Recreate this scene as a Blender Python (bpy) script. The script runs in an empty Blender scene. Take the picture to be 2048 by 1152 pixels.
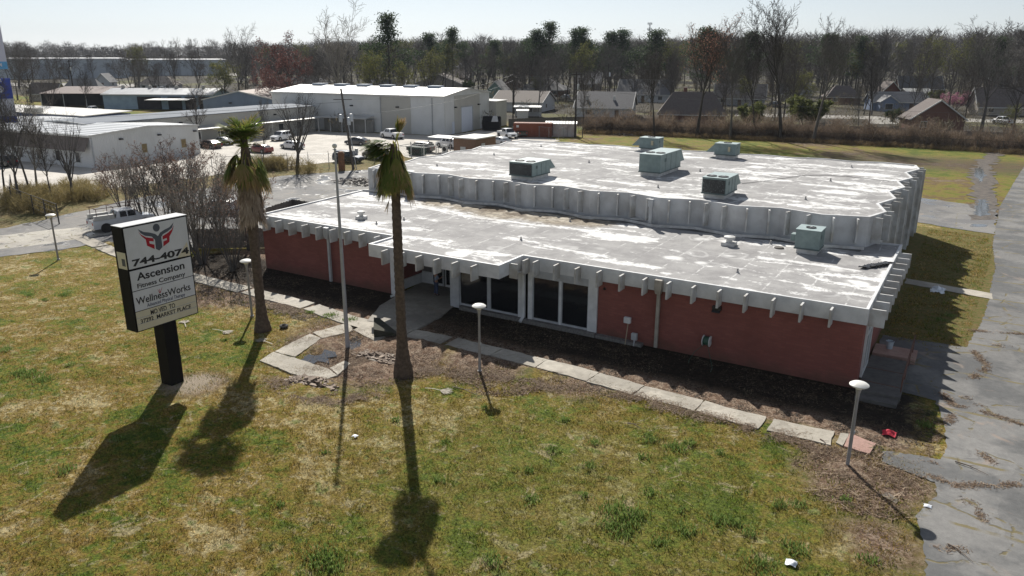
import bpy, bmesh, math, random
import numpy as np
from mathutils import Vector, Matrix

HAZE = True
SC = bpy.context.scene
COL = SC.collection
rnd = random.Random(7)
rad = math.radians

# ------------------------------------------------------------ camera
FPX, PITCH, ROLL, YAW = 1528.1, 0.2990, 0.0027, -0.5487
CAM = Vector((3.531, -38.836, 16.054))
fw = Vector((math.sin(YAW)*math.cos(PITCH), math.cos(YAW)*math.cos(PITCH), -math.sin(PITCH)))
rt0 = Vector((math.cos(YAW), -math.sin(YAW), 0)); up0 = rt0.cross(fw)
rt = rt0*math.cos(ROLL)+up0*math.sin(ROLL); upv = up0*math.cos(ROLL)-rt0*math.sin(ROLL)
cd = bpy.data.cameras.new('camera'); cam = bpy.data.objects.new('camera', cd); COL.objects.link(cam)
cd.sensor_fit = 'HORIZONTAL'; cd.sensor_width = 36; cd.lens = FPX/2048*36
cd.clip_start = 0.5; cd.clip_end = 6000
cam.matrix_world = Matrix(((rt.x, upv.x, -fw.x, CAM.x), (rt.y, upv.y, -fw.y, CAM.y), (rt.z, upv.z, -fw.z, CAM.z), (0, 0, 0, 1)))
SC.camera = cam

# ------------------------------------------------------------ world, sun, exposure
SUN_EL, SUN_AZ = rad(38.0), rad(41.4)          # azimuth from +Y towards -X
W = bpy.data.worlds.new("World"); SC.world = W; W.use_nodes = True
nt = W.node_tree; bg = nt.nodes['Background']
sky = nt.nodes.new('ShaderNodeTexSky'); sky.sky_type = 'NISHITA'; sky.sun_disc = False
sky.sun_elevation = SUN_EL; sky.sun_rotation = -SUN_AZ
sky.air_density = 1.0; sky.dust_density = 0.2; sky.ozone_density = 3.0; sky.altitude = 10
hs = nt.nodes.new('ShaderNodeHueSaturation'); hs.inputs['Saturation'].default_value = .30; nt.links.new(sky.outputs[0], hs.inputs['Color'])
tn = nt.nodes.new('ShaderNodeMix'); tn.data_type = 'RGBA'; tn.blend_type = 'MULTIPLY'; tn.inputs[0].default_value = 1; tn.inputs[7].default_value = (.95, 1.0, 1.07, 1); nt.links.new(hs.outputs[0], tn.inputs[6])
nt.links.new(tn.outputs[2], bg.inputs[0]); bg.inputs[1].default_value = 0.064
sl = bpy.data.lights.new('sun', 'SUN'); sl.energy = 5.0; sl.angle = rad(0.6); sl.color = (1.0, 0.95, 0.87)
so = bpy.data.objects.new('sun', sl); COL.objects.link(so)
sd = Vector((-math.sin(SUN_AZ)*math.cos(SUN_EL), math.cos(SUN_AZ)*math.cos(SUN_EL), math.sin(SUN_EL)))
so.rotation_euler = sd.to_track_quat('Z', 'Y').to_euler(); so.location = (-60, 40, 60)
SC.view_settings.view_transform = 'Standard'; SC.view_settings.look = 'None'
SC.view_settings.exposure = 0.5; SC.view_settings.gamma = 1.0
SC.cycles.max_bounces = 6; SC.cycles.diffuse_bounces = 3; SC.cycles.glossy_bounces = 3
SC.cycles.transparent_max_bounces = 8; SC.cycles.transmission_bounces = 4

# ------------------------------------------------------------ measuring helpers
def G(u, v, z=0.0):
    """the point at height z seen at (u, v) of the 2048 px wide photograph"""
    d = fw*FPX + rt*(u-1024) - upv*(v-576)
    return CAM + d*((z-CAM.z)/d.z)
def PJ(p):
    d = Vector(p)-CAM; z = d.dot(fw)
    return 1024+FPX*d.dot(rt)/z, 576-FPX*d.dot(upv)/z
def HT(p, v):
    """height above ground point p whose picture row is v"""
    lo, hi = 0.0, 80.0
    for _ in range(40):
        m = (lo+hi)/2
        if PJ((p[0], p[1], m))[1] > v: lo = m
        else: hi = m
    return lo
def K(x, y): return (.9447*x-.198, .9447*y+1.669)
def AT(u, dist, v=None):
    """ground point in picture column u (at the horizon) at a ground distance; v gives height"""
    d = fw*FPX + rt*(u-1024) - upv*(104-576); d.z = 0; d.normalize()
    return Vector((CAM.x+d.x*dist, CAM.y+d.y*dist, 0))

# ------------------------------------------------------------ mesh building
class MB:
    def __init__(s): s.v = []; s.f = []; s.u = []
    def add(s, vs, fs):
        n = len(s.v); s.v += [tuple(p) for p in vs]; s.f += [tuple(i+n for i in f) for f in fs]; return s
    def box(s, x0, y0, z0, x1, y1, z1):
        return s.add([(x0,y0,z0),(x1,y0,z0),(x1,y1,z0),(x0,y1,z0),(x0,y0,z1),(x1,y0,z1),(x1,y1,z1),(x0,y1,z1)],
                     [(0,3,2,1),(4,5,6,7),(0,1,5,4),(1,2,6,5),(2,3,7,6),(3,0,4,7)])
    def prism(s, poly, z0, z1):
        n = len(poly)
        vs = [(p[0],p[1],z0) for p in poly]+[(p[0],p[1],z1) for p in poly]
        fs = [tuple(range(n-1,-1,-1)), tuple(range(n,2*n))]+[(i,(i+1)%n,n+(i+1)%n,n+i) for i in range(n)]
        return s.add(vs, fs)
    def slab(s, quad, th):
        """a thick plate: quad of 3-D points pushed down their normal by th"""
        q = [Vector(p) for p in quad]; nn = (q[1]-q[0]).cross(q[-1]-q[0]).normalized()*th; n = len(q)
        return s.add(q+[p-nn for p in q], [tuple(range(n)), tuple(range(2*n-1,n-1,-1))]+[(i+n,(i+1)%n+n,(i+1)%n,i) for i in range(n)])
    def extr(s, poly, a, b):
        """polygon of (along, z) pairs pushed sideways: caller gives point lists"""
        n = len(a); return s.add(list(a)+list(b), [tuple(range(n-1,-1,-1)), tuple(range(n,2*n))]+[(i,(i+1)%n,n+(i+1)%n,n+i) for i in range(n)])
    def tube(s, p0, p1, r0, r1=None, n=8, cap=True):
        r1 = r0 if r1 is None else r1
        p0, p1 = Vector(p0), Vector(p1); d = (p1-p0)
        if d.length < 1e-6: return s
        d.normalize(); a = d.orthogonal().normalized(); b = d.cross(a)
        vs = []
        for p, r in ((p0, r0), (p1, r1)):
            for i in range(n):
                t = 2*math.pi*i/n; vs.append(p+a*(r*math.cos(t))+b*(r*math.sin(t)))
        fs = [(i,(i+1)%n,n+(i+1)%n,n+i) for i in range(n)]
        if cap: fs += [tuple(range(n-1,-1,-1)), tuple(range(n,2*n))]
        return s.add(vs, fs)
    def path(s, pts, r, n=6):
        for i in range(len(pts)-1):
            ra = r[i] if hasattr(r, '__len__') else r; rb = r[i+1] if hasattr(r, '__len__') else r
            s.tube(pts[i], pts[i+1], ra, rb, n)
        return s
    def lathe(s, prof, c=(0,0,0), n=20, axis='z'):
        """prof: (radius, height) pairs; axis z, x or y"""
        vs = []; m = len(prof)
        for r, z in prof:
            for i in range(n):
                t = 2*math.pi*i/n; a, b = r*math.cos(t), r*math.sin(t)
                q = (a,b,z) if axis=='z' else ((a,z,b) if axis=='y' else (z,a,b))
                vs.append((q[0]+c[0],q[1]+c[1],q[2]+c[2]))
        fs = [(k*n+i,k*n+(i+1)%n,(k+1)*n+(i+1)%n,(k+1)*n+i) for k in range(m-1) for i in range(n)]
        fs += [tuple(range(n-1,-1,-1)), tuple(range((m-1)*n,m*n))]
        return s.add(vs, fs)
    def build(s, name, mat, parent=None, world=False, smooth=False, bevel=0, seg=1):
        me = bpy.data.meshes.new(name)
        vs = s.v
        if world and parent is not None:
            r = parent
            o = Vector((0,0,0))
            while r is not None: o += r.location; r = r.parent
            vs = [(v[0]-o.x, v[1]-o.y, v[2]-o.z) for v in vs]
        me.from_pydata(vs, [], s.f)
        bm = bmesh.new(); bm.from_mesh(me); bmesh.ops.recalc_face_normals(bm, faces=bm.faces)
        if bevel: bmesh.ops.bevel(bm, geom=[e for e in bm.edges if len(e.link_faces)==2 and e.calc_face_angle(0)>0.5], offset=bevel, segments=seg, affect='EDGES', clamp_overlap=True)
        bm.to_mesh(me); bm.free()
        if smooth:
            me.polygons.foreach_set('use_smooth', [True]*len(me.polygons))
            try: me.set_sharp_from_angle(angle=rad(35))
            except Exception: pass
        me.materials.append(mat)
        o = bpy.data.objects.new(name, me); COL.objects.link(o)
        if parent is not None: o.parent = parent
        return o
def np_mesh(name, V, F, mat, parent=None, attr=None):
    """V (n,3) float, F (m,k) int, quick"""
    me = bpy.data.meshes.new(name); k = F.shape[1]
    me.vertices.add(len(V)); me.vertices.foreach_set('co', np.ascontiguousarray(V, dtype=np.float32).ravel())
    me.loops.add(F.size); me.loops.foreach_set('vertex_index', np.ascontiguousarray(F, dtype=np.int32).ravel())
    me.polygons.add(len(F)); me.polygons.foreach_set('loop_start', np.arange(0, F.size, k, dtype=np.int32))
    if attr is not None:
        a = me.attributes.new('tone', 'FLOAT', 'POINT'); a.data.foreach_set('value', attr.astype(np.float32))
    me.update(calc_edges=True); me.materials.append(mat)
    o = bpy.data.objects.new(name, me); COL.objects.link(o)
    if parent is not None: o.parent = parent
    return o
def tag(o, label=None, cat=None, group=None, kind=None):
    if label: o['label'] = label
    if cat: o['category'] = cat
    if group: o['group'] = group
    if kind: o['kind'] = kind
    return o
def thing(name, label, cat, loc=(0,0,0), rz=0.0, group=None):
    o = bpy.data.objects.new(name, None); COL.objects.link(o); o.empty_display_size = .3
    o.location = loc; o.rotation_euler = (0,0,rz)
    return tag(o, label, cat, group)
def kids(o): return [c for c in bpy.data.objects if c.parent == o]
def dup(root, loc, rz=0.0, label=None, scale=None, group=None, tree=None):
    tree = tree or TREES[root.name]
    r = root.copy(); COL.objects.link(r); r.location = loc; r.rotation_euler = (0,0,rz)
    if scale is not None: r.scale = scale
    if label: r['label'] = label
    if group: r['group'] = group
    for ch, gs in tree:
        c = ch.copy(); COL.objects.link(c); c.parent = r
        for g in gs:
            d = g.copy(); COL.objects.link(d); d.parent = c
    return r
TREES = {}
def remember(root):
    TREES[root.name] = [(c, list(c.children)) for c in root.children]; return root

# ------------------------------------------------------------ materials
def ramp(nt, fac, stops):
    r = nt.nodes.new('ShaderNodeValToRGB'); e = r.color_ramp.elements
    while len(e) > 1: e.remove(e[-1])
    e[0].position = stops[0][0]; e[0].color = (*stops[0][1], 1)
    for p, c in stops[1:]:
        x = e.new(p); x.color = (*c, 1)
    if fac is not None: nt.links.new(fac, r.inputs[0])
    return r
def noise(nt, co, scale, detail=4, rough=.55, dist=0.0):
    n = nt.nodes.new('ShaderNodeTexNoise'); n.inputs['Scale'].default_value = scale
    n.inputs['Detail'].default_value = detail; n.inputs['Roughness'].default_value = rough; n.inputs['Distortion'].default_value = dist
    if co is not None: nt.links.new(co, n.inputs['Vector'])
    return n.outputs['Fac']
def mth(nt, op, a, b=None, c=None, clamp=False):
    n = nt.nodes.new('ShaderNodeMath'); n.operation = op; n.use_clamp = clamp
    for i, x in enumerate((a, b, c)):
        if x is None: continue
        if isinstance(x, (int, float)): n.inputs[i].default_value = x
        else: nt.links.new(x, n.inputs[i])
    return n.outputs[0]
def mixc(nt, f, a, b, mode='MIX'):
    n = nt.nodes.new('ShaderNodeMix'); n.data_type = 'RGBA'; n.blend_type = mode
    for i, x in ((0, f), (6, a), (7, b)):
        if isinstance(x, (int, float)): n.inputs[i].default_value = x
        elif isinstance(x, tuple): n.inputs[i].default_value = (*x, 1)
        else: nt.links.new(x, n.inputs[i])
    return n.outputs[2]
def mrange(nt, v, a, b, c=0.0, d=1.0):
    n = nt.nodes.new('ShaderNodeMapRange'); n.interpolation_type = 'SMOOTHSTEP'
    nt.links.new(v, n.inputs[0]); n.inputs[1].default_value = a; n.inputs[2].default_value = b
    n.inputs[3].default_value = c; n.inputs[4].default_value = d
    return n.outputs[0]
def newmat(name):
    m = bpy.data.materials.new(name); m.use_nodes = True; nt = m.node_tree; b = nt.nodes['Principled BSDF']; return m, nt, b
def coords(nt, world=False):
    if world: return nt.nodes.new('ShaderNodeNewGeometry').outputs['Position']
    return nt.nodes.new('ShaderNodeTexCoord').outputs['Object']
def bump(nt, b, h, strength=.4, dist=.02):
    n = nt.nodes.new('ShaderNodeBump'); n.inputs['Strength'].default_value = strength; n.inputs['Distance'].default_value = dist
    nt.links.new(h, n.inputs['Height']); nt.links.new(n.outputs[0], b.inputs['Normal'])
MC = {}
def M(name, c1, c2=None, scale=3.0, rough=.75, bmp=0.0, metal=0.0, spec=.4, world=False, streak=0.0, detail=5, coat=0.0):
    if name in MC: return MC[name]
    m, nt, b = newmat(name); co = coords(nt, world)
    c2 = c2 or tuple(x*.8 for x in c1)
    f = noise(nt, co, scale, detail)
    f = mrange(nt, f, .3, .7)
    if streak:
        mp = nt.nodes.new('ShaderNodeMapping'); mp.inputs['Scale'].default_value = (4, 4, .35); nt.links.new(co, mp.inputs[0])
        g = mrange(nt, noise(nt, mp.outputs[0], 1.6, 4), .5, .78)
        f = mth(nt, 'MAXIMUM', f, mth(nt, 'MULTIPLY', g, streak))
    nt.links.new(mixc(nt, f, c1, c2), b.inputs['Base Color'])
    b.inputs['Roughness'].default_value = rough; b.inputs['Metallic'].default_value = metal
    b.inputs['Specular IOR Level'].default_value = spec; b.inputs['Coat Weight'].default_value = coat
    if bmp: bump(nt, b, noise(nt, co, scale*6, 5), .6, bmp)
    MC[name] = m; return m
def ribbed(name, c1, c2, pitch=.3, depth=.03, rough=.5, metal=0.0, spec=.4, axis='xy', dark=None):
    """metal cladding with standing ribs, ribs run up the wall (or up the roof for axis x / y)"""
    if name in MC: return MC[name]
    m, nt, b = newmat(name); co = coords(nt)
    sp = nt.nodes.new('ShaderNodeSeparateXYZ'); nt.links.new(co, sp.inputs[0])
    t = {'xy': lambda: mth(nt, 'ADD', sp.outputs[0], sp.outputs[1]), 'x': lambda: sp.outputs[0], 'y': lambda: sp.outputs[1]}[axis]()
    ph = mth(nt, 'FRACT', mth(nt, 'DIVIDE', t, pitch))
    rib = mth(nt, 'MINIMUM', mrange(nt, ph, .0, .12), mrange(nt, ph, .42, .30))
    f = mrange(nt, noise(nt, co, .35, 5), .35, .7)
    pan = nt.nodes.new('ShaderNodeTexWhiteNoise'); pan.noise_dimensions = '1D'
    nt.links.new(mth(nt, 'FLOOR', mth(nt, 'DIVIDE', t, pitch*9)), pan.inputs['W'])
    f = mth(nt, 'ADD', mth(nt, 'MULTIPLY', f, .6), mth(nt, 'MULTIPLY', pan.outputs[0], .4))
    base = mixc(nt, f, c1, c2)
    if dark: base = mixc(nt, rib, base, dark)
    nt.links.new(base, b.inputs['Base Color'])
    b.inputs['Roughness'].default_value = rough; b.inputs['Metallic'].default_value = metal; b.inputs['Specular IOR Level'].default_value = spec
    bump(nt, b, rib, 1.0, depth)
    MC[name] = m; return m
# ------------------------------------------------------------ numpy value noise for relief and scatter
class VN:
    def __init__(s, seed): s.t = np.random.RandomState(seed).rand(256, 256)
    def __call__(s, x, y):
        xi, yi = np.floor(x).astype(int), np.floor(y).astype(int); fx, fy = x-xi, y-yi
        fx = fx*fx*(3-2*fx); fy = fy*fy*(3-2*fy); t = s.t; a, b = xi & 255, yi & 255; c, d = (xi+1) & 255, (yi+1) & 255
        return (t[a,b]*(1-fx)+t[c,b]*fx)*(1-fy)+(t[a,d]*(1-fx)+t[c,d]*fx)*fy
vn = VN(3)
def fbm(x, y, s=1.0, o=4):
    r = 0; a = .5
    for i in range(o): r = r+a*vn(x*s+17.3*i, y*s+9.1*i); s *= 2.03; a *= .5
    return r
PATH_PX = [(150,470),(196,490),(250,512),(310,533),(380,553),(450,570),(530,590),(620,613),(700,641),(785,660),(860,674),(920,688),(990,704),(1060,722),(1130,739),(1220,764),(1300,787),(1400,812),(1480,835),(1570,857),(1665,877)]
PATH_PTS = [G(*p) for p in PATH_PX]
PN = np.array([(p.x, p.y) for p in PATH_PTS])
def dist_path(x, y):
    d = np.full(x.shape, 1e9)
    for a, b in zip(PN[:-1], PN[1:]):
        ab = b-a; t = np.clip(((x-a[0])*ab[0]+(y-a[1])*ab[1])/(ab@ab), 0, 1)
        d = np.minimum(d, np.hypot(x-a[0]-t*ab[0], y-a[1]-t*ab[1]))
    return d
def EDGE_X(y):                                   # left edge of the asphalt drive
    return 3.75+0.042*np.maximum(y+8, 0)*(y < 39)+(y >= 39)*1.5
MOUNDS = [(G(760,700), 1.3, .30), (G(625,775), 1.2, .24), (G(850,690), 1.5, .28), (G(905,705), 1.3, .25), (G(955,722), 1.2, .2), (G(735,735), .9, .15), (G(655,688), .9, .18), (G(1050,745), 1.0, .14), (G(1700,935), .9, .12)]
# ------------------------------------------------------------ ground
def boxmask(nt, X, Y, x0, x1, y0, y1, s, wob):
    """soft box in world x, y with a ragged edge"""
    Xw = mth(nt, 'ADD', X, wob); Yw = mth(nt, 'ADD', Y, wob)
    a = mrange(nt, Xw, x0-s, x0+s); b = mrange(nt, Xw, x1+s, x1-s)
    c = mrange(nt, Yw, y0-s, y0+s); d = mrange(nt, Yw, y1+s, y1-s)
    return mth(nt, 'MULTIPLY', mth(nt, 'MULTIPLY', a, b), mth(nt, 'MULTIPLY', c, d))
def discmask(nt, pos, c, r, s, wob):
    n = nt.nodes.new('ShaderNodeVectorMath'); n.operation = 'DISTANCE'; nt.links.new(pos, n.inputs[0]); n.inputs[1].default_value = (c[0], c[1], 0)
    return mrange(nt, mth(nt, 'ADD', n.outputs['Value'], wob), r+s, r-s)
def lawn_color(nt, pos):
    sp = nt.nodes.new('ShaderNodeSeparateXYZ'); nt.links.new(pos, sp.inputs[0]); X, Y = sp.outputs[0], sp.outputs[1]
    n1 = noise(nt, pos, .16, 4, .6, .4); n2 = noise(nt, pos, .55, 5, .65); n3 = noise(nt, pos, 2.6, 6, .7); n4 = noise(nt, pos, 11, 4, .75)
    mixn = mth(nt, 'ADD', mth(nt, 'MULTIPLY', n1, .30), mth(nt, 'ADD', mth(nt, 'MULTIPLY', n2, .38), mth(nt, 'MULTIPLY', n3, .32)))
    base = ramp(nt, mixn, [(.425, (.070,.110,.014)), (.46, (.130,.145,.024)), (.485, (.185,.155,.036)), (.51, (.20,.142,.038)), (.54, (.25,.18,.080)), (.575, (.40,.33,.22))]).outputs[0]
    # greener towards the middle right of the lawn, browner on the left
    gr = discmask(nt, pos, (-7, -17), 9, 7, mth(nt, 'MULTIPLY', mth(nt, 'SUBTRACT', n2, .5), 9.0))
    base = mixc(nt, mth(nt, 'MULTIPLY', gr, .55), base, mixc(nt, n3, (.075,.115,.020), (.17,.17,.05)))
    # orange tinted patches
    op = mrange(nt, noise(nt, pos, .33, 4, .6, 1.0), .53, .62)
    base = mixc(nt, mth(nt, 'MULTIPLY', op, .35), base, (.19,.12,.035))
    # bright green weed patches
    wp = mrange(nt, noise(nt, pos, 1.1, 4, .6), .57, .65)
    base = mixc(nt, mth(nt, 'MULTIPLY', wp, .6), base, (.075,.13,.018))
    # thin pale scars
    sc = mrange(nt, noise(nt, pos, .7, 6, .7, 1.8), .575, .64)
    base = mixc(nt, mth(nt, 'MULTIPLY', sc, .75), base, (.34,.29,.21))
    # fine mottling
    base = mixc(nt, .8, base, mixc(nt, mrange(nt, n4, .3, .7), (.30,.30,.30), (1.65,1.65,1.65)), 'MULTIPLY')
    base = mixc(nt, 1.0, base, (1.08,1.10,.88), 'MULTIPLY')
    base = mixc(nt, mth(nt, 'MULTIPLY', mrange(nt, noise(nt, pos, 4.5, 5, .75, .6), .58, .66), .6), base, (.045,.042,.02))
    base = mixc(nt, mth(nt, 'MULTIPLY', mrange(nt, noise(nt, pos, 3.1, 5, .8, 1.2), .59, .68), .7), base, (.38,.33,.24))
    return base, X, Y, n2, n3, n4
m, nt, b = newmat('lawn'); pos = coords(nt, True)
base, X, Y, n2, n3, n4 = lawn_color(nt, pos)
wob = mth(nt, 'MULTIPLY', mth(nt, 'SUBTRACT', n2, .5), 3.0); wob2 = mth(nt, 'MULTIPLY', mth(nt, 'SUBTRACT', n3, .5), 1.2)
wob = mth(nt, 'ADD', wob, wob2)
litter = mixc(nt, mrange(nt, n4, .4, .62), (.022,.017,.012), (.075,.055,.038)); litter = mixc(nt, mrange(nt, n3, .35, .6), litter, (.022,.017,.012))  # litter tones darkened to carry the shade along the wall
f = boxmask(nt, X, Y, -43, 3.0, -5.7, 1, .6, wob)
for c, r in (((-23.34,-9.2), 4.0), ((-28.82,-16.85), 1.5), ((1.5,-8.72), 2.5), ((-17.67,-7.02), 2.5), ((-12.01,-6.83), 1.6), ((2.64,-12.97), 1.3), ((-27.59,-7.78), 2.5), ((-42.71,-2.11), 8)):
    f = mth(nt, 'MAXIMUM', f, discmask(nt, pos, c, r, .9, wob))
dirt = mixc(nt, mrange(nt, n3, .36, .62), (.19,.115,.075), (.40,.31,.23)); dirt = mixc(nt, mrange(nt, n4, .42, .62), dirt, (.10,.065,.045))
pale = discmask(nt, pos, (-23.3,-9.2), 6, 2, wob)
near = mixc(nt, f, base, mixc(nt, pale, mixc(nt, boxmask(nt, X, Y, -70, 9, -3.7, 2, .8, wob2), dirt, litter), dirt))  # dark litter zone ends at the building's shadow edge, shade put into colour
near = mixc(nt, mth(nt, 'MULTIPLY', discmask(nt, pos, (-28.8,-16.9), 1.2, .5, wob2), .8), near, (.40,.34,.26))
# field behind the hall and neighbourhood lawns
fld = ramp(nt, mth(nt, 'ADD', mth(nt, 'MULTIPLY', noise(nt, pos, .05, 5, .65), .6), mth(nt, 'MULTIPLY', n2, .4)), [(.42, (.10,.13,.02)), (.47, (.175,.175,.03)), (.51, (.215,.165,.045)), (.55, (.14,.095,.05)), (.6, (.24,.19,.13))]).outputs[0]
fld = mixc(nt, .6, fld, mixc(nt, n4, (.5,.5,.5), (1.4,1.4,1.4)), 'MULTIPLY')
mud = boxmask(nt, X, Y, -20, 12, 88, 104, 5, mth(nt, 'MULTIPLY', wob, 3.0))
fld = mixc(nt, mth(nt, 'MULTIPLY', mud, .7), fld, (.085,.065,.05))
col = mixc(nt, mrange(nt, Y, 44, 50), near, fld)
side = boxmask(nt, X, Y, -1.5, 8, 3, 44, 1, wob2)
col = mixc(nt, side, col, mixc(nt, mrange(nt, n3, .35, .65), (.105,.125,.028), (.21,.145,.06)))
hood = ramp(nt, noise(nt, pos, .03, 6, .7), [(.35, (.075,.085,.028)), (.43, (.10,.095,.038)), (.47, (.055,.048,.034)), (.62, (.035,.031,.027))]).outputs[0]
col = mixc(nt, mrange(nt, mth(nt, 'ADD', Y, mth(nt, 'MULTIPLY', wob, 2.0)), 112, 124), col, hood)
weeds = boxmask(nt, X, Y, -130, -64, -30, 60, 6, wob)
col = mixc(nt, mth(nt, 'MULTIPLY', weeds, .6), col, mixc(nt, n3, (.10,.075,.05), (.24,.20,.11)))
nt.links.new(col, b.inputs['Base Color']); b.inputs['Roughness'].default_value = .95; b.inputs['Specular IOR Level'].default_value = .15
hh = mth(nt, 'ADD', mth(nt, 'MULTIPLY', noise(nt, pos, 9, 5, .8), .7), mth(nt, 'MULTIPLY', noise(nt, pos, 38, 3, .8), .3))
bump(nt, b, hh, 1.0, .16)
LAWN = m
def axis_lines(lo, hi, step, far): return np.array(sorted([-x for x in far if -x < lo]+list(np.arange(lo, hi, step))+[x for x in far if x > hi]))
FAR = [14,20,30,45,60,75,90,110,130,160,200,260,350,500,700,1000,1500,2200,2600]
xs = axis_lines(-66, 9, .17, FAR+[70,80,100]); ys = axis_lines(-36, -.2, .16, [3,8,16,24,32]+FAR)
GX, GY = np.meshgrid(xs, ys); nx, ny = len(xs), len(ys)
z = (fbm(GX, GY, .35)-.5)*.10+(fbm(GX, GY, 2.2)-.5)*.09-.035
for c, r, h in MOUNDS:
    d = np.hypot(GX-c.x, GY-c.y)/r; z += np.exp(-d*d*1.4)*h*(fbm(GX, GY, 2.5)*2.2)
msk = np.clip((dist_path(GX, GY)-.5)/.5, 0, 1)*np.clip((EDGE_X(GY)-GX)/.8, 0, 1)*np.clip((-GY-.3)/1.5, 0, 1)*np.clip((GX+66)/3, 0, 1)*np.clip((GY+36)/2, 0, 1)
z = z*msk-.03*(1-msk)
z += (fbm(GX, GY, 5.0)-.5)*.10*msk*np.clip((GY+10.5)/2, 0, 1)
z = np.minimum(z, .5)
k = np.arange((ny-1)*(nx-1)); a = (k//(nx-1))*nx+k % (nx-1)
tag(np_mesh('ground', np.stack([GX.ravel(), GY.ravel(), z.ravel()], 1), np.stack([a, a+1, a+nx+1, a+nx], 1), LAWN), kind='structure')
bpy.data.objects['ground'].data.polygons.foreach_set('use_smooth', [True]*len(k))

# ------------------------------------------------------------ paving sheets
def sheet(name, pts, z, mat, jit=.12, step=.5, thick=0):
    rr = random.Random(len(pts)*31+int(z*1000)); out = []
    n = len(pts)
    for i in range(n):
        a, c = Vector((pts[i][0], pts[i][1])), Vector((pts[(i+1)%n][0], pts[(i+1)%n][1])); L = (c-a).length; k = max(1, min(160, int(L/step)))
        for j in range(k):
            p = a.lerp(c, j/k); out.append((p.x+rr.uniform(-jit, jit), p.y+rr.uniform(-jit, jit)))
    bm = bmesh.new(); vs = [bm.verts.new((x, y, z)) for x, y in out]; f = bm.faces.new(vs)
    if thick:
        r = bmesh.ops.extrude_face_region(bm, geom=[f]); bmesh.ops.translate(bm, verts=[v for v in r['geom'] if isinstance(v, bmesh.types.BMVert)], vec=(0,0,-thick))
    bmesh.ops.triangulate(bm, faces=[x for x in bm.faces if len(x.verts) > 4]); bmesh.ops.recalc_face_normals(bm, faces=bm.faces)
    if not thick:
        for x in bm.faces:
            if x.normal.z < 0: x.normal_flip()
    me = bpy.data.meshes.new(name); bm.to_mesh(me); bm.free(); me.materials.append(mat)
    o = bpy.data.objects.new(name, me); COL.objects.link(o); return tag(o, kind='structure')
def paving(name, c1, c2, crack=(.11,.10,.05), vs=.22, cw=.03, stain=(.3,.24,.19), sa=.4, wet=None, joint=None, rough=.85):
    m, nt, b = newmat(name); pos = coords(nt, True)
    wn = nt.nodes.new('ShaderNodeTexNoise'); wn.inputs['Scale'].default_value = 1.2; wn.inputs['Detail'].default_value = 4; nt.links.new(pos, wn.inputs['Vector'])
    wm = nt.nodes.new('ShaderNodeVectorMath'); wm.operation = 'MULTIPLY_ADD'; nt.links.new(wn.outputs['Color'], wm.inputs[0]); wm.inputs[1].default_value = (.6,.6,0); nt.links.new(pos, wm.inputs[2])
    v = nt.nodes.new('ShaderNodeTexVoronoi'); v.feature = 'DISTANCE_TO_EDGE'; v.inputs['Scale'].default_value = vs; nt.links.new(wm.outputs[0], v.inputs['Vector'])
    n1 = noise(nt, pos, .25, 5, .6); n2 = noise(nt, pos, 3, 6, .75); n3 = noise(nt, pos, 22, 3, .7)
    cr = mrange(nt, mth(nt, 'ADD', v.outputs['Distance'], mth(nt, 'MULTIPLY', n2, .02)), cw, cw*.45)
    cr = mth(nt, 'MULTIPLY', cr, mrange(nt, noise(nt, pos, .9, 4, .7), .47, .56))
    c = mixc(nt, mrange(nt, n1, .42, .58), c1, c2)
    vp = nt.nodes.new('ShaderNodeTexVoronoi'); vp.inputs['Scale'].default_value = vs*.8; nt.links.new(wm.outputs[0], vp.inputs['Vector']); c = mixc(nt, .35, c, mixc(nt, vp.outputs['Color'], (.55,.55,.56), (1.35,1.33,1.3)), 'MULTIPLY')
    c = mixc(nt, .75, c, mixc(nt, n2, (.4,.4,.4), (1.55,1.55,1.5)), 'MULTIPLY')
    c = mixc(nt, .6, c, mixc(nt, n3, (.6,.6,.6), (1.4,1.4,1.4)), 'MULTIPLY')
    c = mixc(nt, mth(nt, 'MULTIPLY', mrange(nt, noise(nt, pos, .45, 4, .6, 1), .60, .72), sa), c, stain)
    dk = mrange(nt, noise(nt, pos, .8, 5, .65, .8), .60, .70)
    c = mixc(nt, mth(nt, 'MULTIPLY', dk, .35), c, tuple(x*.45 for x in c1))
    c = mixc(nt, cr, c, mixc(nt, n2, crack, tuple(x*1.8 for x in crack)))
    if joint:
        sp = nt.nodes.new('ShaderNodeSeparateXYZ'); nt.links.new(pos, sp.inputs[0])
        w_ = mth(nt, 'MULTIPLY', mth(nt, 'SUBTRACT', n2, .5), .25)
        fr = mth(nt, 'FRACT', mth(nt, 'ADD', mth(nt, 'DIVIDE', mth(nt, 'ADD', sp.outputs[1], w_), joint), .5))
        j = mrange(nt, mth(nt, 'ABSOLUTE', mth(nt, 'SUBTRACT', fr, .5)), .026, .012)
        j = mth(nt, 'MULTIPLY', j, mrange(nt, noise(nt, pos, .7, 3), .38, .55))
        c = mixc(nt, j, c, mixc(nt, n3, crack, tuple(x*2.2 for x in crack)))
    nt.links.new(c, b.inputs['Base Color']); b.inputs['Roughness'].default_value = rough; b.inputs['Specular IOR Level'].default_value = .25
    if wet:
        w = mrange(nt, noise(nt, pos, wet, 4, .5, .5), .56, .62)
        nt.links.new(mth(nt, 'SUBTRACT', rough, mth(nt, 'MULTIPLY', w, rough-.12)), b.inputs['Roughness'])
    h = mth(nt, 'SUBTRACT', mth(nt, 'MULTIPLY', n3, .5), cr); bump(nt, b, h, .8, .02)
    return m
ASPH = paving('asphalt', (.115,.117,.12), (.19,.188,.186), crack=(.10,.085,.045), vs=.30, cw=.034, joint=5.2, stain=(.30,.235,.19), sa=.6)
ASPH2 = paving('old_asphalt', (.14,.14,.145), (.20,.195,.19), vs=.15, cw=.02, wet=.35)
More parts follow.
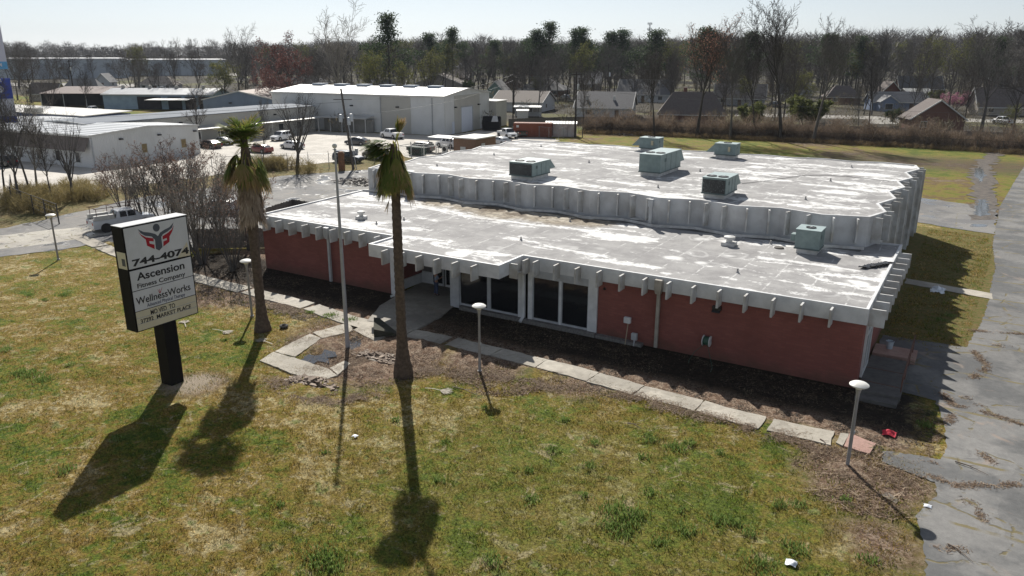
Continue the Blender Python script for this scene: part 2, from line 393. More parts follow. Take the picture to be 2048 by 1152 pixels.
CONC = paving('path_concrete', (.33,.305,.265), (.43,.40,.35), vs=.5, cw=.016, sa=.5, stain=(.17,.15,.125))
LOT = paving('lot_concrete', (.44,.415,.38), (.54,.51,.47), crack=(.25,.23,.2), vs=.08, cw=.008, sa=.2)
left = [(3.86, -36.12), (3.77, -26.67), (3.86, -17.22), (4.05, -13.45), (3.49, -10.42), (4.05, -8.72), (3.96, -7.68), (1.97, -7.02), (1.88, -5.98), (4.05, -5.51), (4.15, -4.19), (3.86, -1.35), (3.39, 0.72), (0.12, 1.1), (0.12, 9.23), (4.43, 9.6), (5.09, 14.89), (5.47, 21.32), (5.56, 26.23), (5.75, 30.01), (5.47, 39.08)]
sheet('parking_drive', left+[(6.0,60),(8,86),(9.5,104),(25,108),(38,-36)], .004, ASPH, jit=.07, step=.2)
sheet('back_drive', [(-47,46.5),(-2,46.2),(5.7,43.7),(5.7,59),(-4,62),(-47,64)], .002, ASPH2, jit=.2, step=.8)
sheet('side_path', [(.1,21.8),(5.6,20.8),(5.6,22.3),(.1,23.3)], .006, CONC, jit=.05)
ditch = M('ditch_water', (.06,.07,.08), (.11,.11,.1), 2, rough=.06, spec=.5, world=True)
for q in ([G(1950,338),G(1962,334),G(1972,350),G(1962,366),G(1948,352)], [G(1955,400),G(1975,398),G(1980,428),G(1962,434),G(1950,428)], [G(1940,449),G(1972,447),G(1970,455),G(1945,454)]):
    sheet('water', q, .012, ditch, jit=.25, step=.4)
DIRT = M('wet_mud', (.04,.032,.024), (.12,.095,.07), 1.5, rough=.6, world=True, bmp=.05)
sheet('drain_ditch', [G(1985,300),G(2010,305),G(1985,330),G(1985,355),G(1995,395),G(1985,440),G(1950,440),G(1945,395),G(1938,350),G(1950,325)], .008, DIRT, jit=.7, step=.9)
# road and lots on the left
sheet('side_road', [G(-60,520),G(120,500),G(215,482),G(330,505),(-52,3),(-44.5,12),(-44,44),(-48,62),(-68,64),(-71,44),G(560,352),G(400,378),G(260,398),G(140,428),G(-60,470)], .004, ASPH2, jit=.25, step=.8)
road2 = [G(-60,505),G(110,486),G(200,472),G(330,452),G(330,436),G(200,452),G(100,460),G(-60,478)]
sheet('road_gutter', road2, .008, paving('gutter_concrete', (.34,.32,.29), (.42,.4,.36), vs=.3, wet=.6), jit=.15, step=.6)
sheet('warehouse_lot', [G(-40,400),G(120,392),G(250,374),G(420,352),G(560,334),G(690,322),G(790,310),(-66,54),(-63,76),(-66,92),(-86,107),(-90.6,107.7),(-89.1,86.9),(-150,73),(-190,60),(-152,-16)], .006, LOT, jit=.3, step=1)
# path slabs
L = 0.0; acc = [0.0]
for a, c in zip(PATH_PTS[:-1], PATH_PTS[1:]): acc.append(acc[-1]+(c-a).length)
def along(s):
    for i in range(len(acc)-1):
        if s <= acc[i+1] or i == len(acc)-2:
            t = (s-acc[i])/(acc[i+1]-acc[i]); p = PATH_PTS[i].lerp(PATH_PTS[i+1], t); d = (PATH_PTS[i+1]-PATH_PTS[i]).normalized(); return p, Vector((-d.y, d.x, 0))
s = .1
while s < acc[-1]-2:
    ln = rnd.choice((2.6, 2.9, 3.1, 3.0)); w = .66
    qs = [along(s+ln*t) for t in (0, .33, .66, 1)]
    pts = [(p+n*(w+rnd.uniform(-.05,.04))) for p, n in qs]+[(p-n*(w+rnd.uniform(-.05,.04))) for p, n in reversed(qs)]
    sheet('path', pts, .028+rnd.uniform(-.006,.01), CONC, jit=.035, step=.3, thick=.1)
    s += ln+(.05 if rnd.random() < .75 else .35)
PINK = paving('pink_concrete', (.34,.215,.185), (.40,.27,.235), vs=.5)
sheet('path_ramp', [G(1700,868),G(1752,888),G(1738,908),G(1687,893)], .03, PINK, jit=.03, step=.3, thick=.08)
sheet('path', [G(1680,866),G(1698,869),G(1684,892),G(1672,886)], .029, CONC, jit=.03, step=.3, thick=.08)
for q in ([(520,722),(546,705),(588,716),(655,738),(674,752),(640,764),(590,750)], [(548,704),(620,668),(642,678),(590,714)], [(625,666),(690,648),(716,656),(700,664),(646,677)], [(658,737),(690,722),(702,728),(676,750)], [(735,720),(800,683),(818,692),(765,724)], [(700,646),(790,664),(752,684),(706,660)]):
    sheet('plaza', [G(*p) for p in q], .034, CONC, jit=.04, step=.3, thick=.1)
for q in ([(600,722),(618,710),(640,712),(652,700),(672,704),(676,712),(655,716),(660,726),(640,722),(622,729)], [(698,680),(716,672),(724,690),(712,704),(700,698)]):
    sheet('puddle', [G(*p) for p in q], .03, M('puddle_water', (.008,.009,.01), (.03,.028,.025), 3, rough=.05, spec=.6, world=True), jit=.12, step=.3)
sheet('puddle', [G(1762,990),G(1775,985),G(1800,1000),G(1790,1004)], .012, M('mud_puddle', (.14,.12,.1), (.2,.17,.13), 3, rough=.2, world=True), jit=.1, step=.3)
ENT = paving('entry_concrete', (.24,.225,.205), (.31,.295,.265), vs=.35, cw=.01)
sheet('entrance_slab', [(-29.9,3.3),(-29.4,-.1),(-28.9,-2.5),(-27.6,-5.2),(-24.0,-5.0),(-24.2,-2.2),(-24.7,-.2),(-24.7,3.3)], .05, ENT, jit=.03, thick=.12)

# ------------------------------------------------------------ grass blades
def scatter_blades(name, N, region, hmin, hmax, wid, mat, seed, lean=.5, clump=None):
    R = np.random.RandomState(seed); x0, x1, y0, y1 = region
    x = R.uniform(x0, x1, N); y = R.uniform(y0, y1, N)
    keep = (dist_path(x, y) > .72) & (x < EDGE_X(y)-.05) & ~((x > -30.5) & (x < -23.8) & (y > -6))
    if clump is not None: keep &= clump(x, y, R)
    x, y = x[keep], y[keep]; n = len(x)
    zb = (fbm(x, y, .35)-.5)*.10+(fbm(x, y, 2.2)-.5)*.09-.045; zb = np.maximum(zb, -.06)
    h = R.uniform(hmin, hmax, n)*(.6+.9*fbm(x, y, 1.3)); t = R.uniform(0, 2*np.pi, n); w = wid*R.uniform(.6, 1.4, n)
    dx, dy = np.cos(t)*w, np.sin(t)*w; lx, ly = R.normal(0, lean, n)*h, R.normal(0, lean, n)*h
    V = np.empty((n, 3, 3)); V[:,0] = np.stack([x-dx, y-dy, zb], 1); V[:,1] = np.stack([x+dx, y+dy, zb], 1); V[:,2] = np.stack([x+lx, y+ly, zb+h], 1)
    tone = np.repeat(R.uniform(0, 1, n), 3)
    return np_mesh(name, V.reshape(-1, 3), np.arange(3*n).reshape(-1, 3), mat, attr=tone)
def translucent(nt, b, col, k):
    tr = nt.nodes.new('ShaderNodeBsdfTranslucent'); mx = nt.nodes.new('ShaderNodeMixShader'); mx.inputs[0].default_value = k
    nt.links.new(col, tr.inputs[0]); nt.links.new(b.outputs[0], mx.inputs[1]); nt.links.new(tr.outputs[0], mx.inputs[2]); nt.links.new(mx.outputs[0], nt.nodes['Material Output'].inputs['Surface'])
def fixmat(name, c1, c2, c3, k=.4):
    m, nt, b = newmat(name); at = nt.nodes.new('ShaderNodeAttribute'); at.attribute_name = 'tone'; c = ramp(nt, at.outputs['Fac'], [(0, c1), (.5, c2), (1, c3)]).outputs[0]
    nt.links.new(c, b.inputs['Base Color']); b.inputs['Roughness'].default_value = .75; b.inputs['Specular IOR Level'].default_value = .3
    if k: translucent(nt, b, c, k)
    return m
m, nt, b = newmat('grass_blades'); pos = coords(nt, True); base = lawn_color(nt, pos)[0]
at = nt.nodes.new('ShaderNodeAttribute'); at.attribute_name = 'tone'
base = mixc(nt, 1.0, base, ramp(nt, at.outputs['Fac'], [(0, (.25,.34,.22)), (.5, (.95,.95,.85)), (1, (2.1,1.85,1.7))]).outputs[0], 'MULTIPLY')
nt.links.new(base, b.inputs['Base Color']); b.inputs['Roughness'].default_value = .8; b.inputs['Specular IOR Level'].default_value = .2; translucent(nt, b, base, .45)
BLADE = m
grass = scatter_blades('grass', 560000, (-63, 4.2, -32, -4.5), .05, .15, .013, BLADE, 5, .7,
    lambda x, y, R: (fbm(x, y, 1.8) > R.uniform(.22, .62, len(x))) & (np.hypot(x-CAM.x, y-CAM.y) < R.uniform(15, 75, len(x))) & (np.hypot(x+23.3, y+9.2) > 3.2) & ((y < -6.1-.8*fbm(x, y, .6)) | (x < -38)))
tag(grass, 'short patchy winter grass of the front lawn', 'grass', kind='stuff')
shade_litterm = fixmat('shaded_leaf_litter', (.014,.010,.007), (.045,.031,.020), (.20,.15,.10), 0); strawm = fixmat('dead_straw', (.08,.05,.035), (.25,.17,.115), (.50,.40,.29))  # leaf litter browns darkened, the building's shade put into the colour
lit = scatter_blades('shaded_leaf_litter', 90000, (-45, 3.8, -7.2, -.1), .02, .06, .03, shade_litterm, 9, 2.2, lambda x, y, R: (fbm(x, y, .9) > R.uniform(.3, .6, len(x))))
tag(lit, 'dry brown leaves and straw strewn along the foot of the building', 'leaf litter', kind='stuff')
lit2 = scatter_blades('dead_straw', 70000, (-29, 3.8, -13.5, -4.5), .03, .14, .03, strawm, 10, 2.2, lambda x, y, R: ((np.hypot(x+23.3, y+9.2) < 4) | (np.hypot(x-1.5, y+8.7) < 2.8) | (np.hypot(x+16.3, y+7.3) < 3)) & (fbm(x, y, .9) > R.uniform(.3, .55, len(x))))
tag(lit2, 'straw and debris on the bare soil round the plaza and the lamp posts', 'debris', kind='stuff')
side = scatter_blades('grass', 60000, (-1.2, 8, 7, 46), .05, .14, .02, BLADE, 6, .7, lambda x, y, R: (x > .2) & (x < EDGE_X(y)-.1) & ((y < 21) | (y > 23.2)) & (y > 8.6) & (y < 43) & (fbm(x, y, 1.5) > R.uniform(.25, .6, len(x))))
tag(side, 'rough grass of the strip between the hall and the drive', 'grass', kind='stuff')
# straw blown along the cracks and the edge of the drive
def straw_lines(name, lines, per, wid, mat, seed, label):
    R = np.random.RandomState(seed); X, Y = [], []
    for ln in lines:
        q = [G(*p) for p in ln]
        for a, c in zip(q[:-1], q[1:]):
            n = int((c-a).length*per); t = R.rand(n); X.append(a.x+(c.x-a.x)*t+R.normal(0, wid, n)); Y.append(a.y+(c.y-a.y)*t+R.normal(0, wid, n))
    x, y = np.concatenate(X), np.concatenate(Y); k = fbm(x, y, 1.4) > R.uniform(.3, .6, len(x)); x, y = x[k], y[k]; n = len(x)
    a = R.uniform(0, 6.28, n); l = R.uniform(.03, .13, n); w = R.uniform(.006, .02, n); dx, dy, nx_, ny_ = np.cos(a)*l, np.sin(a)*l, -np.sin(a)*w, np.cos(a)*w
    V = np.empty((n, 3, 3)); V[:,0] = np.stack([x-dx-nx_, y-dy-ny_, x*0+.012], 1); V[:,1] = np.stack([x-dx+nx_, y-dy+ny_, x*0+.02], 1); V[:,2] = np.stack([x+dx, y+dy, R.uniform(.02,.07,n)], 1)
    tag(np_mesh(name, V.reshape(-1, 3), np.arange(3*n).reshape(-1, 3), mat, attr=np.repeat(R.uniform(0, 1, n), 3)), label, 'straw', kind='stuff')
straw_lines('straw', [[(1880,780),(1905,810),(1960,822),(2048,850)],[(1860,952),(1905,972),(2048,968)],[(1870,1098),(1925,1100)],[(1905,830),(1880,870),(1860,900),(1850,930)],[(1840,905),(1900,940)],[(1935,1000),(1965,1040)],[(1945,700),(1975,735),(1940,760)],[(1990,690),(2048,700)],[(1930,660),(2048,668)],[(1960,905),(1985,925)],[(1925,790),(1960,812)]], 260, .13, strawm, 21, 'dry straw blown along the cracks and the near edge of the drive')
straw_lines('debris', [[(560,690),(640,670),(720,660)],[(600,740),(700,735),(760,700)],[(700,700),(820,700),(900,710)],[(540,760),(640,800),(760,790)],[(830,740),(960,745),(1060,765),(1150,775)],[(1600,880),(1700,950),(1830,960)],[(1180,770),(1400,830),(1640,890)],[(520,600),(640,640)]], 900, .38, strawm, 22, 'dry debris scattered over the bare soil along the front path')
# green weeds: spots taken from the lawn
spots = [(1190,885,.5),(1285,915,.5),(1300,880,.7),(1350,895,.9),(1380,885,.6),(1230,1020,1.0),(1250,1045,1.0),(1270,1030,1.0),(1215,1050,.6),(1130,840,.4),(1295,870,.3),(1105,900,.5),(1300,985,.6),(1365,1020,.4),(1370,1060,.8),(1440,1040,.9),(1470,1045,.6),(1500,1065,.6),(1560,1010,.6),(1590,1100,.9),(1600,1010,.5),(1740,1120,.6),(60,750,1.0),(40,745,.8),(85,760,.9),(10,700,.7),(640,1115,1.2),(665,1130,1.0),(985,1120,.7),(880,960,.5),(890,885,.4),(970,815,.3),(140,730,.4),(450,680,.3),(650,905,.3),(300,590,.6),(130,590,.7),(90,600,.5),(60,590,.5),(230,880,.5),(130,940,.7),(1060,1000,.6),(1060,940,.5),(1170,990,.4),(1520,1130,1.0),(1690,1000,.4),(560,1010,.3),(790,840,.4),(1245,1065,.9),(1320,1085,.6),(1180,930,.5),(1440,905,.4),(700,640,.8),(660,632,.8),(620,625,.5),(1850,850,.7),(1880,640,.6),(1900,632,.6)]
R = np.random.RandomState(4); X_, Y_, H_ = [], [], []
for u, v, s_ in spots:
    p = G(u, v); n = int(150*s_*s_)+40; X_.append(p.x+R.normal(0, .30*s_, n)); Y_.append(p.y+R.normal(0, .30*s_, n)); H_.append(np.full(n, .08+.10*s_))
x, y, h = map(np.concatenate, (X_, Y_, H_)); n = len(x); h = h*R.uniform(.4, 1.2, n)
t = R.uniform(0, 6.28, n); w = R.uniform(.012, .03, n); lx, ly = R.normal(0, .3, n)*h, R.normal(0, .3, n)*h
V = np.empty((n, 4, 3)); V[:,0] = np.stack([x, y, x*0-.05], 1); V[:,1] = np.stack([x+np.cos(t)*w+lx*.5, y+np.sin(t)*w+ly*.5, h*.55], 1); V[:,2] = np.stack([x+lx, y+ly, h], 1); V[:,3] = np.stack([x-np.cos(t)*w+lx*.5, y-np.sin(t)*w+ly*.5, h*.55], 1)
wd = np_mesh('weeds', V.reshape(-1, 3), np.arange(4*n).reshape(-1, 4), fixmat('weed_leaves', (.08,.14,.03), (.14,.21,.05), (.24,.30,.10)), attr=np.repeat(R.uniform(0, 1, n), 4))
tag(wd, 'clumps of tall green weeds standing out of the lawn', 'weeds', kind='stuff')
# ------------------------------------------------------------ office building materials
WHITE = M('white_paint', (.66,.67,.68), (.52,.53,.54), 1.5, rough=.6, bmp=.004, streak=.35); FRAME = M('grey_white_frame_paint', (.42,.44,.46), (.34,.35,.37), 2, rough=.6, streak=.3)
FIN = M('weathered_white_paint', (.56,.57,.57), (.36,.34,.31), 1.2, rough=.7, bmp=.006, streak=.7)
GREYP = M('grey_metal_paint', (.42,.44,.46), (.33,.34,.35), 2, rough=.5, streak=.3)
def brick(name, c1, c2, mort, sc=1.0):
    m, nt, b = newmat(name); pos = coords(nt, True)
    sp = nt.nodes.new('ShaderNodeSeparateXYZ'); nt.links.new(pos, sp.inputs[0])
    cb = nt.nodes.new('ShaderNodeCombineXYZ'); nt.links.new(mth(nt, 'ADD', sp.outputs[0], sp.outputs[1]), cb.inputs[0]); nt.links.new(sp.outputs[2], cb.inputs[1])
    br = nt.nodes.new('ShaderNodeTexBrick'); nt.links.new(cb.outputs[0], br.inputs['Vector']); br.inputs['Scale'].default_value = sc*1.0
    br.inputs['Brick Width'].default_value = .42; br.inputs['Row Height'].default_value = .14; br.inputs['Mortar Size'].default_value = .012
    br.inputs['Color1'].default_value = (*c1,1); br.inputs['Color2'].default_value = (*c2,1); br.inputs['Mortar'].default_value = (*mort,1)
    g = mrange(nt, noise(nt, pos, .5, 5, .65), .35, .7)
    c = mixc(nt, mth(nt, 'MULTIPLY', g, .5), br.outputs['Color'], tuple(x*.62 for x in c1))
    # algae near the foot of the wall
    low = mrange(nt, mth(nt, 'ADD', sp.outputs[2], mth(nt, 'MULTIPLY', noise(nt, pos, .8, 4), 1.6)), 1.6, .7)
    c = mixc(nt, mth(nt, 'MULTIPLY', low, .55), c, (.075,.055,.04))
    nt.links.new(c, b.inputs['Base Color']); b.inputs['Roughness'].default_value = .85; b.inputs['Specular IOR Level'].default_value = .2
    bump(nt, b, br.outputs['Fac'], -.4, .01); return m
BRICK = brick('red_painted_brick', (.25,.092,.075), (.21,.074,.062), (.19,.08,.07))
m, nt, b = newmat('roof_membrane'); pos = coords(nt, True)
sp = nt.nodes.new('ShaderNodeSeparateXYZ'); nt.links.new(pos, sp.inputs[0])
mp = nt.nodes.new('ShaderNodeMapping'); mp.inputs['Scale'].default_value = (.36, 1.15, 1); mp.inputs['Rotation'].default_value = (0,0,.12); nt.links.new(pos, mp.inputs[0])
n1 = noise(nt, mp.outputs[0], .42, 6, .62, .5); n2 = noise(nt, pos, .13, 4, .6); n3 = noise(nt, pos, 1.6, 7, .75, .3)
f = mth(nt, 'ADD', mth(nt, 'MULTIPLY', n1, .60), mth(nt, 'ADD', mth(nt, 'MULTIPLY', n2, .10), mth(nt, 'MULTIPLY', n3, .30)))
wh = mrange(nt, f, .512, .555)
v = nt.nodes.new('ShaderNodeTexVoronoi'); v.inputs['Scale'].default_value = .32; v.inputs['Randomness'].default_value = 1
wv = nt.nodes.new('ShaderNodeVectorMath'); wv.operation = 'MULTIPLY_ADD'; nn = nt.nodes.new('ShaderNodeTexNoise'); nn.inputs['Scale'].default_value = .5; nn.inputs['Detail'].default_value = 3; nt.links.new(pos, nn.inputs['Vector'])
nt.links.new(nn.outputs['Color'], wv.inputs[0]); wv.inputs[1].default_value = (1.6,1.6,0); nt.links.new(pos, wv.inputs[2]); nt.links.new(wv.outputs[0], v.inputs['Vector'])
ring = mth(nt, 'MULTIPLY', mrange(nt, v.outputs['Distance'], .32, .22), mrange(nt, n2, .50, .56))
rim = mth(nt, 'MULTIPLY', mth(nt, 'MULTIPLY', mrange(nt, v.outputs['Distance'], .30, .25), mrange(nt, v.outputs['Distance'], .19, .24)), mrange(nt, n2, .38, .5))
wh = mth(nt, 'MAXIMUM', wh, mth(nt, 'MAXIMUM', mth(nt, 'MULTIPLY', ring, mrange(nt, v.outputs['Color'], .45, .55)), mth(nt, 'MULTIPLY', rim, .3)))
dark = mrange(nt, noise(nt, pos, .6, 5, .7), .3, .7)
grey = mixc(nt, dark, (.25,.245,.245), (.36,.355,.35))
# lap seams of the sheets
sx = mth(nt, 'FRACT', mth(nt, 'DIVIDE', mth(nt, 'ADD', sp.outputs[0], mth(nt, 'MULTIPLY', n1, .25)), 2.05))
seam = mth(nt, 'MULTIPLY', mrange(nt, mth(nt, 'ABSOLUTE', mth(nt, 'SUBTRACT', sx, .5)), .03, .012), mrange(nt, n3, .45, .6))
sy = mth(nt, 'FRACT', mth(nt, 'DIVIDE', mth(nt, 'ADD', sp.outputs[1], mth(nt, 'MULTIPLY', n1, .3)), 1.02))
seam2 = mth(nt, 'MULTIPLY', mrange(nt, mth(nt, 'ABSOLUTE', mth(nt, 'SUBTRACT', sy, .5)), .05, .02), mth(nt, 'MULTIPLY', mrange(nt, n2, .5, .6), mrange(nt, n3, .5, .62)))
wh = mth(nt, 'MAXIMUM', wh, mth(nt, 'MULTIPLY', mth(nt, 'MAXIMUM', seam, seam2), .7))
speck = mrange(nt, noise(nt, pos, 7, 3, .8), .66, .72); wh = mth(nt, 'MAXIMUM', wh, mth(nt, 'MULTIPLY', speck, .6))
col = mixc(nt, wh, grey, mixc(nt, dark, (.60,.60,.595), (.74,.74,.73)))
# brown stains of standing water below the hall wall
st = None
for c, r in (((-30.8,11.6), 1.6), ((-27.5,11.3), 2.4), ((-24,11.4), 1.9), ((-20.5,11.6), 1.5), ((-34,11.9), 1.6), ((-22.5,11.0), 1.6)):
    d = discmask(nt, pos, c, r+.5, .7, mth(nt, 'MULTIPLY', mth(nt, 'SUBTRACT', n3, .5), 3.5)); st = d if st is None else mth(nt, 'MAXIMUM', st, d)
# discmask measures from z=0, so drop the height
col = mixc(nt, mth(nt, 'MULTIPLY', st, .7), col, mixc(nt, mrange(nt, n3, .35, .65), (.12,.09,.055), (.36,.30,.20)))
dk = None
for c, r in (((-29.0,11.7), 1.3), ((-26.6,10.9), .8), ((-21.3,11.6), .7), ((-24.4,10.6), .4)):
    d = discmask(nt, pos, c, r, .5, mth(nt, 'MULTIPLY', mth(nt, 'SUBTRACT', n3, .5), 2.5)); dk = d if dk is None else mth(nt, 'MAXIMUM', dk, d)
col = mixc(nt, mth(nt, 'MULTIPLY', dk, .7), col, (.075,.05,.03))
nt.links.new(col, b.inputs['Base Color']); b.inputs['Specular IOR Level'].default_value = .10; b.inputs['Roughness'].default_value = .85
bump(nt, b, n3, .5, .02)
for n in nt.nodes:                                # stain discs live at roof height: measure in plan only
    if n.bl_idname == 'ShaderNodeVectorMath' and n.operation == 'DISTANCE':
        fl = nt.nodes.new('ShaderNodeVectorMath'); fl.operation = 'MULTIPLY'; fl.inputs[1].default_value = (1,1,0); nt.links.new(pos, fl.inputs[0]); nt.links.new(fl.outputs[0], n.inputs[0])
ROOF = m
GLASS = M('dark_window_glass', (.008,.009,.011), (.014,.015,.017), 1, rough=.06, spec=.5)
AGG = M('aggregate_curb', (.20,.19,.18), (.12,.115,.11), 8, rough=.9, bmp=.01, world=True)
BLACK = M('black_metal', (.012,.012,.013), (.02,.02,.02), 3, rough=.5)
RUST = M('rusty_metal', (.14,.06,.04), (.09,.045,.035), 4, rough=.8)
CURB = M('flashing_white', (.62,.62,.61), (.45,.44,.42), 2, rough=.6, streak=.3)

HF, HH, FD = 4.15, 6.084, .74
wing = thing('office_building', 'low flat roofed wing of painted red brick with white fascia and row of fins', 'building', (-21, 6, 0))
def W_(mb, name, mat, par=wing, **k): return mb.build(name, mat, par, world=True, **k)
# walls
mb = MB()
mb.box(-14.35,.08,0, -.08,.33,3.95)                  # right front
mb.box(-.33,.33,0, -.08,13.3,3.95)                   # right side
W_(mb, 'wall', BRICK); mb = MB()
mb.box(-42.6,.02,0, -29.55,.27,3.95)                 # left front
mb.box(-42.6,.27,0, -42.35,12.4,3.95)                # left side
mb.box(-30.2,.27,0, -29.95,3.6,3.4)                  # entry left side
W_(mb, 'wall', BRICK)
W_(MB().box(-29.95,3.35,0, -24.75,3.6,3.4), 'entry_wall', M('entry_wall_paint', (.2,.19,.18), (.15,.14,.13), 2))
W_(MB().box(-29.95,.5,.05, -29.85,3.3,.75).box(-29.85,3.25,.05,-28.9,3.35,.9), 'plinth', WHITE)
W_(MB().box(-14.3,-.28,-.05,-11.4,.075,.16).box(-24.1,-.28,-.05,-14.35,.07,.22), 'curb', AGG)
# fascia and roof
outl = [(0,0),(-19.41,0),(-19.41,-2.76),(-29.4,-2.76),(-29.4,-.14),(-42.75,-.14),(-43.5,12.6),(-43.5,13.95),(-2.3,13.95),(-2.3,15.33),(0,15.33)]
def inset(poly, d):
    out = []; n = len(poly)
    for i in range(n):
        p, q, r = Vector(poly[i-1]), Vector(poly[i]), Vector(poly[(i+1)%n])
        e1 = (q-p).normalized(); e2 = (r-q).normalized(); n1 = Vector((-e1.y,e1.x)); n2 = Vector((-e2.y,e2.x))
        s = sum(poly[k][0]*poly[(k+1)%n][1]-poly[(k+1)%n][0]*poly[k][1] for k in range(n))
        if s < 0: n1, n2 = -n1, -n2
        k = (n1+n2); k = k/(1+n1.dot(n2)) if (1+n1.dot(n2)) > .1 else n1
        out.append((q.x+k.x*d, q.y+k.y*d))
    return out
innr = inset(outl, .14)
mb = MB()
for i in range(len(outl)):
    if i in (6, 7, 8): continue
    j = (i+1) % len(outl); mb.prism([outl[i], outl[j], innr[j], innr[i]], HF-FD, HF+.09)
W_(mb, 'fascia', WHITE)
W_(MB().prism(inset(outl, .141), HF-.3, HF-.01), 'roof', ROOF)
W_(MB().box(-29.3,-2.6,HF-FD+.05,-24.6,3.3,HF-.35).box(-24.6,-2.6,HF-FD+.05,-19.6,.05,HF-.35), 'soffit', WHITE)
finm = None
def fin_box(p, n, w=.72, t=.10, z0=3.22, z1=4.12, par=wing):
    """a vertical fin standing out from wall point p along n"""
    s = Vector((-n.y, n.x))*t/2; q = p+n*w
    mb = MB().prism([(p.x-s.x,p.y-s.y),(q.x-s.x,q.y-s.y),(q.x+s.x,q.y+s.y),(p.x+s.x,p.y+s.y)], z0, z1)
    o = mb.build('fin', FIN, par, world=True); return o
for i in range(13): fin_box(Vector((-1.6-1.392*i, -.002)), Vector((0,-1)))
for i in range(6): fin_box(Vector((-20.9-1.36*i, -2.762)), Vector((0,-1)))
for i in range(9): fin_box(Vector((-30.6-1.365*i, -.142)), Vector((0,-1)))
for i in range(10): fin_box(Vector((.002, .6+1.43*i)), Vector((1,0)))
fin_box(Vector((-19.40,-1.6)), Vector((1,0)), .55); fin_box(Vector((-19.0,-.002)), Vector((0,-1)), .75)
# glazing: two bays under the canopy, two under the main fascia
W_(MB().box(-24.95,-.05,0,-24.25,.5,3.41), 'column', FRAME); W_(MB().box(-29.95,-.1,0,-29.35,.45,3.41), 'column', WHITE)
W_(MB().box(-14.95,-.03,0,-14.36,.3,3.41), 'column', WHITE); W_(MB().box(-19.75,-.02,0,-19.45,.4,3.41).box(-19.05,-.02,0,-18.75,.4,3.41), 'column', WHITE)
W_(MB().box(-18.75,.0,3.0,-14.95,.3,3.41), 'beam', FRAME)
for x0, x1, z1 in ((-24.25,-22.05,3.41),(-21.9,-19.75,3.41),(-18.75,-16.9,3.0),(-16.76,-14.95,3.0)):
    fr = MB().box(x0,.05,.22,x0+.06,.2,z1).box(x1-.06,.05,.22,x1,.2,z1).box(x0+.06,.05,.22,x1-.06,.2,.34).box(x0+.06,.05,z1-.06,x1-.06,.2,z1)
    w = W_(fr, 'window', FRAME); MB().box(x0+.06,.11,.34,x1-.06,.14,z1-.06).build('pane', GLASS, w, world=True)
W_(MB().box(-22.05,.03,.2,-21.9,.24,3.41), 'mullion', FRAME); W_(MB().box(-16.9,.03,.2,-16.76,.24,3.0), 'mullion', WHITE)
# dark room behind the panes
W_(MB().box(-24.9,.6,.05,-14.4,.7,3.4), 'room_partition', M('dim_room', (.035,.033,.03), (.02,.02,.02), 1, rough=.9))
for x0, x1 in ((-28.9,-27.9),(-27.75,-26.75)):
    d = W_(MB().box(x0,3.2,.06,x0+.08,3.3,2.5).box(x1-.08,3.2,.06,x1,3.3,2.5).box(x0+.08,3.2,2.4,x1-.08,3.3,2.5).box(x0+.08,3.2,.06,x1-.08,3.3,.22), 'door', WHITE)
    MB().box(x0+.08,3.24,.22,x1-.08,3.27,2.4).build('pane', GLASS, d, world=True)
    MB().box(x1-.14,3.12,1.0,x1-.1,3.2,1.3).build('handle', BLACK, d, world=True)
# side doors by the steps
d = W_(MB().box(-.08,1.0,.3,.03,1.12,3.3).box(-.08,3.2,.3,.03,3.32,3.3).box(-.08,1.12,3.2,.03,3.2,3.3).box(-.08,2.1,.3,.03,2.22,3.2).box(-.08,1.12,2.5,.03,2.1,2.6).box(-.08,2.22,2.5,.03,3.2,2.6).box(-.08,1.12,.3,.03,2.1,.5).box(-.08,2.22,.3,.03,3.2,.5), 'side_door', WHITE)
MB().box(-.06,1.12,.5,-.02,2.1,3.2).box(-.06,2.22,.5,-.02,3.2,3.2).build('pane', M('pale_glass', (.10,.12,.13), (.06,.07,.08), 1, rough=.1), d, world=True)
# downspouts with their collector boxes
for x, y0, mt in ((-10.6,0,M('tan_downspout', (.36,.33,.29), (.28,.26,.23), 3, rough=.6)), (-35.5,-.14,GREYP)):
    dn = W_(MB().box(x-.09,y0-.17,.1,x+.09,y0-.01,3.3), 'downspout', mt)
    MB().add([(x-.14,y0-.3,3.3),(x+.14,y0-.3,3.3),(x+.14,y0-.02,3.3),(x-.14,y0-.02,3.3),(x-.2,y0-.36,3.6),(x+.2,y0-.36,3.6),(x+.2,y0-.02,3.6),(x-.2,y0-.02,3.6)],[(0,3,2,1),(4,5,6,7),(0,1,5,4),(1,2,6,5),(2,3,7,6),(3,0,4,7)]).box(x-.2,y0-.36,3.6,x+.2,y0-.02,4.12).build('collector_box', mt, dn, world=True)
dn = W_(MB().box(-19.36,-.2,.35,-19.22,-.03,3.2).tube((-19.3,-.12,3.15),(-19.75,-1.2,3.55),.1,n=8).tube((-19.29,-.12,.38),(-19.29,-.55,.14),.09,.11,n=10), 'downspout', WHITE)
W_(MB().box(-29.3,-.3,.1,-29.16,-.13,3.3).tube((-29.23,-.2,.16),(-29.5,-.7,.08),.08,n=8), 'downspout', WHITE)
# wall light, wall box
W_(MB().box(-7.55,-.16,2.9,-7.1,.07,3.12).add([(-7.55,-.16,2.9),(-7.1,-.16,2.9),(-7.1,-.3,2.82),(-7.55,-.3,2.82)],[(0,1,2,3)]), 'wall_lamp', BLACK)
W_(MB().box(-14.0,-.05,2.93,-13.9,.07,3.05), 'wall_lamp', BLACK)
